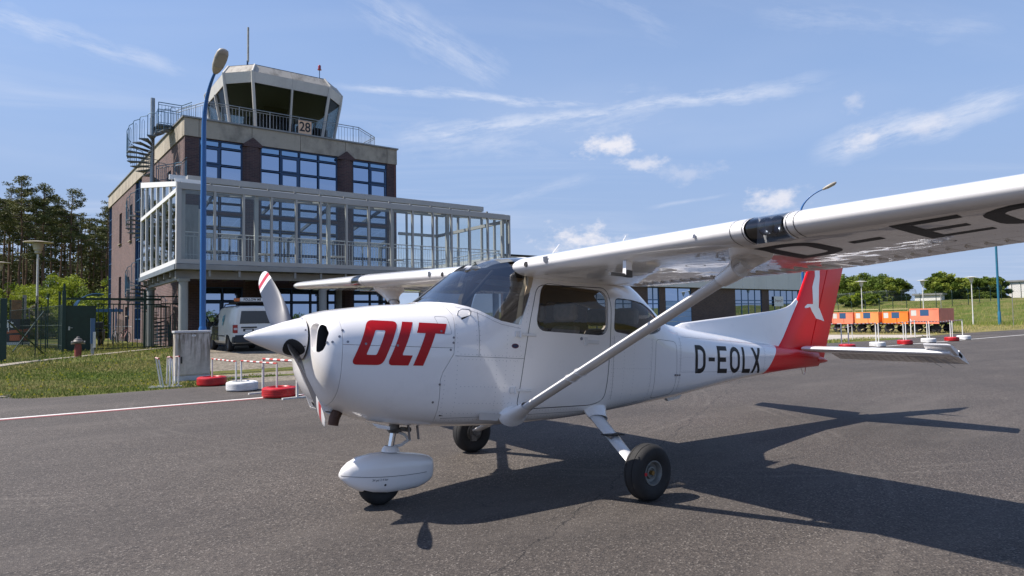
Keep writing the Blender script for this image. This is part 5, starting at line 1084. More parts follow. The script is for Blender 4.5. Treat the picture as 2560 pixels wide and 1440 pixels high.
# ------------------------------------------------------------------ orange baggage carts
m_o1, m_o2, m_o3 = mat('cart_salmon', (.80, .24, .14), .55, noise=(1.2, .12, 5)), mat('cart_orange', (.85, .31, .10), .5, noise=(1.2, .12, 5)), mat('cart_deep_orange', (.85, .22, .03), .5, noise=(1.2, .1, 5)); m_bl = mat('cart_blue_plate', (.03, .09, .20), .5); m_yk = mat('stripe_yellow', (.6, .5, .25), .6)
def cart(x, y, rz, lab, m, w_=2.6, d_=1.5, big=False):
    t = thing('baggage_cart', lab, 'baggage cart', (x, y, 0), rz, 'orange baggage carts on the grass')
    z0, z1 = (.74, 1.64) if big else (.74, 1.50); 
    MB().box(-w_/2, w_/2, -d_/2, d_/2, z0-.06, z0).build('deck', m_black, t)
    for a, b in ((-w_/2, w_/2),) if big else ((-w_/2, w_*.05), (w_*.07, w_/2)): MB().box(a, b, -d_/2-.03, -d_/2, z0-.08, z1).build('side_panel', m, t)
    fx_ = MB(); fx_.box(-w_/2-.01, -w_/2+.05, -d_/2-.05, -d_/2-.031, z0-.1, z1).box(w_/2-.05, w_/2+.01, -d_/2-.05, -d_/2-.031, z0-.1, z1).box(-w_/2+.05, w_/2-.05, -d_/2-.045, -d_/2-.031, z0-.1, z0-.04).box(-w_/2+.05, w_/2-.05, -d_/2-.045, -d_/2-.031, z1-.045, z1); fx_.build('panel_frame', m, t)
    MB().box(-w_/2, w_/2, d_/2, d_/2+.03, z0-.08, z1).build('side_panel', m, t); MB().box(-w_/2-.03, -w_/2, -d_/2, d_/2, z0, z1).build('end_panel', m, t); MB().box(w_/2, w_/2+.03, -d_/2, d_/2, z0, z1).build('end_panel', m, t)
    if big: MB().box(-w_/2-.02, w_/2+.02, -d_/2-.02, d_/2+.02, z1+.002, z1+.03).build('lid', m, t)
    else: MB().tube([(-w_/2, -d_/2, z1), (-w_/2, -d_/2, z1+.16), (w_/2, -d_/2, z1+.16), (w_/2, -d_/2, z1)], .02, 6).build('top_rail', m_yk, t)
    MB().box(-w_*.46, -w_*.27, -d_/2-.036, -d_/2-.031, z1-.45, z1-.08).build('white_plate', m_lampw, t); MB().box(-w_*.14, w_*.16, -d_/2-.036, -d_/2-.031, z1-.46, z1-.06).build('blue_plate', m_bl, t)
    for i, px in enumerate((-w_*.34, w_*.34)):
        for py in (-d_*.4, d_*.4):
            w2 = MB().lathe([(.1, -.07), (.24, -.085), (.30, -.05), (.30, .05), (.24, .085), (.1, .07)], 14, (px, py, .30), 'y').build('wheel', m_rubber, t, smooth=40); MB().lathe([(.001, -.06), (.12, -.06), (.12, .06), (.001, .06)], 10, (px, py, .30), 'y').build('hub', m_black, w2)
        MB().bar((px, -d_*.4, .30), (px, d_*.4, .30), .06, .06).build('axle', m_black, t)
    ch = MB(); ch.bar((-w_*.45, -.35, .62), (w_*.45, -.35, .62), .06, .12).bar((-w_*.45, .35, .62), (w_*.45, .35, .62), .06, .12)
    for px in (-w_*.34, w_*.34): ch.bar((px-.25, -.5, .68), (px, -.5, .33), .03, .05).bar((px+.25, -.5, .68), (px, -.5, .33), .03, .05)
    ch.build('chassis', m_black, t)
    db = MB(); dy = MB()
    for i in range(6): (db if i % 2 else dy).bar(Vector((w_*.3, -d_/2-.05, .62)).lerp(Vector((-w_*.25, -d_/2-.45, .12)), i/6), Vector((w_*.3, -d_/2-.05, .62)).lerp(Vector((-w_*.25, -d_/2-.45, .12)), (i+1)/6), .06, .05)
    db.build('tow_bar', m_black, t); dy.build('tow_bar_stripes', m_yk, t)['kind'] = 'stuff'; return t
cart(47.75, 14.05, R(-88), 'large salmon closed baggage cart at the right end of the cart row', m_o1, 1.75, 2.7, True)
cart(47.55, 15.8, R(-90), 'deep orange open baggage cart, second from the right end', m_o3, 1.65, 2.5)
cart(47.65, 17.75, R(-91), 'light orange open baggage cart, middle of the row of five', m_o2, 1.65, 2.5)
cart(47.6, 19.55, R(-88), 'salmon open baggage cart right beside the red rudder', m_o1, 1.5, 2.4)
cart(47.6, 21.5, R(-90), 'salmon baggage cart mostly hidden behind the red rudder', m_o1, 1.5, 2.4)
# fences on the right bank
netfence('perimeter_fence', [bearing(p, D) for p, D in ((2060, 100), (2300, 99), (2420, 97), (2530, 100), (2640, 104))], 2.1, 'green perimeter fence with outward bent post tops along the bank', 'perimeter fences', .35, 2.1, arm=.45, r=.006, pr=.05, barbed=3, armdir=1)
netfence('perimeter_fence', [bearing(p, D) for p, D in ((2070, 116), (2180, 114), (2290, 116))], 1.8, 'grey wire fence with loops of barbed wire before the tall trees', 'perimeter fences', .4, 3.0, arm=.4, r=.010, pr=.03, barbed=3, m=m_galv)
for i, (x, y, hh) in enumerate(((70.5, 15.9, 3.0), (66.0, 9.5, 3.4), (66.8, 20.4, 3.2))):
    o = MB().tube([(0, 0, 0), (0, 0, hh)], .03, 6).build('wire_post', m_steelgrey); o.location = (x, y, h(x, y)); tag(o, ['thin grey post on the dry grass left of the teal mast', 'thin grey post on the grass right of the teal mast', 'thin grey post behind the large salmon cart'][i], 'post', 'thin grey posts on the right bank')
# ------------------------------------------------------------------ trees
def leafmat(name, c, trans=.25, var=.35):
    m = bpy.data.materials.new(name); m.use_nodes = True; nt = m.node_tree; n = nt.nodes; l = nt.links; b = n['Principled BSDF']
    g = n.new('ShaderNodeNewGeometry'); no = n.new('ShaderNodeTexNoise'); no.inputs['Scale'].default_value = .55; no.inputs['Detail'].default_value = 5; l.new(g.outputs['Position'], no.inputs['Vector'])
    r = n.new('ShaderNodeMapRange'); r.inputs[1].default_value = .3; r.inputs[2].default_value = .7; r.inputs[3].default_value = 1-var; r.inputs[4].default_value = 1+var; l.new(no.outputs['Fac'], r.inputs[0])
    s = n.new('ShaderNodeVectorMath'); s.operation = 'SCALE'; s.inputs[0].default_value = c; l.new(r.outputs[0], s.inputs['Scale']); l.new(s.outputs[0], b.inputs['Base Color']); b.inputs['Roughness'].default_value = .6; b.inputs['Specular IOR Level'].default_value = .25
    t = n.new('ShaderNodeBsdfTranslucent'); l.new(s.outputs[0], t.inputs[0]); mx = n.new('ShaderNodeMixShader'); mx.inputs[0].default_value = trans; l.new(b.outputs[0], mx.inputs[1]); l.new(t.outputs[0], mx.inputs[2]); l.new(mx.outputs[0], n['Material Output'].inputs[0]); return m
m_pine = leafmat('pine_needles', (.078, .092, .030), .15); m_pine2 = leafmat('pine_needles_olive', (.125, .125, .036), .15); m_bush = leafmat('bush_leaves', (.24, .29, .028), .4); m_bush2 = leafmat('bush_leaves_dark', (.12, .17, .025), .3)
m_oak = leafmat('broad_leaves', (.11, .16, .025), .3); m_oak2 = leafmat('broad_leaves_light', (.20, .24, .035), .3); m_bark = mat('pine_bark', (.13, .075, .045), .9, noise=(3, .4, 5, (1, 1, .2))); m_barkd = mat('bark_dark', (.07, .055, .045), .9)
m_blossom = leafmat('blossom', (.42, .40, .30), .2)
def leaves(centres, radii, count, size, flat=.6):
    """small quads spread through ellipsoid clumps; returns vertex and face arrays"""
    cs = np.array(centres); rs = np.array(radii); wgt = rs.prod(1)**(2/3); wgt = wgt/wgt.sum(); idx = rng.choice(len(cs), count, p=wgt)
    d = rng.normal(size=(count, 3)); d /= np.linalg.norm(d, axis=1)[:, None]; rad = rng.rand(count)**.45
    P = cs[idx]+d*rad[:, None]*rs[idx]
    a = rng.normal(size=(count, 3)); a[:, 2] *= flat; a /= np.linalg.norm(a, axis=1)[:, None]; b = np.cross(a, rng.normal(size=(count, 3))); b /= np.linalg.norm(b, axis=1)[:, None]
    s = size*(.6+.8*rng.rand(count))[:, None]; V = np.stack([P-a*s, P-b*s*.45, P+a*s, P+b*s*.45], 1).reshape(-1, 3); return V, idx
def leafmesh(name, V, m, parent, mi=None):
    n = len(V)//4; me = bpy.data.meshes.new(name); me.vertices.add(len(V)); me.vertices.foreach_set('co', V.ravel()); me.loops.add(4*n); me.loops.foreach_set('vertex_index', np.arange(4*n)); me.polygons.add(n); me.polygons.foreach_set('loop_start', np.arange(n)*4); me.polygons.foreach_set('loop_total', np.full(n, 4))
    for q in (m if isinstance(m, (list, tuple)) else [m]): me.materials.append(q)
    if mi is not None: me.polygons.foreach_set('material_index', mi.astype(np.int32))
    me.update(); o = link(bpy.data.objects.new(name, me), parent); return o
def pine(seed, H=18, crown=.45, lean=0, dead=6, spread=2.6, nl=5200):
    """bare reddish trunk, dead side twigs, ragged clumped crown"""
    rs = random.Random(seed); t = bpy.data.objects.new('pine_tree', None); C.objects.link(t)
    path = []; x = y = 0
    for i in range(9): path.append((x, y, H*i/8)); x += rs.uniform(-.12, .12)+lean*H/8; y += rs.uniform(-.12, .12)
    MB().tube(path, [lerp(.19, .04, i/8) for i in range(9)], 7).build('trunk', m_bark, t, smooth=60)
    def at(z): f = min(7.99, z/H*8); i = int(f); return Vector(path[i]).lerp(Vector(path[i+1]), f-i)
    br = MB(); cs = []; ra = []
    z = H*(1-crown)
    while z < H*.99:
        f = (z-H*(1-crown))/(H*crown); a = rs.uniform(0, 2*PI); L_ = spread*(math.sin(PI*min(1, .22+f*.78))**.8)*rs.uniform(.45, 1.15)+.25; p = at(z); q = p+Vector((math.cos(a)*L_, math.sin(a)*L_, L_*rs.uniform(-.05, .45)))
        br.tube([p, p.lerp(q, .5)+Vector((0, 0, -.08*L_)), q], [.05, .03, .012], 4, cap=False)
        for k in range(rs.choice((2, 3, 3))):
            c = p.lerp(q, rs.uniform(.5, 1.08))+Vector((rs.uniform(-.35, .35), rs.uniform(-.35, .35), rs.uniform(-.05, .3))); s_ = rs.uniform(.32, .78); cs.append(tuple(c)); ra.append((s_, s_, s_*.5))
        z += rs.uniform(.12, .34)
    for k in range(dead+10):
        zz = rs.uniform(H*.25, H*(1-crown)+.5); a = rs.uniform(0, 2*PI); L_ = rs.uniform(.4, 1.7); p = at(zz); br.tube([p, p+Vector((math.cos(a)*L_, math.sin(a)*L_, rs.uniform(-.1, .5)*L_))], [.022, .008], 3, cap=False)
    br.build('branches', m_barkd, t)['kind'] = 'stuff'
    V_, idx = leaves(cs, ra, nl, .115); leafmesh('crown', V_, [m_pine, m_pine2], t, (np.array([rs.random() < .4 for _ in cs])[idx])); return t
pines = [pine(1, 18, .34), pine(2, 17, .28, .01), pine(3, 19, .40, -.012, 4, 2.7), pine(4, 16.5, .27, .02), pine(5, 18, .55, 0, 3, 2.2)]
# (px-derived bearing kept as plain coordinates) row along the front of the wood, then further ones
PT = []
rows = [(-30, 74, 0, .98), (8, 70, 1, 1.0), (42, 66, 2, 1.02), (66, 78, 3, 1.0), (84, 70, 0, .96), (112, 67, 4, 1.02), (128, 82, 1, 1.0), (150, 74, 3, .98), (176, 68, 2, .94), (192, 76, 0, .9), (205, 84, 3, .9), (262, 76, 4, .96), (252, 92, 1, .98), (282, 84, 2, 1.0),
        (-60, 66, 4, 1), (-95, 72, 2, 1), (25, 90, 4, 1.1), (98, 96, 2, 1.0), (-10, 84, 3, 1.1), (-140, 70, 0, 1.), (-180, 62, 3, 1.1), (-240, 68, 1, 1.05), (-320, 64, 2, 1.1), (20, 80, 2, 1.0), (56, 86, 0, 1.05), (100, 84, 4, 1.05), (142, 90, 2, 1.05), (166, 86, 4, .95), (218, 92, 2, .9), (236, 96, 4, .9)]
lab_p = ['tall pine cut by the left edge of the picture', 'tall bare-stemmed pine near the left edge', 'tallest pine of the left wood, with a broad ragged crown', 'slim pine in the gap right of the tallest one', 'pine with a thin crown over the nearer path lamp', 'pine with a long pointed crown left of the leaning stems', 'pine farther back in the middle of the wood', 'leaning pine with a high small crown', 'pine with a dense rounded crown right of the middle', 'pine with a crown reaching low on its right side', 'slender leaning pine at the right end of the row', 'lone dense pine against the left wall of the terminal', 'pine just left of the lone one by the terminal', 'pine half hidden by the terminal corner']
outer = ['dense pine just beyond the left edge of the picture', 'ragged pine two trunks beyond the left edge', 'pine farther left beyond the edge, with a short crown', 'leaning pine well beyond the left edge', 'slim pine far beyond the left edge', 'broad pine farthest beyond the left edge']
used = set()
more = {20: 'second-rank pine filling the gap at the left edge', 56: 'second-rank pine behind the tallest one', 100: 'second-rank pine above the nearer path lamp', 142: 'second-rank pine behind the middle stems', 166: 'second-rank pine with a low crown right of the middle', 218: 'second-rank pine near the right end of the row', 236: 'small far pine between the row and the lone pine'}
def once(lst, i): return lst[i]
deep = ['pine standing deep in the wood behind the tallest pine', 'pine deep in the wood behind the middle of the row', 'pine in the shadow of the wood behind the leftmost trunks']
for i, (px, D, k, s_) in enumerate(rows):
    s_ *= .80 if D < 80 else .88
    x, y = bearing(px, D); loc = (x, y, h(x, y)-.2); rz = i*1.7
    lab = lab_p[i] if i < len(lab_p) else more[px] if px in more else (deep[[25, 98, -10].index(px)] if px in (25, 98, -10) else outer[(-60, -95, -140, -180, -240, -320).index(px)])
    if k not in used: used.add(k); o = pines[k]; o.location = loc; o.rotation_euler = (0, 0, rz); o.scale = (s_,)*3; tag(o, lab, 'tree', 'pines of the wood on the left')
    else: o = dup(pines[k], loc, rz, lab, 'pines of the wood on the left', s_)
    o['category'] = 'tree'
# darker lower wood filling the back, one mass
cs = []; ra = []; tk = MB()
for i in range(120):
    px = rng.uniform(-420, 330); D = rng.uniform(92, 112); x, y = bearing(px, D); z = h(x, y); H_ = rng.uniform(8.5, 12.2)
    for k in range(5): s_ = rng.uniform(1.0, 1.9); cs.append((x+rng.uniform(-1, 1), y+rng.uniform(-1, 1), z+H_*(.25+.17*k))); ra.append((s_, s_, s_*1.0))
    tk.tube([(x, y, z), (x+rng.uniform(-.5, .5), y, z+H_+3)], [.16, .05], 5)
V_, idx = leaves(cs, ra, 70000, .21); o = leafmesh('background_wood', V_, [m_pine, m_pine2], None, (rng.rand(len(cs)) < .3)[idx]); tag(o, kind='stuff'); tag(tk.build('background_trunks', m_bark), kind='stuff')
def bush(name, x, y, H_, wd, n, lab, mats, grp, size=.11, dome=1.0, seedv=0, ln=8000, blossom=False, sc=1):
    t = thing(name, lab, 'bush' if H_ < 5 else 'tree', (x, y, h(x, y)-.1), 0, grp); rs = random.Random(seedv); cs = []; ra = []; br = MB()
    for i in range(n):
        a = rs.uniform(0, 2*PI); r_ = wd*math.sqrt(rs.random()); z = H_*(.04+.88*rs.random()*(1-(r_/wd)**2*.55*dome)); s_ = rs.uniform(.16, .34)*min(H_, wd*1.3)*.62; c = (r_*math.cos(a), r_*math.sin(a)*.7, z)
        cs.append(c); ra.append((s_, s_, s_*.72)); 
        if i % 3 == 0: br.tube([(rs.uniform(-.3, .3)*wd*.3, 0, 0), (c[0]*.5, c[1]*.5, z*.55), c], [.05*H_/4, .03*H_/4, .01], 4, cap=False)
    br.build('branches', m_barkd, t)['kind'] = 'stuff'; V_, idx = leaves(cs, ra, ln, size); leafmesh('leaves', V_, mats, t, (np.array([rs.random() < .35 for _ in cs])[idx])); return t
bl = ['sunlit yellow-green bush at the far left edge', 'yellow-green bush behind the banner', 'low bright bush left of the nearer path lamp', 'tall bright green bush right of the nearer path lamp', 'pale blossoming bush behind the screened fence', 'broad yellow-green bush above the gate', 'bright bush between the gate and the terminal wall', 'bright bush at the foot of the terminal wall']
for i, (px, D, H_, wd) in enumerate(((-20, 56, 4.6, 3.4), (35, 62, 4.9, 3.4), (100, 60, 5.0, 3.2), (150, 58, 6.3, 2.3), (88, 50, 3.3, 1.3), (205, 57, 5.3, 3.4), (262, 60, 5.2, 2.8), (232, 52, 3.6, 2.8))):
    x, y = bearing(px, D); bush('bush', x, y, H_, wd, 80, bl[i], [m_blossom, m_bush] if i == 4 else [m_bush, m_bush2], 'bushes at the edge of the wood', .10, seedv=i+3, ln=12000)
for i, (px, D) in enumerate(((-75, 48), (-130, 50), (-200, 46))):
    x, y = bearing(px, D); bush('bush', x, y, 4.2, 3.4, 36, ['yellow-green bush just beyond the left edge of the picture', 'second yellow-green bush beyond the left edge', 'yellow-green bush farthest beyond the left edge'][i], [m_bush, m_bush2], 'bushes at the edge of the wood', .12, seedv=i+30, ln=4000)
tl_ = [('tall round green tree just right of the red fin', 2180, 124, 7.0, 5.4, 60), ('dark green tree hidden partly by the red rudder', 2110, 128, 6.6, 5.0, 60), ('lower bushy tree with a drooping right side', 2232, 118, 5.6, 3.3, 40), ('pointed bushy tree at the left of the right-hand clump', 2352, 112, 6.0, 3.2, 44), ('wide green tree in the middle of the right-hand clump', 2408, 116, 5.0, 3.6, 46), ('green tree at the right of the clump behind the teal mast', 2462, 112, 5.2, 3.4, 44), ('low hedge-like bush at the right foot of the clump', 2490, 110, 4.6, 2.4, 30), ('yellowish low shrub at the foot of the tall round tree', 2150, 112, 2.8, 4.0, 30)]
for i, (lab, px, D, H_, wd, n) in enumerate(tl_):
    x, y = bearing(px, D); o = bush('broadleaf_tree', x, y, H_*.88, wd, int(n*2.2), lab, [m_bush2, m_bush] if i == 7 else [m_oak, m_oak2], 'trees on the right bank', .22, .75, seedv=i+50, ln=14000); o['category'] = 'shrub' if H_ < 3 else 'tree'

# unseen wood added beyond the airfield behind the camera, for the glass to mirror
cs = []; ra = []
for i in range(260):
    x = rng.uniform(-420, 420); y = -380-rng.uniform(0, 25)-abs(x)*.05
    for k in range(2): s_ = rng.uniform(2.5, 4.5); cs.append((x+rng.uniform(-3, 3), y, s_*.4+k*3)); ra.append((s_*1.4, s_, s_))
V_, idx = leaves(cs, ra, 26000, 1.0); o = leafmesh('reflected_wood', V_, [m_pine, m_oak], None, (rng.rand(len(cs)) < .5)[idx]); tag(o, kind='stuff')
# ------------------------------------------------------------------ the light aircraft (body frame: x aft from the firewall, y starboard, z up)
TH = .065497; T0 = 1.1725
ap = thing('light_aircraft', 'white high-wing propeller aeroplane with red tail and red OLT letters on its nose', 'aeroplane', (1.47-1.47*math.cos(TH), 0, 1.47*math.sin(TH))); ap.rotation_euler = (0, TH, 0)
def w2b(x, y, z): X = x-1.47; return (1.47+X*math.cos(TH)-z*math.sin(TH), y, X*math.sin(TH)+z*math.cos(TH))
def paintmat(name, col, bumpy=.10, coat=1.0, rough=.30):
    m = mat(name, col, rough, coat=coat, coat_rough=.035); n, l, b = nodes(m); tc = n.new('ShaderNodeTexCoord')
    no = addn(n, 'ShaderNodeTexNoise', i_Scale=3.2, i_Detail=2.0); l.new(tc.outputs['Object'], no.inputs['Vector']); bp = n.new('ShaderNodeBump'); bp.inputs['Strength'].default_value = bumpy; bp.inputs['Distance'].default_value = .02; l.new(no.outputs['Fac'], bp.inputs['Height']); l.new(bp.outputs[0], b.inputs['Normal']); l.new(bp.outputs[0], b.inputs['Coat Normal'])
    n2 = addn(n, 'ShaderNodeTexNoise', i_Scale=5.0, i_Detail=8.0, i_Roughness=.7); l.new(tc.outputs['Object'], n2.inputs['Vector']); r = n.new('ShaderNodeMapRange'); r.inputs[1].default_value = .55; r.inputs[2].default_value = .8; r.inputs[4].default_value = .24; l.new(n2.outputs['Fac'], r.inputs[0])
    x = n.new('ShaderNodeMixRGB'); l.new(r.outputs[0], x.inputs[0]); x.inputs[1].default_value = (*col, 1); x.inputs[2].default_value = (*[c*.62 for c in col], 1); l.new(x.outputs[0], b.inputs['Base Color']); return m
m_pw = paintmat('aircraft_white', (.90, .875, .85)); m_pr = paintmat('aircraft_red', (.82, .008, .014), bumpy=.05, coat=.12, rough=.3); m_pr.node_tree.nodes['Principled BSDF'].inputs['Specular IOR Level'].default_value = .3; m_ww = paintmat('wing_white', (.80, .785, .77), .22, rough=.35)
m_seam = mat('seam_dark', (.08, .08, .085), .6); m_logo = mat('logo_red', (.46, .006, .009), .35, spec=.35); m_reg = mat('registration_black', (.008, .008, .009), .4, spec=.2); m_regw = mat('underwing_letters', (.010, .010, .011), .5, spec=.25)
m_chr = mat('polished_metal', (.75, .76, .78), .12, metal=1); m_inter = mat('cabin_cream', (.42, .33, .22), .8); m_ind = mat('cabin_dark', (.03, .028, .026), .85); m_seat = mat('seat_grey', (.34, .31, .28), .85, noise=(20, .15))
m_ws = glass('windscreen_acrylic', (.38, .42, .46), 2.0, bump=(1.5, .14), base=.13); m_sg = glass('side_acrylic', (.66, .64, .60), 1.0)
ST = [(-0.882, 0.225, 1.0, 1.17, 1.335, 2.2, 2.2), (-0.865, 0.30, 0.9, 1.15, 1.35, 2.3, 2.4), (-0.82, 0.368, 0.79, 1.11, 1.366, 2.4, 2.6), (-0.74, 0.41, 0.69, 1.08, 1.39, 2.5, 2.8), (-0.55, 0.44, 0.6, 1.05, 1.425, 2.5, 3.0), (-0.3, 0.465, 0.545, 1.03, 1.462, 2.6, 3.2), (0.0, 0.495, 0.515, 1.03, 1.495, 2.7, 3.6), (0.1, 0.505, 0.51, 1.03, 1.53, 2.6, 3.8), (0.2, 0.513, 0.507, 1.03, 1.62, 2.3, 4.0), (0.35, 0.523, 0.505, 1.05, 1.745, 2.2, 4.3), (0.5, 0.532, 0.503, 1.08, 1.85, 2.4, 4.5), (0.65, 0.538, 0.503, 1.12, 1.92, 2.8, 4.6), (0.8, 0.542, 0.505, 1.15, 1.955, 3.6, 4.8), (1.0, 0.545, 0.512, 1.15, 1.975, 4.2, 4.8), (1.4, 0.545, 0.532, 1.15, 1.98, 4.4, 4.8), (1.8, 0.54, 0.565, 1.15, 1.955, 4.4, 4.8), (2.1, 0.515, 0.592, 1.14, 1.9, 4.0, 4.6), (2.35, 0.48, 0.613, 1.13, 1.82, 3.4, 4.4), (2.6, 0.44, 0.635, 1.12, 1.68, 3.0, 4.2), (2.85, 0.405, 0.658, 1.11, 1.525, 2.8, 4.0), (3.05, 0.375, 0.676, 1.1, 1.475, 2.7, 3.8), (3.5, 0.325, 0.735, 1.08, 1.435, 2.7, 3.5), (4.2, 0.255, 0.835, 1.09, 1.385, 2.6, 3.2), (5.0, 0.18, 0.93, 1.12, 1.325, 2.5, 3.0), (5.6, 0.125, 0.985, 1.14, 1.285, 2.4, 2.8), (6.1, 0.08, 1.02, 1.14, 1.26, 2.2, 2.6), (6.42, 0.045, 1.04, 1.14, 1.24, 2.1, 2.4)]
def sta(x):
    if x <= ST[0][0]: return ST[0][1:]
    if x >= ST[-1][0]: return ST[-1][1:]
    for i in range(len(ST)-1):
        if ST[i][0] <= x <= ST[i+1][0]: break
    x0, x1 = ST[i][0], ST[i+1][0]; t = (x-x0)/(x1-x0); d = x1-x0; out = []
    for k in range(1, 7):
        p0, p1 = ST[i][k], ST[i+1][k]; m0 = (p1-ST[i-1][k])/(x1-ST[i-1][0]) if i > 0 else (p1-p0)/d; m1 = (ST[i+2][k]-p0)/(ST[i+2][0]-x0) if i+2 < len(ST) else (p1-p0)/d
        out.append((2*t**3-3*t*t+1)*p0+(t**3-2*t*t+t)*m0*d+(-2*t**3+3*t*t)*p1+(t**3-t*t)*m1*d)
    return out
NS = 72
def sect(x, off=0.0):
    w_, zb, zm, zt, nt_, nb = sta(x); w_ -= off; zb += off; zt -= off; P = []
    for k in range(NS):
        a = 2*PI*k/NS; c, s = math.cos(a), math.sin(a); e = nt_ if s >= 0 else nb; hgt = (zt-zm) if s >= 0 else (zm-zb)
        P.append((x, w_*math.copysign(abs(c)**(2/e), c), zm+hgt*math.copysign(abs(s)**(2/e), s)))
    return P
def hull(xs, off=0.0):
    V = []; 
    for x in xs: V += sect(x, off)
    F = [(i*NS+k, (i+1)*NS+k, (i+1)*NS+(k+1) % NS, i*NS+(k+1) % NS) for i in range(len(xs)-1) for k in range(NS)]
    F += [tuple(range(NS)), tuple((len(xs)-1)*NS+k for k in range(NS))[::-1]]; return V, [f[::-1] for f in F]
def xsr(a, b, st): n = max(1, int(round((b-a)/st))); return [a+(b-a)*i/n for i in range(n+1)]
def pmesh(name, V, F, m, parent=ap): return mesh(name, V, F, m, parent)
# thin outer shell of the whole body, used for every skin panel
xs = sorted(set(round(v, 4) for v in xsr(-.882, -.70, .013)+xsr(-.70, .0, .06)+xsr(0, 3.0, .05)+xsr(3.0, 6.42, .12)))
Vo, Fo = hull(xs); full = pmesh('fuselage', Vo, Fo, m_pw)
Vi, Fi = hull(xsr(.02, 2.95, .07), .03); inner = pmesh('cutter', Vi, Fi, m_inter)
full.data.materials.append(m_inter); inner.data.materials.clear(); inner.data.materials.append(m_pw); inner.data.materials.append(m_inter)
for p in inner.data.polygons: p.material_index = 1
boolean(full, inner); rm(inner)
def shellcopy(name): o = full.copy(); o.data = full.data.copy(); o.name = name; link(o, ap) if o.name not in C.objects else None; o.parent = ap; return o
def rnd(poly, r, n=4):
    """round the corners of a polygon"""
    out = []; m = len(poly)
    for i in range(m):
        p, a, b = Vector(poly[i]), Vector(poly[i-1]), Vector(poly[(i+1) % m]); u = (a-p); v = (b-p); rr = min(r, u.length*.45, v.length*.45); u.normalize(); v.normalize(); A, B = p+u*rr, p+v*rr
        for k in range(n+1): t = k/n; q = A*(1-t)**2+p*2*t*(1-t)+B*t*t; out.append((q.x, q.y))
    return out
def grow(poly, d):
    """offset a convex-ish polygon outward by d"""
    m = len(poly); ar = sum(poly[i][0]*poly[(i+1) % m][1]-poly[(i+1) % m][0]*poly[i][1] for i in range(m)); sg_ = 1 if ar > 0 else -1; out = []
    for i in range(m):
        a, p, b = Vector(poly[i-1]), Vector(poly[i]), Vector(poly[(i+1) % m]); e1 = (p-a).normalized(); e2 = (b-p).normalized(); n1 = Vector((e1.y, -e1.x))*sg_; n2 = Vector((e2.y, -e2.x))*sg_; nn_ = (n1+n2); 
        if nn_.length < 1e-6: nn_ = n1
        nn_.normalize(); out.append(tuple(p+nn_*d/max(.5, nn_.dot(n1))))
    return out
DOOR = rnd([(.918, 1.70), (.845, 1.411), (.80, 1.114), (.738, .66), (1.60, .675), (1.735, .715), (1.767, .951), (1.785, 1.25), (1.79, 1.60), (1.735, 1.735)], .09)
DWIN = rnd([(.995, 1.688), (1.71, 1.668), (1.712, 1.338), (.938, 1.350)], .075, 5)
RWIN = rnd([(1.855, 1.655), (2.10, 1.655), (2.33, 1.64), (2.52, 1.575), (2.64, 1.46), (2.62, 1.385), (2.50, 1.345), (2.12, 1.318), (1.835, 1.345)], .05)
WSB = [(.06, 1.512), (.12, 1.505), (.198, 1.500), (.302, 1.478), (.387, 1.448), (.487, 1.402), (.557, 1.377), (.742, 1.350), (.835, 1.60), (.872, 1.73), (.875, 1.80), (.93, 1.87), (.98, 1.93), (.99, 2.2), (-.3, 2.2), (-.05, 1.56)]
BWIN = [(2.46, 1.66), (2.60, 1.60), (2.80, 1.52), (2.93, 1.475), (2.96, 1.52), (2.80, 1.70), (2.45, 1.95), (2.30, 1.95), (2.36, 1.74)]
def prismobj(poly, y0=-1.2, y1=1.2): return MB().prism(poly, y0, y1).build('cutter', m_pw, ap)
def cut(o, poly, op='DIFFERENCE', y0=-1.2, y1=1.2): c = prismobj(poly, y0, y1); boolean(o, c, op); rm(c)
# cowling forward of the firewall line
COWL = [(-3, -1), (.05, -1), (.05, .52), (.03, .62), (.02, .90), (.04, .96), (.125, 1.10), (.15, 1.33), (.155, 1.40), (.12, 1.47), (-.02, 1.56), (-.05, 3), (-3, 3)]
cowl = shellcopy('cowling'); cut(cowl, COWL, 'INTERSECT'); cut(full, grow(COWL, .005))
doors = []
for s_ in (-1, 1):
    d_ = shellcopy('door'); cut(d_, DOOR, 'INTERSECT', *( (-1.2, -.2) if s_ < 0 else (.2, 1.2))); doors.append(d_)
cut(full, grow(DOOR, .006))
wsg = None
def glasspart(name, poly, m, y0=-1.2, y1=1.2, xr=(-.02, 3.0)):
    Va, Fa = hull(xsr(xr[0], xr[1], .05), .006); a = pmesh(name, Va, Fa, m); Vb, Fb = hull(xsr(xr[0]-.05, xr[1]+.05, .05), .0085); b = pmesh('cutter', Vb, Fb, m); 
    cut(a, poly, 'INTERSECT', y0, y1); boolean(a, b); rm(b)
    bm = bmesh.new(); bm.from_mesh(a.data); bm.normal_update()
    # keep the outer sheet only
    kill = [f for f in bm.faces if abs(sdist(f.calc_center_median())-.006) > .0011]; bmesh.ops.delete(bm, geom=kill, context='FACES'); bm.to_mesh(a.data); bm.free(); a.data.polygons.foreach_set('use_smooth', [True]*len(a.data.polygons)); return a
def sdist(p):
    """rough depth of a point under the outer skin"""
    w_, zb, zm, zt, nt_, nb = sta(p.x); best = 9
    lo, hi = -.02, .05
    for _ in range(22):
        o = (lo+hi)/2; W = w_-o; up = p.z >= zm; e = nt_ if up else nb; H_ = (zt-o-zm) if up else (zm-zb-o); v = (abs(p.y)/W)**e+(abs(p.z-zm)/H_)**e
        if v > 1: hi = o
        else: lo = o
    return (lo+hi)/2
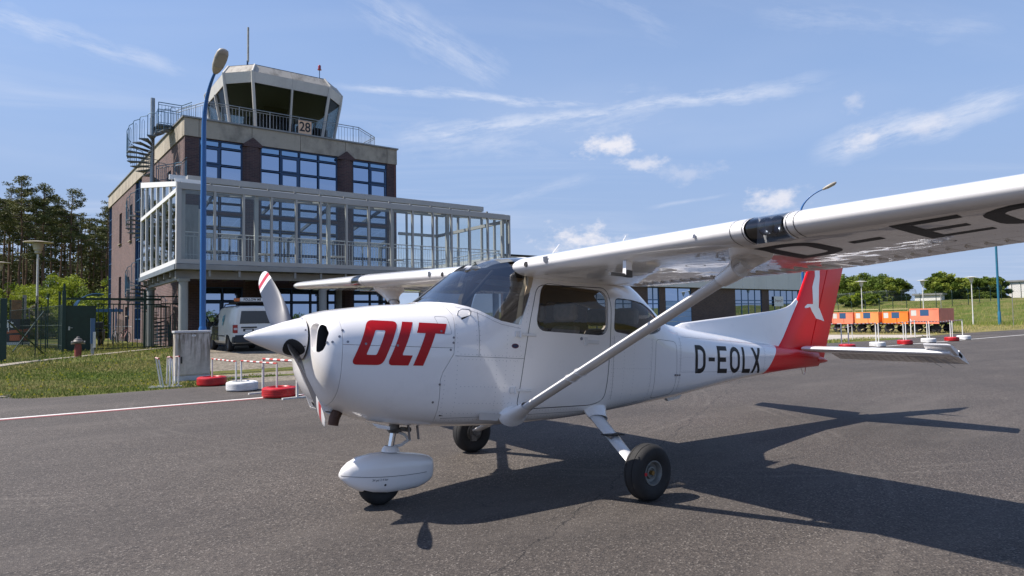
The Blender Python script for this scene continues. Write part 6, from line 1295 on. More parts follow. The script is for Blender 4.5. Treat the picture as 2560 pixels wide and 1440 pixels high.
# door windows with raised white frame
for s_, d_ in zip((-1, 1), doors):
    yr = (-1.2, -.2) if s_ < 0 else (.2, 1.2)
    fr_ = shellcopy('window_frame'); fr_.parent = d_; cut(fr_, grow(DWIN, .035), 'INTERSECT', *yr); cut(fr_, DWIN, 'DIFFERENCE', *yr); cut(d_, grow(DWIN, .038), 'DIFFERENCE', *yr); fr_.location = (0, s_*.004, 0)
    g_ = glasspart('window', grow(DWIN, .01), m_sg, *yr, xr=(.8, 1.9)); g_.parent = d_
    smooth_by_angle(d_, 30); smooth_by_angle(fr_, 30)
cut(full, RWIN); cut(full, WSB); cut(cowl, [(p[0], p[1]) for p in WSB]); cut(full, BWIN)
ws = glasspart('windshield', grow(WSB[:-1]+[(-.05, 1.53)], .012), m_ws, xr=(-.02, 1.1))
for s_ in (-1, 1): glasspart('rear_side_window', grow(RWIN, .01), m_sg, *((-1.2, -.15) if s_ < 0 else (.15, 1.2)), xr=(1.7, 2.8))
glasspart('rear_window', grow(BWIN, .012), m_sg, xr=(2.2, 3.1))
# cowling pieces: nose bowl, upper cowl, lower cowl with open joints; air inlets either side of the spinner
def splitobj(o, name, co, no, gap=.003):
    """cut o by a plane, return the piece on the +no side as a new part"""
    b = o.copy(); b.data = o.data.copy(); b.name = name; C.objects.link(b); b.parent = o.parent; no = Vector(no).normalized()
    for q, sgn in ((o, 1), (b, -1)):
        bm = bmesh.new(); bm.from_mesh(q.data); r_ = bmesh.ops.bisect_plane(bm, geom=bm.verts[:]+bm.edges[:]+bm.faces[:], plane_co=Vector(co)-no*gap*sgn/2, plane_no=no*sgn, clear_outer=True)
        ed = [e for e in r_['geom_cut'] if isinstance(e, bmesh.types.BMEdge)]
        try: bmesh.ops.edgeloop_fill(bm, edges=ed)
        except Exception: pass
        bm.to_mesh(q.data); bm.free()
    return b
inl = MB(); dk2 = {}
for s_ in (-1, 1):
    pr = [(.155, 1.255), (.20, 1.29), (.262, 1.289), (.262, 1.085), (.24, 1.085), (.20, 1.11), (.185, 1.16)]
    inl.prism([(s_*a, b) for a, b in rnd(pr, .03, 3)], -1.2, -.818, 'x')
    dk2[s_] = ([(s_*a, b) for a, b in rnd([(.268, 1.286), (.31, 1.270), (.350, 1.22), (.352, 1.14), (.335, 1.10), (.30, 1.083), (.268, 1.085)], .014, 3)])
ci = inl.build('cutter', m_dark, ap); cowl.data.materials.append(m_dark); ci.data.materials.clear(); ci.data.materials.append(m_pw); ci.data.materials.append(m_inter); ci.data.materials.append(m_pw)
boolean(cowl, ci); rm(ci)
for q in dk2.values():
    ci = MB().prism(q, -1.3, -.76, 'x').build('cutter', m_pw, ap); ci.data.materials.append(m_inter); ci.data.materials.append(m_dark); ci.data.polygons.foreach_set('material_index', [2]*len(ci.data.polygons)); ci.data.update(); boolean(cowl, ci); rm(ci)
for f in cowl.data.polygons:
    if abs(f.center.x+.77) < .003 and abs(f.normal.x) > .9: f.material_index = min(2, len(cowl.data.materials)-1)
if len(cowl.data.materials) < 3: cowl.data.materials.append(m_dark)
cowl.data.materials[2] = m_dark
rest = splitobj(cowl, 'upper_cowling', (-.735, 0, 1.1), (1, 0, -.0)); cowl.name = 'nose_bowl'
upper = splitobj(rest, 'x_upper', (-.7, 0, 1.145), (-.0, 0, 1)); rest.name = 'lower_cowling'; upper.name = 'upper_cowling'
# red tail end of the body
red = splitobj(full, 'tail_cone', (5.2, 0, 1.28), (1, 0, -.98), .0005); red.data.materials[0] = m_pr
for o in (full, cowl, rest, upper, red): smooth_by_angle(o, 30)
full.data.polygons.foreach_get
# ---- decals laid on the skin
bvh_objs = [full, cowl, rest, upper, red]+doors
def bvh_of(objs):
    V = []; F = []
    for o in objs:
        n = len(V); V += [v.co.copy() for v in o.data.vertices]; F += [tuple(i+n for i in p.vertices) for p in o.data.polygons]
    return BVHTree.FromPolygons(V, F)
BV = bvh_of(bvh_objs)
def decal(name, loops, m, side=-1, off=.0022, step=.03, parent=ap, bv=None):
    """loops: list of polygons (or (outer, inner) ring pairs) in the side view, laid on the skin from that side"""
    bm = bmesh.new()
    for lp in loops:
        if isinstance(lp, tuple):
            a, b = lp; n = len(a); va = [bm.verts.new((p[0], 0, p[1])) for p in a]; vb_ = [bm.verts.new((p[0], 0, p[1])) for p in b]
            for i in range(n): bm.faces.new((va[i], va[(i+1) % n], vb_[(i+1) % n], vb_[i]))
        else: bm.faces.new([bm.verts.new((p[0], 0, p[1])) for p in lp])
    X = [v.co.x for v in bm.verts]; Z = [v.co.z for v in bm.verts]
    for x in np.arange(min(X)+step, max(X), step): bmesh.ops.bisect_plane(bm, geom=bm.verts[:]+bm.edges[:]+bm.faces[:], plane_co=(x, 0, 0), plane_no=(1, 0, 0))
    for z in np.arange(min(Z)+step, max(Z), step): bmesh.ops.bisect_plane(bm, geom=bm.verts[:]+bm.edges[:]+bm.faces[:], plane_co=(0, 0, z), plane_no=(0, 0, 1))
    bv = bv or BV
    for v in bm.verts:
        for dx in (0, .006, -.006, .012):
            hit, nr, _, _ = bv.ray_cast(Vector((v.co.x+dx, side*3, v.co.z+dx*.5)), Vector((0, -side, 0)))
            if hit is not None: break
        v.co.y = (hit.y if hit is not None else side*.4)+side*off
    bmesh.ops.recalc_face_normals(bm, faces=bm.faces)
    f0 = sum(f.normal.y for f in bm.faces)
    if f0*side < 0: bmesh.ops.reverse_faces(bm, faces=bm.faces[:])
    me = bpy.data.meshes.new(name); bm.to_mesh(me); bm.free(); me.materials.append(m); me.polygons.foreach_set('use_smooth', [True]*len(me.polygons)); return link(bpy.data.objects.new(name, me), parent)
def qsk(pts, x0, z0, sk, sx=1, sz=1): return [(x0+(x*sx)+sk*z*sz, z0+z*sz) for x, z in pts]
def rect(w_, h_, r, n=5, x=0, z=0):
    return rnd([(x, z), (x+w_, z), (x+w_, z+h_), (x, z+h_)], r, n)
# OLT, slanted heavy letters
H0, ZB, SK = .325, 1.005, .42
def ring_pair(W, H_, rO, tb, ts, rI): return (rnd([(0, 0), (W, 0), (W, H_), (0, H_)], rO, 6), rnd([(ts, tb), (W-ts, tb), (W-ts, H_-tb), (ts, H_-tb)], rI, 6))
o_, i_ = ring_pair(.232, H0, .045, .072, .078, .012); dO = (qsk(o_, -.675, ZB, SK), qsk(i_, -.675, ZB, SK))
dL = qsk([(.03, 0), (.165, 0), (.165, .075), (.088, .075), (.082, .085), (.082, H0), (0, H0), (0, .03), (.01, .01)], -.408, ZB, SK)
dT = qsk([(0, 0), (.08, 0), (.08, .245), (.155, .245), (.155, H0), (-.07, H0), (-.07, .245), (0, .245)], -.205, ZB, SK)
decal('logo_letters', [dO, dL, dT], m_logo)
decal('logo_letters', [dO, dL, dT], m_logo, side=1)
def reg(z0, z1, x0, wd, gap, st):
    H_ = z1-z0; L_ = []
    def P(pts, x): return [(x+a*wd, z0+b*H_) for a, b in pts]
    s = st/wd; t = st/H_
    def arc(cx, cz, rx, rz, a0, a1, n=8): return [(cx+rx*math.cos(R(a0+(a1-a0)*k/n)), cz+rz*math.sin(R(a0+(a1-a0)*k/n))) for k in range(n+1)]
    x = x0
    o = [(0, 0)]+arc(.42, .34, .58, .34, -90, 0)+arc(.42, .66, .58, .34, 0, 90)+[(0, 1)]; i = [(s, t)]+arc(.42, .34, .58-s, .34-t, -90, 0)+arc(.42, .66, .58-s, .34-t, 0, 90)+[(s, 1-t)]; L_.append((P(o, x), P(i, x))); x += wd+gap
    L_.append(P([(0, .43), (.62, .43), (.62, .57), (0, .57)], x)); x += wd*.62+gap
    L_ += [P([(0, 0), (1, 0), (1, t), (s, t), (s, .5-t/2), (.88, .5-t/2), (.88, .5+t/2), (s, .5+t/2), (s, 1-t), (1, 1-t), (1, 1), (0, 1)], x)]; x += wd+gap
    o = arc(.55, .34, .55, .34, 180, 360)+arc(.55, .66, .55, .34, 0, 180); i = arc(.55, .34, .55-s, .34-t, 180, 360)+arc(.55, .66, .55-s, .34-t, 0, 180); L_.append((P(o, x), P(i, x))); x += wd*1.1+gap
    L_.append(P([(0, 0), (.92, 0), (.92, t), (s, t), (s, 1), (0, 1)], x)); x += wd*.92+gap*.6
    L_ += [P([(0, 0), (s*1.15, 0), (1.1, 1), (1.1-s*1.15, 1)], x), P([(0, 1), (s*1.15, 1), (1.1, 0), (1.1-s*1.15, 0)], x)]; return L_
rg = reg(.952, 1.256, 3.275, .205, .062, .050); decal('registration_letters', rg[:-1], m_reg); decal('registration_letters', rg[-1:], m_reg, off=.0026)
# mirrored order for the far side so that it reads properly there
mir = lambda L_: [(([(8.06-a, b) for a, b in q[0]], [(8.06-a, b) for a, b in q[1]]) if isinstance(q, tuple) else [(8.06-a, b) for a, b in q]) for q in L_]
decal('registration_letters', mir(rg[:-1]), m_reg, side=1); decal('registration_letters', mir(rg[-1:]), m_reg, side=1, off=.0026)
n_e = 18; decal('maker_badge', [[(.693+.036*math.cos(2*PI*k/n_e), 1.177+.02*math.sin(2*PI*k/n_e)) for k in range(n_e)]], mat('badge_blue', (.02, .03, .08), .3))
decal('badge_ring', [([(.693+.033*math.cos(2*PI*k/n_e), 1.177+.0175*math.sin(2*PI*k/n_e)) for k in range(n_e)], [(.693+.030*math.cos(2*PI*k/n_e), 1.177+.015*math.sin(2*PI*k/n_e)) for k in range(n_e)])], mat('badge_red', (.3, .03, .03), .4), off=.0028)
# skin joints and rivet lines
def line(name, pts, wd=.004, m=m_seam, side=-1):
    L_ = []
    for (a, b), (c, d) in zip(pts[:-1], pts[1:]):
        u = Vector((c-a, d-b)); L0 = u.length; u.normalize(); v = Vector((-u.y, u.x))*wd/2; n_ = max(1, int(L0/.12))
        for k in range(n_):
            p = Vector((a, b))+u*L0*k/n_; q = Vector((a, b))+u*L0*(k+1)/n_; L_.append([tuple(p-v), tuple(q-v), tuple(q+v), tuple(p+v)])
    return decal(name, L_, m, side, .0014, .045)
for s_ in (-1, 1):
    line('skin_joint', [(.36, 1.44), (.35, 1.08)], .003, side=s_); line('skin_joint', [(.14, 1.085), (.79, 1.075)], side=s_, wd=.003)
    line('skin_joint', [(.08, .60), (1.86, .62), (2.3, .68)], .0025, side=s_); line('skin_joint', [(1.84, 1.30), (1.83, .72)], .0025, side=s_)
    line('skin_joint', [(2.46, 1.30), (2.42, .74)], .002, side=s_); line('skin_joint', [(3.0, 1.38), (2.98, .98), (2.96, .78)], .003, side=s_)
    line('skin_joint', [(3.0, .965), (4.7, .97)], .002, side=s_); line('skin_joint', [(3.05, 1.335), (5.1, 1.30)], .002, side=s_); line('skin_joint', [(4.1, 1.33), (4.08, .90)], .002, side=s_); line('skin_joint', [(4.85, 1.29), (4.80, .95)], .002, side=s_)
# baggage door outline on the port side, access flap on the cowl
bg_ = rnd([(2.52, 1.295), (2.905, 1.278), (2.915, .97), (2.885, .74), (2.50, .70)], .06); line('baggage_door', bg_+[bg_[0]], .0035)
fl = rnd([(-.0, 1.385), (.10, 1.385), (.118, 1.25), (.03, 1.25)], .02); 
for s_ in (-1, 1): dd_ = grow(DOOR, .004); line('door_seam', dd_+[dd_[0]], .006, side=s_); dd_ = grow(DWIN, .037); line('window_seam', dd_+[dd_[0]], .004, side=s_); dd_ = grow(RWIN, .0); line('window_seal', dd_+[dd_[0]], .006, side=s_)
line('windshield_strip', [(p[0], p[1]-.028) for p in WSB[2:8]], .002); line('oil_flap', fl+[fl[0]], .002)
def rivets(name, lines, side=-1, pitch=.034, r=.0042):
    mb = MB()
    for (a, b), (c, d) in lines:
        L_ = math.hypot(c-a, d-b); n_ = int(L_/pitch)
        for k in range(n_+1):
            x, z = lerp(a, c, k/max(1, n_)), lerp(b, d, k/max(1, n_)); hit, nr, _, _ = BV.ray_cast(Vector((x, side*3, z)), Vector((0, -side, 0)))
            if hit is None: continue
            if nr.y*side < 0: nr = -nr
            u = nr.cross(Vector((0, 0, 1))).normalized(); w_ = nr.cross(u); mb.add([hit+u*r, hit+w_*r, hit-u*r, hit-w_*r, hit+nr*r*.75], [(0, 1, 4), (1, 2, 4), (2, 3, 4), (3, 0, 4)])
    o = mb.build(name, m_rivet, ap, smooth=80); o['kind'] = 'stuff'; return o
m_rivet = mat('rivet_heads', (.50, .50, .51), .4)
RV = [((.06, .58), (1.8, .60)), ((.2, .72), (.69, .71)), ((.62, 1.33), (.60, .66)), ((1.86, 1.0), (2.40, 1.0)), ((3.05, 1.12), (3.22, 1.12)), ((3.5, 1.35), (3.5, 1.29)), ((3.75, .93), (3.72, .80)), ((2.0, 1.29), (1.98, .70)), ((2.15, 1.29), (2.13, .72)), ((5.0, 1.28), (4.95, .96)), ((.165, 1.33), (.16, .62)), ((.06, .93), (.055, .62)), ((.19, 1.10), (.78, 1.09)), ((.19, 1.06), (.72, 1.055)), ((.335, 1.40), (.335, 1.10)), ((.365, 1.40), (.365, 1.10)), ((.52, 1.05), (.52, .66)), ((.70, 1.05), (.66, .68)), ((.72, 1.33), (.76, 1.10)), ((.2, .85), (.70, .84)), ((.08, .64), (.58, .63)),
      ((1.815, 1.28), (1.81, .72)), ((1.85, 1.28), (1.84, .72)), ((2.44, 1.28), (2.40, .72)), ((2.48, .70), (1.84, .66)), ((2.98, 1.38), (2.95, .80)), ((3.02, 1.38), (2.99, .80)), ((3.05, 1.35), (5.1, 1.31)), ((3.05, .98), (3.25, .98)), ((4.08, .94), (4.75, .96)), ((4.12, 1.33), (4.10, 1.28)), ((4.87, 1.29), (4.82, .96)), ((.86, 1.72), (.80, 1.38)), ((1.84, 1.30), (2.5, 1.29)), ((.9, .64), (1.45, .645))]
rivets('rivets', RV)
def stud(x, z, r=.011, m=m_chr, side=-1, name='fastener'):
    hit, nr, _, _ = BV.ray_cast(Vector((x, side*3, z)), Vector((0, -side, 0)))
    if hit is None: return
    if nr.y*side < 0: nr = -nr
    mb = MB(); mb.tube([hit-nr*.002, hit+nr*.0025], r, 10); mb.build(name, m, ap, smooth=40)
m_stud = mat('cowl_fastener', (.22, .22, .24), .35, metal=.8)
for x, z in ((-.73, 1.245), (-.70, 1.165), (-.57, 1.155), (-.33, 1.150), (-.12, 1.145), (.125, 1.185), (.13, 1.225), (.10, 1.13), (.02, .865), (-.02, .73), (-.755, 1.20), (-.80, 1.16), (-.83, 1.155), (.03, 1.27)): stud(x, z, .009, m_stud)
# ---- cabin
cab = MB(); cab.prism([(.06, 1.28), (.33, 1.42), (.36, 1.20), (.36, .62), (.06, .62)], -.44, .44).build('instrument_panel', m_ind, ap)
MB().prism([(.22, 1.385), (.40, 1.44), (.44, 1.42), (.44, 1.38), (.22, 1.34)], -.45, .45).build('glare_shield', m_ind, ap)
MB().box(.1, 1.85, -.36, .36, .61, .64).build('cabin_floor', m_ind, ap); MB().box(.80, 2.2, -.44, .44, 1.86, 1.88).build('headliner', m_ind, ap)
for s_ in (-1, 1):
    MB().tube([(.43, s_*.22, 1.22), (.50, s_*.22, 1.22)], .02, 8).tube([(.50, s_*.22+.15*math.cos(a*PI/8), 1.25+.10*math.sin(a*PI/8)) for a in range(-2, 11)], .012, 6).build('control_yoke', m_black, ap)
    for nm, x, sy in (('front_seat', 1.18, .23), ('rear_seat', 2.02, .21)):
        se = MB().box(x-.25, x+.22, s_*sy-.20, s_*sy+.20, .78, .92).build(nm, m_seat, ap, bevel=.04)
        MB().add([(x+.16, s_*sy-.19, .90), (x+.16, s_*sy+.19, .90), (x+.30, s_*sy+.18, 1.38), (x+.30, s_*sy-.18, 1.38), (x+.28, s_*sy-.19, .90), (x+.28, s_*sy+.19, .90), (x+.38, s_*sy+.17, 1.38), (x+.38, s_*sy-.17, 1.38)], [(0, 1, 2, 3), (7, 6, 5, 4), (0, 4, 5, 1), (1, 5, 6, 2), (2, 6, 7, 3), (3, 7, 4, 0)]).build('backrest', m_seat, se, bevel=.035)
        MB().box(x+.28, x+.37, s_*sy-.145, s_*sy+.145, 1.42, 1.60).build('headrest', m_seat, se, bevel=.04)
    # cream trim of the door post, seen through the windscreen side
    MB().prism([(.755, 1.365), (.765, 1.35), (.80, 1.44), (.835, 1.56), (.87, 1.72), (.885, 1.79), (.84, 1.79), (.815, 1.68), (.785, 1.60), (.775, 1.50)], s_*.45, s_*.515).build('post_trim', m_inter, ap)
MB().tube([(.38, -.05, 1.40), (.80, -.02, 1.84)], .014, 6).tube([(1.0, .30, 1.30), (1.45, .1, 1.80)], .015, 6).build('cabin_tubes', m_ind, ap)
# ---- wing
XS_ = sorted(set([.5*(1-math.cos(PI*i/26)) for i in range(27)]+[.0849, .0851, .0879, .0881, .7519, .7521, .7569, .7571, .7579, .7581, .7619, .7621])); NL = len(XS_)-1
def naca(ch, n=26, t=.12, m_=.02, p=.4):
    U = []; Lw = []
    for x in XS_:
        yt = 5*t*(.2969*math.sqrt(x)-.1260*x-.3516*x*x+.2843*x**3-.1036*x**4); yc = m_/p**2*(2*p*x-x*x) if x < p else m_/(1-p)**2*((1-2*p)+2*p*x-x*x)
        bl = math.sqrt(x)*math.exp(-(x/.10)**1.5); U.append((x*ch, (yc+yt+.030*bl)*ch)); Lw.append((x*ch, (yc-yt-.055*bl)*ch))
    return U[::-1]+Lw[1:]       # from the trailing edge over the top to the nose and back underneath
YT = 5.42
def wsec(y):
    ay = abs(y); ch = 1.63 if ay < 2.54 else lerp(1.63, 1.12, (ay-2.54)/(YT-2.54)); xl = .68+(0 if ay < 2.54 else (ay-2.54)*.034); zl = 1.825+.027*ay; inc = R(1.5 if ay < 2.54 else lerp(1.5, -1.0, (ay-2.54)/(YT-2.54)))
    return ch, xl, zl, inc
def wpoint(y, x, z): ch, xl, zl, inc = wsec(y); return (xl+x*math.cos(inc)+z*math.sin(inc), y, zl-x*math.sin(inc)+z*math.cos(inc))
def wpanel(name, s_, ys, keep, m, gap=0, closed=True):
    """keep(x/ch) -> part of the section used"""
    V = []; n = None
    for y in ys:
        ch = wsec(y)[0]; pts = naca(ch); pts = [p for p in pts if keep(p[0]/ch)]; n = len(pts); V += [wpoint(s_*y, *p) for p in pts]
    F = [(i*n+k, i*n+(k+1) % n, (i+1)*n+(k+1) % n, (i+1)*n+k) for i in range(len(ys)-1) for k in range(n if closed else n-1)]
    if closed: F += [tuple(range(n))[::-1], tuple((len(ys)-1)*n+k for k in range(n))]
    if s_ < 0: F = [f[::-1] for f in F]
    o = mesh(name, V, F, m, ap); bm = bmesh.new(); bm.from_mesh(o.data); bmesh.ops.recalc_face_normals(bm, faces=bm.faces); bm.to_mesh(o.data); bm.free(); return smooth_by_angle(o, 40)
def corrug(o, s_, y0, y1, x0, pitch=.105, zoff=0, thick=.007, m=None):
    """pressed ribs across the underside skin of flaps and ailerons"""
    mb = MB(); y = y0+.05
    while y < y1-.04:
        ch, xl, zl, inc = wsec(y); pts = [p for p in naca(ch) if p[0]/ch > x0+.02][-12:]; a = [p for p in naca(ch)][-9:]; a = [p for p in a if p[0]/ch > x0+.015]
        if len(a) > 1:
            L_ = [Vector(wpoint(s_*y, p[0], p[1]+zoff)) for p in a]; wd = Vector((0, .016, 0)); dn = Vector((0, 0, -thick*1.8)); V = []
            for qi, q in enumerate(L_): V += [q-wd, q+dn*(1-qi/max(1, len(L_)-1)), q+wd]
            mb.add(V, [(i*3+k, i*3+k+1, (i+1)*3+k+1, (i+1)*3+k) for i in range(len(L_)-1) for k in range(2)]+[(0, 1, 2), ((len(L_)-1)*3, (len(L_)-1)*3+1, (len(L_)-1)*3+2)])
        y += pitch
    mb.build('pressed_ribs', m_ww, o, smooth=70)['kind'] = 'stuff'
m_refl = mat('lamp_reflector', (.30, .31, .33), .25, metal=1)
LY = (2.665, 2.905)     # landing light bay
for s_ in (-1, 1):
    w_ = wpanel('wing', s_, [.50, 1.0, 1.6, 2.2, 2.54, LY[0]], lambda t: t < .752, m_ww); w_['label'] = 'wing with big black registration letters underneath' if s_ < 0 else 'far wing reaching over the nose'
    wpanel('wing_outer_panel', s_, [LY[1], 3.4, 4.0, 4.7, 5.2], lambda t: t < .757, m_ww)
    wpanel('light_bay_panel', s_, [LY[0], LY[1]], lambda t: .085 < t < .757, m_ww)
    wpanel('leading_edge_lens', s_, [LY[0]+.012, (LY[0]+LY[1])/2, LY[1]-.012], lambda t: t < .088, glass('landing_light_lens', (.38, .41, .45), 1.6, base=.04), closed=False)
    # lamps inside the bay
    bay = MB().add([wpoint(s_*LY[0], .138, .07), wpoint(s_*LY[1], .138, .07), wpoint(s_*LY[1], .138, -.045), wpoint(s_*LY[0], .138, -.045)], [(0, 1, 2, 3)]).build('light_bay', m_dark, ap)
    for yy in (LY[0]+.085, LY[1]-.085): o = MB().lathe([(.001, .115), (.040, .108), (.052, .085)], 16, wpoint(s_*yy, 0, .012), 'x').build('landing_light', m_refl, ap, smooth=60)
    MB().add([wpoint(s_*(LY[0]+LY[1])/2, .02, .03), wpoint(s_*(LY[0]+LY[1])/2, .138, .07), wpoint(s_*(LY[0]+LY[1])/2, .138, -.045), wpoint(s_*(LY[0]+LY[1])/2, .02, -.02)], [(0, 1, 2, 3)]).build('lamp_divider', m_pw, bay)
    for yy in (LY[0], LY[1]): 
        pts = [p for p in naca(1.63) if p[0]/1.63 < .088]; MB().add([wpoint(s_*yy, *p) for p in pts], [tuple(range(len(pts)))]).build('bay_rib', m_pw, bay)
    # leading edge strap bands either side of the lamps
    for yy in (LY[0]-.09, LY[0]-.012, LY[1]+.012, LY[1]+.055):
        pts = [p for p in naca(wsec(yy)[0]*1.0) if p[0]/wsec(yy)[0] < .11]; V = []
        for y_ in (yy-.0025, yy+.0025): V += [wpoint(s_*y_, p[0]-.0015, p[1]*1.012) for p in pts]
        n = len(pts); MB().add(V, [(k, k+1, n+k+1, n+k) for k in range(n-1)]).build('edge_seam', m_seam, w_)
    fl_ = wpanel('flap', s_, [.62, 1.2, 1.8, 2.53], lambda t: t > .758, m_ww); al = wpanel('aileron', s_, [2.56, 3.5, 4.4, 5.15], lambda t: t > .762, m_ww); 
    corrug(fl_, s_, .62, 2.53, .76); corrug(al, s_, 2.56, 5.15, .77)
    # rounded tip
    V = []; ys = [5.2, 5.28, 5.35, 5.40, 5.42]; n = None
    for y, sc in zip(ys, (1, .985, .93, .78, .35)):
        ch, xl, zl, inc = wsec(y); pts = naca(1.15); n = len(pts); V += [wpoint(s_*y, .55+(p[0]*ch/1.15-.55)*(.6+.4*sc), p[1]*sc+.012*(1-sc)) for p in pts]
    F = [(i*n+k, i*n+(k+1) % n, (i+1)*n+(k+1) % n, (i+1)*n+k) for i in range(len(ys)-1) for k in range(n)]+[tuple((len(ys)-1)*n+k for k in range(n))]
    smooth_by_angle(mesh('wing_tip', V, F if s_ > 0 else [f[::-1] for f in F], m_ww, ap), 50)
    # root fairing to the cabin roof
    V = []; ys = [.50, .475, .455, .445]
    for y, ex in zip(ys, (1, .93, .78, .45)): ch, xl, zl, inc = wsec(y); pts = naca(1.63); V += [wpoint(s_*y, .35+(p[0]-.35)*(1-(1-ex)*.18), .012+(p[1]-.012)*ex) for p in pts]; n = len(pts)
    F = [(i*n+k, i*n+(k+1) % n, (i+1)*n+(k+1) % n, (i+1)*n+k) for i in range(3) for k in range(n)]+[tuple(3*n+k for k in range(n))]
    smooth_by_angle(mesh('wing_root', V, F if s_ < 0 else [f[::-1] for f in F], m_ww, ap), 40)
    # cabin vent hole and small fuel sensor at the leading edge
    MB().tube([wpoint(s_*.66, -.004, .0), wpoint(s_*.66, .05, .0)], .022, 12).build('cabin_air_inlet', m_dark, ap)
    ss = MB(); ss.prism([(0, 0), (.04, 0), (.04, .045), (.01, .045)], -.001, .03); 
    MB().add([wpoint(s_*.88, -.006, .035), wpoint(s_*.94, -.006, .035), wpoint(s_*.94, .0, -.01), wpoint(s_*.91, .0, -.02), wpoint(s_*.885, -.004, -.0)], [(0, 1, 2, 3, 4)]).build('stall_inlet', m_stud, ap)
# stall vane plate, pitot, tie-down ring, inspection covers on the port underside
MB().add([wpoint(-2.32, -.006, .012), wpoint(-2.34, -.006, .012), wpoint(-2.34, -.006, -.012), wpoint(-2.32, -.006, -.012)], [(0, 1, 2, 3)]).build('stall_vane', m_stud, ap)
pt_ = MB().box(.76, .82, -1.69, -1.66, 1.70, 1.80).build('pitot_mast', m_pw, ap); MB().tube([(.80, -1.675, 1.70), (.62, -1.675, 1.695)], .013, 8).box(.765, .825, -1.692, -1.658, 1.685, 1.735).build('pitot_tube', mat('pitot_dark', (.12, .12, .12), .4, metal=.6), pt_)
def under(y, x, off=.0): # point on the underside
    ch, xl, zl, inc = wsec(y); c = x-xl; pts = naca(ch)[NL:]; 
    for p, q in zip(pts[:-1], pts[1:]):
        if p[0] <= c <= q[0]: t = (c-p[0])/(q[0]-p[0]); return Vector(wpoint(y, c, lerp(p[1], q[1], t)-off))
    return Vector(wpoint(y, c, pts[-1][1]-off))
for y, x, r_ in ((-1.35, 1.0, .07), (-1.9, 1.25, .07), (-3.35, 1.6, .06), (-4.0, 1.5, .06), (-1.15, 1.35, .05), (-2.2, 1.6, .05), (1.4, 1.1, .07), (2.0, 1.3, .06)):
    n_ = 20; V = [under(y+(r_+.0)*math.cos(2*PI*k/n_), x+r_*math.sin(2*PI*k/n_), .0015) for k in range(n_)]+[under(y+(r_-.005)*math.cos(2*PI*k/n_), x+(r_-.005)*math.sin(2*PI*k/n_), .0015) for k in range(n_)]
    MB().add(V, [(k, (k+1) % n_, n_+(k+1) % n_, n_+k) for k in range(n_)]).build('inspection_cover', m_seam, ap)
MB().tube([Vector((1.15, -2.42, 1.80))+Vector((0, .022*math.cos(a*PI/6), .022*math.sin(a*PI/6)-.01)) for a in range(12)], .004, 5, closed=True).build('tie_down_ring', m_chr, ap)
for (y0, x0, y1, x1) in ((-.9, .86, -2.5, .86), (-.9, 1.75, -2.5, 1.75), (-3.1, .9, -5.1, .98), (-3.0, 1.62, -5.1, 1.5), (-1.6, .9, -1.6, 1.85), (-2.15, .9, -2.15, 1.85), (-3.3, .9, -3.3, 1.75), (-4.1, 1, -4.1, 1.6)):
    mb = MB(); L_ = math.hypot(y1-y0, x1-x0); n_ = int(L_/.05)
    for k in range(n_+1):
        p = under(lerp(y0, y1, k/n_), lerp(x0, x1, k/n_)); r_ = .003; mb.add([p+Vector((r_, 0, 0)), p+Vector((0, r_, 0)), p-Vector((r_, 0, 0)), p-Vector((0, r_, 0)), p-Vector((0, 0, .0025))], [(1, 0, 4), (2, 1, 4), (3, 2, 4), (0, 3, 4)])
    mb.build('rivets', m_ww, ap)['kind'] = 'stuff'
# letters under the port wing (read from behind and below)
def wing_letters(name, loops, m):
    """loops in (outboard, chordwise) coordinates"""
    bm = bmesh.new()
    for lp in loops:
        if isinstance(lp, tuple):
            a, b = lp; n = len(a); va = [bm.verts.new((p[0], p[1], 0)) for p in a]; vb_ = [bm.verts.new((p[0], p[1], 0)) for p in b]
            for i in range(n): bm.faces.new((va[i], va[(i+1) % n], vb_[(i+1) % n], vb_[i]))
        else: bm.faces.new([bm.verts.new((p[0], p[1], 0)) for p in lp])
    for x in np.arange(2, 6, .07): bmesh.ops.bisect_plane(bm, geom=bm.verts[:]+bm.edges[:]+bm.faces[:], plane_co=(x, 0, 0), plane_no=(1, 0, 0))
    for z in np.arange(.6, 2, .05): bmesh.ops.bisect_plane(bm, geom=bm.verts[:]+bm.edges[:]+bm.faces[:], plane_co=(0, z, 0), plane_no=(0, 1, 0))
    for v in bm.verts: v.co = under(-v.co.x, v.co.y, .0016)
    bmesh.ops.recalc_face_normals(bm, faces=bm.faces)
    if sum(f.normal.z for f in bm.faces) > 0: bmesh.ops.reverse_faces(bm, faces=bm.faces[:])
    me = bpy.data.meshes.new(name); bm.to_mesh(me); bm.free(); me.materials.append(m); return link(bpy.data.objects.new(name, me), ap)
def arc2(cx, cy, rx, ry, a0, a1, n=9): return [(cx+rx*math.cos(R(a0+(a1-a0)*k/n)), cy+ry*math.sin(R(a0+(a1-a0)*k/n))) for k in range(n+1)]
def WL(u0, pts, top=.0): # u outboard, v from 0 (top, towards the nose) to 1 (bottom)
    return [(u0+a, lerp(.93-(u0+a-2.57)*.085, 1.49-(u0+a-2.57)*.12, b)) for a, b in pts]
wd, st_, tb = .345, .085, .155
def wD(u): return (WL(u, [(0, 0)]+arc2(.15, .30, wd-.15, .30, -90, 0)+arc2(.15, .70, wd-.15, .30, 0, 90)+[(0, 1)]), WL(u, [(st_, tb)]+arc2(.15, .30, wd-.15-st_, .30-tb, -90, 0)+arc2(.15, .70, wd-.15-st_, .30-tb, 0, 90)+[(st_, 1-tb)]))
def wO(u): return (WL(u, arc2(.18, .30, .18, .30, 180, 360)+arc2(.18, .70, .18, .30, 0, 180)), WL(u, arc2(.18, .30, .18-st_, .30-tb, 180, 360)+arc2(.18, .70, .18-st_, .30-tb, 0, 180)))
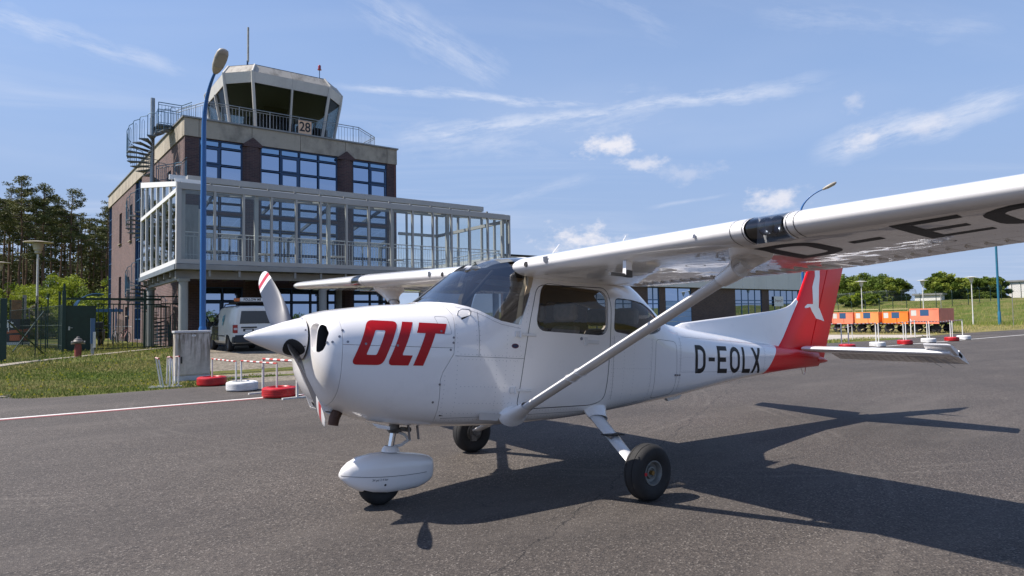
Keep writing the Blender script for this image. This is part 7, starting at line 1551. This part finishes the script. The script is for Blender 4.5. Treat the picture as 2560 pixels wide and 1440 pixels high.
wing_letters('underwing_letters', [wD(2.57), WL(3.04, [(0, .43), (.18, .43), (.18, .57), (0, .57)]), WL(3.37, [(0, 0), (.31, 0), (.31, .13), (st_, .13), (st_, .435), (.27, .435), (.27, .565), (st_, .565), (st_, .87), (.31, .87), (.31, 1), (0, 1)]), wO(3.74), WL(4.20, [(0, 0), (st_, 0), (st_, .85), (.3, .85), (.3, 1), (0, 1)])], m_regw)
wing_letters('underwing_letters', [WL(4.55, [(0, 0), (.10, 0), (.36, 1), (.26, 1)])], m_regw)
# ---- struts
def foil_bar(name, p, q, ch, th, m, parent, c2=None, up=None, n=14):
    p, q = Vector(p), Vector(q); d = (q-p).normalized(); fx = Vector((1, 0, 0)); fx = (fx-d*fx.dot(d)).normalized(); nz = d.cross(fx); V = []
    for P_, c_ in ((p, ch), (p.lerp(q, .5), (ch+(c2 or ch))/2), (q, c2 or ch)):
        for k in range(n): a = 2*PI*k/n; V.append(P_+fx*(math.cos(a)*c_/2+(.1*c_*(math.cos(a)-1) if math.cos(a) > 0 else 0))+nz*math.sin(a)*th/2*(c_/ch))
    F = [(i*n+k, i*n+(k+1) % n, (i+1)*n+(k+1) % n, (i+1)*n+k) for i in range(2) for k in range(n)]+[tuple(range(n))[::-1], tuple(2*n+k for k in range(n))]
    o = mesh(name, V, F, m, parent); bm = bmesh.new(); bm.from_mesh(o.data); bmesh.ops.recalc_face_normals(bm, faces=bm.faces); bm.to_mesh(o.data); bm.free(); return smooth_by_angle(o, 45)
m_strut = paintmat('strut_white', (.74, .735, .73), .04, .7)
for s_ in (-1, 1):
    a, b = Vector((.745, s_*.53, .625)), Vector((1.02, s_*2.46, 1.735)); sb = foil_bar('wing_strut', a, b, .125, .058, m_strut, ap)
    # lower fairing on the body and flared fairing under the wing
    lo = MB(); V = []; d = (b-a).normalized(); fx = Vector((1, 0, 0)); fx = (fx-d*fx.dot(d)).normalized(); nz = d.cross(fx); n = 20
    nzu = nz if nz.z > 0 else -nz
    for f, rx, ry in ((-.12, .145, .088), (0, .135, .082), (.10, .112, .066), (.25, .098, .054), (.5, .086, .045), (.75, .078, .039), (1, .073, .035)):
        c = Vector((.735, s_*.508, .615))+d*.17*f; g = max(0, min(1, f*1.15)); e1 = Vector((1, 0, 0)).lerp(fx, g).normalized(); e2 = Vector((0, 0, 1)).lerp(nzu, g).normalized()
        for k in range(n): an = 2*PI*k/n; V.append(c+e1*rx*math.cos(an)+e2*ry*math.sin(an))
    F = [(i*n+k, i*n+(k+1) % n, (i+1)*n+(k+1) % n, (i+1)*n+k) for i in range(6) for k in range(n)]
    o = mesh('strut_fairing', V, F, m_pw, ap); bm = bmesh.new(); bm.from_mesh(o.data); bmesh.ops.recalc_face_normals(bm, faces=bm.faces); bm.to_mesh(o.data); bm.free(); smooth_by_angle(o, 60)
    V = []
    ty = s_*2.50
    for t, rx, ry in ((0, .215, .085), (.012, .19, .078), (.045, .145, .068), (.09, .108, .056), (.15, .088, .046), (.23, .076, .038)):
        c = Vector((1.02, ty, 1.788)).lerp(b+(a-b).normalized()*.08, min(1, t/.12)) if t < .12 else b+(a-b).normalized()*(t-.04)
        for k in range(n):
            an = 2*PI*k/n; f = min(1, t/.12); e1 = Vector((1, 0, 0)).lerp(fx, f); e2 = Vector((0, 1, 0)).lerp(nz*s_, f).normalized(); q = c+e1*rx*math.cos(an)+e2*ry*math.sin(an)
            if t == 0: q.z = under(max(-5, min(5, q.y)), q.x).z+.004
            V.append(q)
    F = [(i*n+k, i*n+(k+1) % n, (i+1)*n+(k+1) % n, (i+1)*n+k) for i in range(5) for k in range(n)]
    o = mesh('strut_fairing', V, F, m_pw, ap); bm = bmesh.new(); bm.from_mesh(o.data); bmesh.ops.recalc_face_normals(bm, faces=bm.faces); bm.to_mesh(o.data); bm.free(); smooth_by_angle(o, 60)
    for t in (.29, .335): 
        c = a.lerp(b, t); n2 = 16; MB().tube([c+fx*.069*math.cos(2*PI*k/n2)+nz*.031*math.sin(2*PI*k/n2) for k in range(n2)], .0035, 5, closed=True).tube([c+fx*.066, c+fx*.085-nz*.0], .005, 5).build('strut_clamp', m_strut, sb)
# ---- fin, rudder, dorsal fin
def foilsec(x0, x1, th, z, n=12, cut0=0, cut1=1):
    ch = x1-x0; pts = []
    for i in range(n+1): t = cut0+(cut1-cut0)*.5*(1-math.cos(PI*i/n)); yt = 5*th*(.2969*math.sqrt(t)-.1260*t-.3516*t*t+.2843*t**3-.1036*t**4)/.6; pts.append((x0+t*ch, yt*.6))
    return [(x, y, z) for x, y in pts]+[(x, -y, z) for x, y in pts[::-1]]
def loft(name, secs, m, parent, ang=40):
    n = len(secs[0]); V = [p for s in secs for p in s]; F = [(i*n+k, i*n+(k+1) % n, (i+1)*n+(k+1) % n, (i+1)*n+k) for i in range(len(secs)-1) for k in range(n)]+[tuple(range(n))[::-1], tuple((len(secs)-1)*n+k for k in range(n))]
    o = mesh(name, V, F, m, parent); bm = bmesh.new(); bm.from_mesh(o.data); bmesh.ops.remove_doubles(bm, verts=bm.verts, dist=1e-5); bmesh.ops.recalc_face_normals(bm, faces=bm.faces); bm.to_mesh(o.data); bm.free(); return smooth_by_angle(o, ang)
def finLE(z): return 5.44+(z-1.31)*.72 if z < 1.94 else 5.895+(z-1.94)*.62
def finTE(z): return 6.668+(z-1.301)*.415
def hinge(z): return lerp(6.16, 6.82, (z-1.25)/1.6)
fin = loft('fin', [foilsec(finLE(z), finTE(z), .085*(1-.25*(z-1.2)/1.6)*(1.35 if z < 1.5 else 1.35*.9)*.9, z, cut1=(hinge(z)-finLE(z))/(finTE(z)-finLE(z))-.008) for z in (1.20, 1.5, 1.94, 2.3, 2.65, 2.80)], m_pr, ap)
rud = loft('rudder', [foilsec(finLE(z), finTE(z), .085*(1-.25*(z-1.2)/1.6)*1.2, z, cut0=(hinge(z)-finLE(z))/(finTE(z)-finLE(z))+.008) for z in (1.10, 1.3, 1.5, 1.94, 2.3, 2.65, 2.80)], m_pr, ap)
loft('fin_cap', [foilsec(finLE(2.802), finTE(2.80), .078, 2.802), foilsec(finLE(2.86)+.03, finTE(2.8)-.05, .05, 2.86), foilsec(finLE(2.88)+.10, finTE(2.8)-.16, .02, 2.885)], m_pr, ap)
# white dorsal fin in front, thin ridge rising from the cabin
dz = [(3.35, 1.44, 1.458), (3.44, 1.43, 1.499), (3.9, 1.40, 1.562), (4.5, 1.355, 1.640), (5.345, 1.29, 1.757), (5.60, 1.27, 1.81), (5.75, 1.6, 1.868), (5.875, 1.92, 1.955)]
def dors(x): 
    for a, b in zip(dz[:-1], dz[1:]):
        if a[0] <= x <= b[0]: return lerp(a[2], b[2], (x-a[0])/(b[0]-a[0]))
    return dz[-1][2]
secs = []
for i in range(22):
    x = lerp(3.35, 5.875, i/21); zt = dors(x); zb_ = sta(x)[3]-.02 if x < 5.40 else 1.31+(x-5.44)/.72; zb_ = min(zb_, zt-.004); w_ = .018+.022*(1-min(1, (x-3.35)/2)); H_ = zt-zb_
    secs.append([(x, w_*1.6, zb_), (x, w_, zb_+H_*.3), (x, w_*.55, zt-H_*.12), (x, w_*.3, zt-H_*.02), (x, 0, zt), (x, -w_*.3, zt-H_*.02), (x, -w_*.55, zt-H_*.12), (x, -w_, zb_+H_*.3), (x, -w_*1.6, zb_)])
loft('dorsal_fin', secs, m_pw, ap, 50)
BF = bvh_of([fin, rud])
bird = [(6.30, 2.66), (6.42, 2.66), (6.425, 2.30), (6.40, 2.14), (6.402, 1.862), (6.575, 1.680), (6.33, 1.705), (6.21, 1.80), (6.165, 1.855), (6.05, 1.83), (6.02, 1.845), (6.095, 1.892), (6.21, 1.875), (6.24, 1.90), (6.225, 2.14), (6.30, 2.30)]
for s_ in (-1, 1): decal('tail_emblem', [bird[5:12]+[(6.24, 1.90), (6.402, 1.862)], [(6.21, 1.80), (6.24, 1.90), (6.21, 1.875), (6.095, 1.892), (6.02, 1.845), (6.05, 1.83), (6.165, 1.855)], [(6.402, 1.862), (6.24, 1.90), (6.225, 2.14), (6.40, 2.14)], [(6.40, 2.14), (6.225, 2.14), (6.30, 2.30), (6.425, 2.30)], [(6.30, 2.30), (6.30, 2.66), (6.42, 2.66), (6.425, 2.30)]], m_pw, s_, .003, .08, bv=BF)
# ---- tailplane with elevators drooped
def tsec(y, x0, x1, th, z, c0=0, c1=1, droop=0, hx=None, n=10):
    ch = x1-x0; up = []; lo = []
    for i in range(n+1):
        t = c0+(c1-c0)*.5*(1-math.cos(PI*i/n)); yt = 5*th*(.2969*math.sqrt(t)-.1260*t-.3516*t*t+.2843*t**3-.1036*t**4); x = x0+t*ch; up.append((x, z+yt)); lo.append((x, z-yt))
    pts = up+lo[::-1]
    if droop:
        c, s = math.cos(droop), math.sin(droop); pts = [(hx+(x-hx)*c+(zz-z)*s, z-(x-hx)*s+(zz-z)*c) for x, zz in pts]
    return [(x, y, zz) for x, zz in pts]
m_el = m_ww; DR = R(21)
for s_ in (-1, 1):
    le = lambda y: lerp(5.80, 6.27, y/1.72); te = lambda y: lerp(6.78, 6.80, y/1.72); hx_ = 6.45
    ys = [.10, .6, 1.1, 1.6, 1.70]; tz = 1.275
    loft('tailplane', [tsec(s_*y, le(y)+(.02 if y > 1.65 else 0), te(y), .088 if y < 1.65 else .07, tz, 0, (hx_-le(y))/(te(y)-le(y))-.01) for y in (ys if s_ else ys)] if True else [], m_ww, ap)
    el = loft('elevator', [tsec(s_*y, le(y), te(y), .085, tz, (hx_-le(y))/(te(y)-le(y))+.01, 1, DR, hx_) for y in (.16, .6, 1.1, 1.5, 1.735)], m_ww, ap)
    loft('elevator_horn', [tsec(s_*y, 6.17+(.02 if y > 1.7 else 0), te(y), .07 if y < 1.72 else .05, tz, 0, .62, DR, hx_) for y in (1.45, 1.46, 1.7, 1.735)], m_ww, el)
    rb = MB()
    for k in range(17):
        y = s_*(.25+k*.088); rb.add([(hx_+.06, y-.009, tz-.046), (hx_+.06, y+.009, tz-.046), (hx_+.06, y, tz-.052), (te(abs(y))-.015, y-.004, tz-.006), (te(abs(y))-.015, y+.004, tz-.006), (te(abs(y))-.015, y, tz-.011)], [(0, 2, 5, 3), (2, 1, 4, 5)])
    rb.V = [(hx_+(x-hx_)*math.cos(DR)+(z-tz)*math.sin(DR), y, tz-(x-hx_)*math.sin(DR)+(z-tz)*math.cos(DR)) for x, y, z in rb.V]; rb.build('pressed_ribs', m_ww, el)['kind'] = 'stuff'
loft('tail_stinger', [[(x, r_*math.cos(a*PI/6), z+r_*math.sin(a*PI/6)) for a in range(12)] for x, r_, z in ((6.36, .06, 1.13), (6.5, .05, 1.13), (6.62, .03, 1.125), (6.70, .008, 1.12))], m_pr, ap)
MB().tube([(6.0, 0, 1.03), (6.05, 0, .93), (6.10, 0, .925), (6.12, 0, 1.02)], .006, 5).build('tie_down_ring', m_chr, ap)
for y_ in (-1.5, -1.35): MB().tube([(6.78, y_, 1.15), (6.93, y_-.03, 1.10)], .0025, 4).build('static_wick', m_black, ap)
# ---- spinner and propeller
pr = bpy.data.objects.new('propeller', None); link(pr, ap); pr.location = (-.985, 0, T0)
sp = MB().lathe([(.0005, -.318), (.016, -.305), (.045, -.245), (.085, -.14), (.120, -.045), (.146, .04), (.157, .080), (.158, .087)], 48, (0, 0, 0), 'x').build('spinner', m_pw, pr, smooth=50)
MB().lathe([(.156, .0875), (.142, .098), (.142, .135), (.001, .135)], 40, (0, 0, 0), 'x').build('back_plate', m_dark, pr)
PHI = .9961
def blade(sgn):
    V = []; n = 14; rr = [.07, .13, .20, .32, .45, .58, .70, .80, .87, .915, .94, .955]
    M_ = Matrix.Rotation(-PHI if True else 0, 3, 'X')
    rad = Vector((0, math.sin(PHI)*sgn, math.cos(PHI)*sgn)); tang = Vector((0, math.cos(PHI), -math.sin(PHI)))*sgn
    for r_ in rr:
        ch = np.interp(r_, [.07, .13, .2, .32, .45, .6, .75, .87, .93, .955], [.09, .115, .145, .172, .182, .178, .165, .148, .115, .055]); th = np.interp(r_, [.07, .2, .4, .7, .955], [.055, .036, .020, .011, .005]); pitch = math.atan2(1.7, 2*PI*max(r_, .22))
        # chord direction: blade turns clockwise seen from the cockpit; leading edge faces the motion
        cd = tang*math.cos(pitch)+Vector((-math.sin(pitch), 0, 0))*PSGN; nd = rad.cross(cd).normalized()
        for k in range(n): a = 2*PI*k/n; x_ = math.cos(a); y_ = math.sin(a)*(1 if math.sin(a) > 0 else .35); V.append(rad*r_+cd*ch/2*x_+nd*th*.55*y_*(1.1-.3*x_))
    F = [(i*n+k, i*n+(k+1) % n, (i+1)*n+(k+1) % n, (i+1)*n+k) for i in range(len(rr)-1) for k in range(n)]+[tuple((len(rr)-1)*n+k for k in range(n))]
    return V, F, rad
PSGN = 1
m_blade = mat('blade_grey', (.035, .042, .062), .5, spec=.3, coat=.5, coat_rough=.14, noise=(4, .05)); m_bladeb = mat('blade_black', (.02, .02, .022), .4, coat=.3); m_tipw = mat('blade_tip_white', (.75, .75, .75), .35, coat=.4); m_tipr = mat('blade_tip_red', (.50, .02, .03), .35, coat=.4)
for sgn in (1, -1):
    V, F, rad = blade(sgn); o = mesh('blade', V, F, [m_blade, m_tipw, m_tipr, m_bladeb], pr); bm = bmesh.new(); bm.from_mesh(o.data); bmesh.ops.recalc_face_normals(bm, faces=bm.faces)
    for rc in (.775, .825, .88): bmesh.ops.bisect_plane(bm, geom=bm.verts[:]+bm.edges[:]+bm.faces[:], plane_co=rad*rc, plane_no=rad)
    for f in bm.faces:
        r_ = f.calc_center_median().dot(rad); f.material_index = 0 if r_ < .775 else 1 if r_ < .825 else 2 if r_ < .88 else 1
        pt2 = math.atan2(1.7, 2*PI*max(r_, .22)); tg2 = Vector((0, math.cos(PHI), -math.sin(PHI)))*sgn; nd2 = rad.cross(tg2*math.cos(pt2)+Vector((-math.sin(pt2), 0, 0)))
        if f.normal.dot(nd2)*(1 if nd2.x > 0 else -1) > -.55 and r_ < .775: f.material_index = 3
    bm.to_mesh(o.data); bm.free(); smooth_by_angle(o, 50)
    tang = Vector((0, math.cos(PHI), -math.sin(PHI))); n = 20; V = []; F_ = []
    for j, q in enumerate((0, .35, .7, 1)):
        for k in range(n):
            a = 2*PI*k/n; u = q*.066*math.cos(a)*(1.1-.25*math.sin(a)); x_ = .005+q*.074*math.sin(a); rs_ = np.interp(x_, [-.14, -.045, .04, .080], [.085, .120, .146, .157])+.003; ang = u/rs_; V.append(Vector((x_, 0, 0))+rad*rs_*math.cos(ang)+tang*rs_*math.sin(ang))
        if j: F_ += [((j-1)*n+k, (j-1)*n+(k+1) % n, j*n+(k+1) % n, j*n+k) for k in range(n)]
    MB().add(V, F_).build('blade_opening', m_dark, pr)
for a in range(8): an = a*PI/4+.35; MB().tube([(.072, .1535*math.cos(an), .1535*math.sin(an)), (.072, .158*math.cos(an), .158*math.sin(an))], .006, 8).build('spinner_screw', m_stud, sp)
# ---- nose details: lower intake, exhaust, drain, handle, step, hinges
MB().add([(-.725, -.12, .665), (-.725, .12, .665), (-.795, .12, .785), (-.795, -.12, .785)], [(0, 3, 2, 1)]).build('lower_intake', m_dark, ap)
it = MB(); it.prism([(-.812, .805), (-.775, .80), (-.66, .645), (-.70, .625), (-.745, .655)], -.14, -.125); it.prism([(-.812, .805), (-.775, .80), (-.66, .645), (-.70, .625), (-.745, .655)], .125, .14); it.prism([(-.812, .805), (-.79, .808), (-.77, .79), (-.79, .785)], -.14, .14); it.prism([(-.748, .658), (-.66, .648), (-.66, .632), (-.735, .640)], -.14, .14); it.build('intake_lip', m_pw, ap, bevel=.004)
MB().tube([(-.63, -.16, .68), (-.665, -.16, .60), (-.672, -.16, .55)], [.040, .040, .039], 14, cap=False).tube([(-.63, -.16, .68), (-.67, -.16, .565)], .034, 12).build('exhaust', mat('exhaust_rust', (.09, .045, .03), .6, metal=.5, noise=(12, .35)), ap, smooth=50)
MB().tube([(.195, -.42, 1.405), (.185, -.455, 1.44), (.21, -.462, 1.455), (.275, -.468, 1.452), (.297, -.462, 1.435), (.30, -.445, 1.405)], .0065, 7).build('grab_handle', m_strut, ap, smooth=60)
for y_, z_, x_ in ((-.55, 1.276, .735), (-.545, .819, .705)):
    MB().box(x_-.05, x_+.012, y_-.002, y_+.012, z_-.024, z_+.024).tube([(x_, y_-.006, z_-.03), (x_, y_-.006, z_+.03)], .008, 8).bar((x_+.01, y_-.002, z_), (x_+.17, y_+.002, z_-.006), .012, .022).build('door_hinge', m_strut, ap, bevel=.003)
MB().box(1.455, 1.485, -.565, -.545, 1.205, 1.275).box(1.487, 1.635, -.556, -.547, 1.22, 1.255).build('door_handle', m_strut, ap, bevel=.003); MB().tube([(1.42, -.546, 1.262), (1.42, -.552, 1.262)], .014, 12).build('door_lock', m_stud, ap)
MB().add([(.385, -.512, .645), (.60, -.512, .625), (.58, -.488, .57), (.40, -.488, .585)], [(0, 1, 2, 3)]).build('cover_plate', m_strut, ap)
for x_ in (-.02, .06): MB().bar((x_, -.10, .52), (x_+.02, -.10, .40), .02, .012).build('drain_mast', m_stud, ap)
MB().add([(3.06, -.10, .69), (3.36, -.10, .715), (3.30, -.10, .66), (3.12, -.10, .635)], [(0, 1, 2, 3)]).prism([(3.06, .69), (3.36, .72), (3.30, .665), (3.12, .64)], -.12, -.08).build('belly_fairing', m_pw, ap)
MB().prism([(1.93, .60), (2.0, .60), (1.99, .53), (1.955, .53)], -.25, -.24).build('belly_antenna', m_pw, ap); 
for x_, y_, a in ((1.58, .25, 1), (1.98, -.30, 1)): MB().tube([(x_, y_, 1.95), (x_+.235, y_, 2.235 if y_ > 0 else 2.315)], [.008, .004], 6).build('whip_antenna', m_pw, ap)
for x_ in (2.925, 2.885, 2.955): MB().tube([(x_, -.395, .935), (x_, -.405, .935)], .011 if x_ == 2.885 else .008, 10).build('baggage_lock', m_stud, ap)
MB().tube([(1.45, -.20, 2.03), (1.45, -.2, 2.05)], .03, 8).build('fuel_cap', m_pw, ap)
# ---- main undercarriage
hubm = mat('wheel_hub_grey', (.19, .20, .195), .5, metal=.3); m_oleo = mat('oleo_chrome', (.8, .8, .82), .08, metal=1); m_mech = mat('undercarriage_mech', (.16, .15, .14), .55, metal=.4, noise=(20, .4))
for s_ in (-1, 1):
    wx, wy = (1.515, -1.27) if s_ < 0 else (1.50, 1.235)
    foil_bar('gear_leg', (1.665, s_*.46, .60), (1.495, s_*1.165, .24), .168, .055, m_strut, ap, .125)
    V = []; n = 22; a0 = Vector((1.665, s_*.50, .585)); dd = (Vector((1.495, s_*1.165, .24))-a0).normalized(); fx = (Vector((1, 0, 0))-dd*dd.x).normalized(); nz = dd.cross(fx)
    for t, rx, ry in ((-.10, .155, .08), (-.06, .145, .06), (-.02, .122, .046), (.02, .108, .040), (.06, .098, .036)):
        for k in range(n): an = 2*PI*k/n; V.append(a0+dd*t+fx*rx*math.cos(an)+nz*s_*ry*math.sin(an)+Vector((.0, 0, .025 if t < 0 else 0)))
    F = [(i*n+k, i*n+(k+1) % n, (i+1)*n+(k+1) % n, (i+1)*n+k) for i in range(4) for k in range(n)]; o = mesh('gear_fairing', V, F, m_pw, ap); bm = bmesh.new(); bm.from_mesh(o.data); bmesh.ops.recalc_face_normals(bm, faces=bm.faces); bm.to_mesh(o.data); bm.free(); smooth_by_angle(o, 60)
    c = w2b(wx, wy, .222); R0 = .222
    w_ = MB().lathe([(.098, -.058), (.11, -.066), (.15, -.079), (.19, -.076), (.208, -.060), (.2195, -.038), (.2198, -.0335), (.216, -.032), (.216, -.029), (.221, -.027), (R0, -.012), (R0, .012), (.221, .027), (.216, .029), (.216, .032), (.2198, .0335), (.2195, .038), (.208, .060), (.19, .076), (.15, .079), (.11, .066), (.098, .058)], 56, (0, 0, 0), 'y').build('main_wheel', m_rubber, ap, smooth=50); w_.location = c
    MB().lathe([(.098, s_*.052), (.098, s_*.064), (.088, s_*.064), (.078, s_*.048), (.074, s_*.028), (.05, s_*.022), (.046, s_*.04), (.036, s_*.042), (.030, s_*.03), (.001, s_*.03)], 32, (0, 0, 0), 'y').build('wheel_rim', hubm, w_, smooth=35)
    MB().lathe([(.098, -s_*.052), (.085, -s_*.06), (.05, -s_*.03), (.001, -s_*.03)], 24, (0, 0, 0), 'y').build('inner_rim', m_mech, w_, smooth=35); MB().tube([(0, s_*.02, 0), (0, s_*.058, 0)], .018, 10).build('axle_nut', mat('brass_nut', (.35, .22, .08), .35, metal=.7), w_)
    MB().box(-.012, .012, s_*.060, s_*.0665, -.106, -.080).build('slip_mark', m_tipr, w_).rotation_euler = (0, R(88), 0)
    br_ = MB(); br_.tube([(0, -s_*.05, 0), (0, -s_*.11, .01)], .045, 12); br_.box(-.06, .0, -s_*.10, -s_*.055, -.09, -.03); br_.lathe([(.075, -s_*.062), (.075, -s_*.07), (.02, -s_*.07)], 24, (0, 0, 0), 'y'); br_.build('brake', m_mech, w_, smooth=30)
    if s_ < 0:
        stp = Vector((1.665, s_*.46, .60)).lerp(Vector((1.495, s_*1.165, .24)), .50); MB().box(stp.x-.12, stp.x+.08, stp.y-.05, stp.y+.03, stp.z+.028, stp.z+.038).build('step', m_black, ap); MB().bar((stp.x-.05, stp.y-.02, stp.z), (stp.x-.05, stp.y-.02, stp.z+.03), .03, .03).build('step_bracket', m_stud, ap)
# ---- nose gear with wheel fairing
np_ = MB(); V = []; n = 24; secs = []
for x, w_, zt, zb_ in ((-.605, .012, .185, .160), (-.58, .045, .222, .128), (-.53, .080, .262, .085), (-.45, .108, .299, .042), (-.35, .122, .317, .018), (-.22, .128, .322, .006), (-.08, .126, .312, .010), (.05, .118, .298, .022), (.13, .104, .284, .045), (.175, .092, .272, .068), (.196, .080, .262, .085), (.206, .068, .250, .105)):
    zm = lerp(zb_, zt, .45); s = []
    for k in range(n): a = 2*PI*k/n; c_, s_ = math.cos(a), math.sin(a); e = 3.1; s.append((x, w_*math.copysign(abs(c_)**(2/e), c_), zm+((zt-zm) if s_ > 0 else (zm-zb_))*math.copysign(abs(s_)**(2/2.9), s_)))
    secs.append(s)
secs = [[(q[0]*.975+.055, q[1]*.93, q[2]-.024) for q in s] for s in secs]
nf_ = loft('nose_wheel_fairing', secs, m_pw, ap, 60); c = MB().box(-.36, -.015, -.080, .080, -.2, .15).build('cutter', m_dark, ap); boolean(nf_, c); rm(c); smooth_by_angle(nf_, 50)
BN = bvh_of([nf_]); decal('fairing_joint', [[(x+.04, z-.0138), (x+.14, z2-.0138), (x+.14, z2-.0102), (x+.04, z-.0102)] for x, z, z2 in ((-.57, .160, .153), (-.47, .153, .146), (-.37, .146, .141), (-.27, .141, .139), (-.17, .139, .139), (-.07, .139, .141), (.03, .141, .145))], m_seam, -1, .0025, .015, bv=BN)
def tdecal(s, x, z, size, bv, m):
    cu = bpy.data.curves.new('t', 'FONT'); cu.body = s; cu.size = size; o = bpy.data.objects.new('t', cu); C.objects.link(o); me = bpy.data.meshes.new_from_object(o.evaluated_get(bpy.context.evaluated_depsgraph_get())); bpy.data.objects.remove(o)
    for v in me.vertices:
        X_, Z_ = x+v.co.x, z+v.co.y; hit, nr, _, _ = bv.ray_cast(Vector((X_, -3, Z_)), Vector((0, 1, 0))); v.co = (X_, (hit.y if hit else -.12)-.0015, Z_)
    me.materials.clear(); me.materials.append(m); me.name = 'placard'; return link(bpy.data.objects.new('pressure_placard', me), ap)
tdecal('34 psi 2.4 bar', -.31, .100, .024, BN, m_reg)
decal('valve_hole', [[(-.20+.009*math.cos(k*PI/6), .065+.009*math.sin(k*PI/6)) for k in range(12)]], m_dark, -1, .0015, 5, bv=BN)
cN = w2b(-.185, 0, .18); w_ = MB().lathe([(.06, -.045), (.10, -.062), (.14, -.062), (.165, -.048), (.178, -.02), (.18, 0), (.178, .02), (.165, .048), (.14, .062), (.10, .062), (.06, .045)], 40, (0, 0, 0), 'y').build('nose_wheel', m_rubber, ap, smooth=50); w_.location = cN
MB().lathe([(.065, -.045), (.04, -.05), (.001, -.03)], 20, (0, 0, 0), 'y').lathe([(.065, .045), (.04, .05), (.001, .03)], 20, (0, 0, 0), 'y').build('nose_wheel_rim', hubm, w_)
MB().lathe([(.075, .302), (.06, .335), (.045, .345)], 20, (-.115, 0, 0)).build('strut_collar', m_pw, ap, smooth=50); MB().tube([(-.118, 0, .30), (-.095, 0, .47)], .026, 16).build('oleo_strut', m_oleo, ap, smooth=50); MB().tube([(-.098, 0, .445), (-.085, 0, .56)], .042, 16).build('oleo_cylinder', m_mech, ap, smooth=50)
MB().tube([(-.08, 0, .46), (-.0, 0, .43), (.045, 0, .385)], .013, 6).tube([(-.10, 0, .335), (-.02, 0, .345), (.045, 0, .385)], .013, 6).tube([(-.10, -.03, .33), (-.10, .03, .33)], .018, 8).tube([(.045, -.025, .385), (.045, .025, .385)], .010, 8).build('torque_link', m_strut, ap, smooth=50)
MB().tube([(-.06, -.05, .48), (.03, -.05, .47)], .018, 8).tube([(-.16, -.06, .465), (-.02, -.04, .475)], .012, 6).box(-.13, -.05, -.05, .05, .455, .475).tube([(-.07, .04, .48), (.06, .05, .45)], .012, 6).build('steering_gear', m_mech, ap, smooth=40)
# tow-bar style belly vents ahead
MB().prism([(-.45, .575), (-.30, .545), (-.30, .52), (-.40, .54)], -.34, -.20).build('belly_louvre', m_pw, ap)
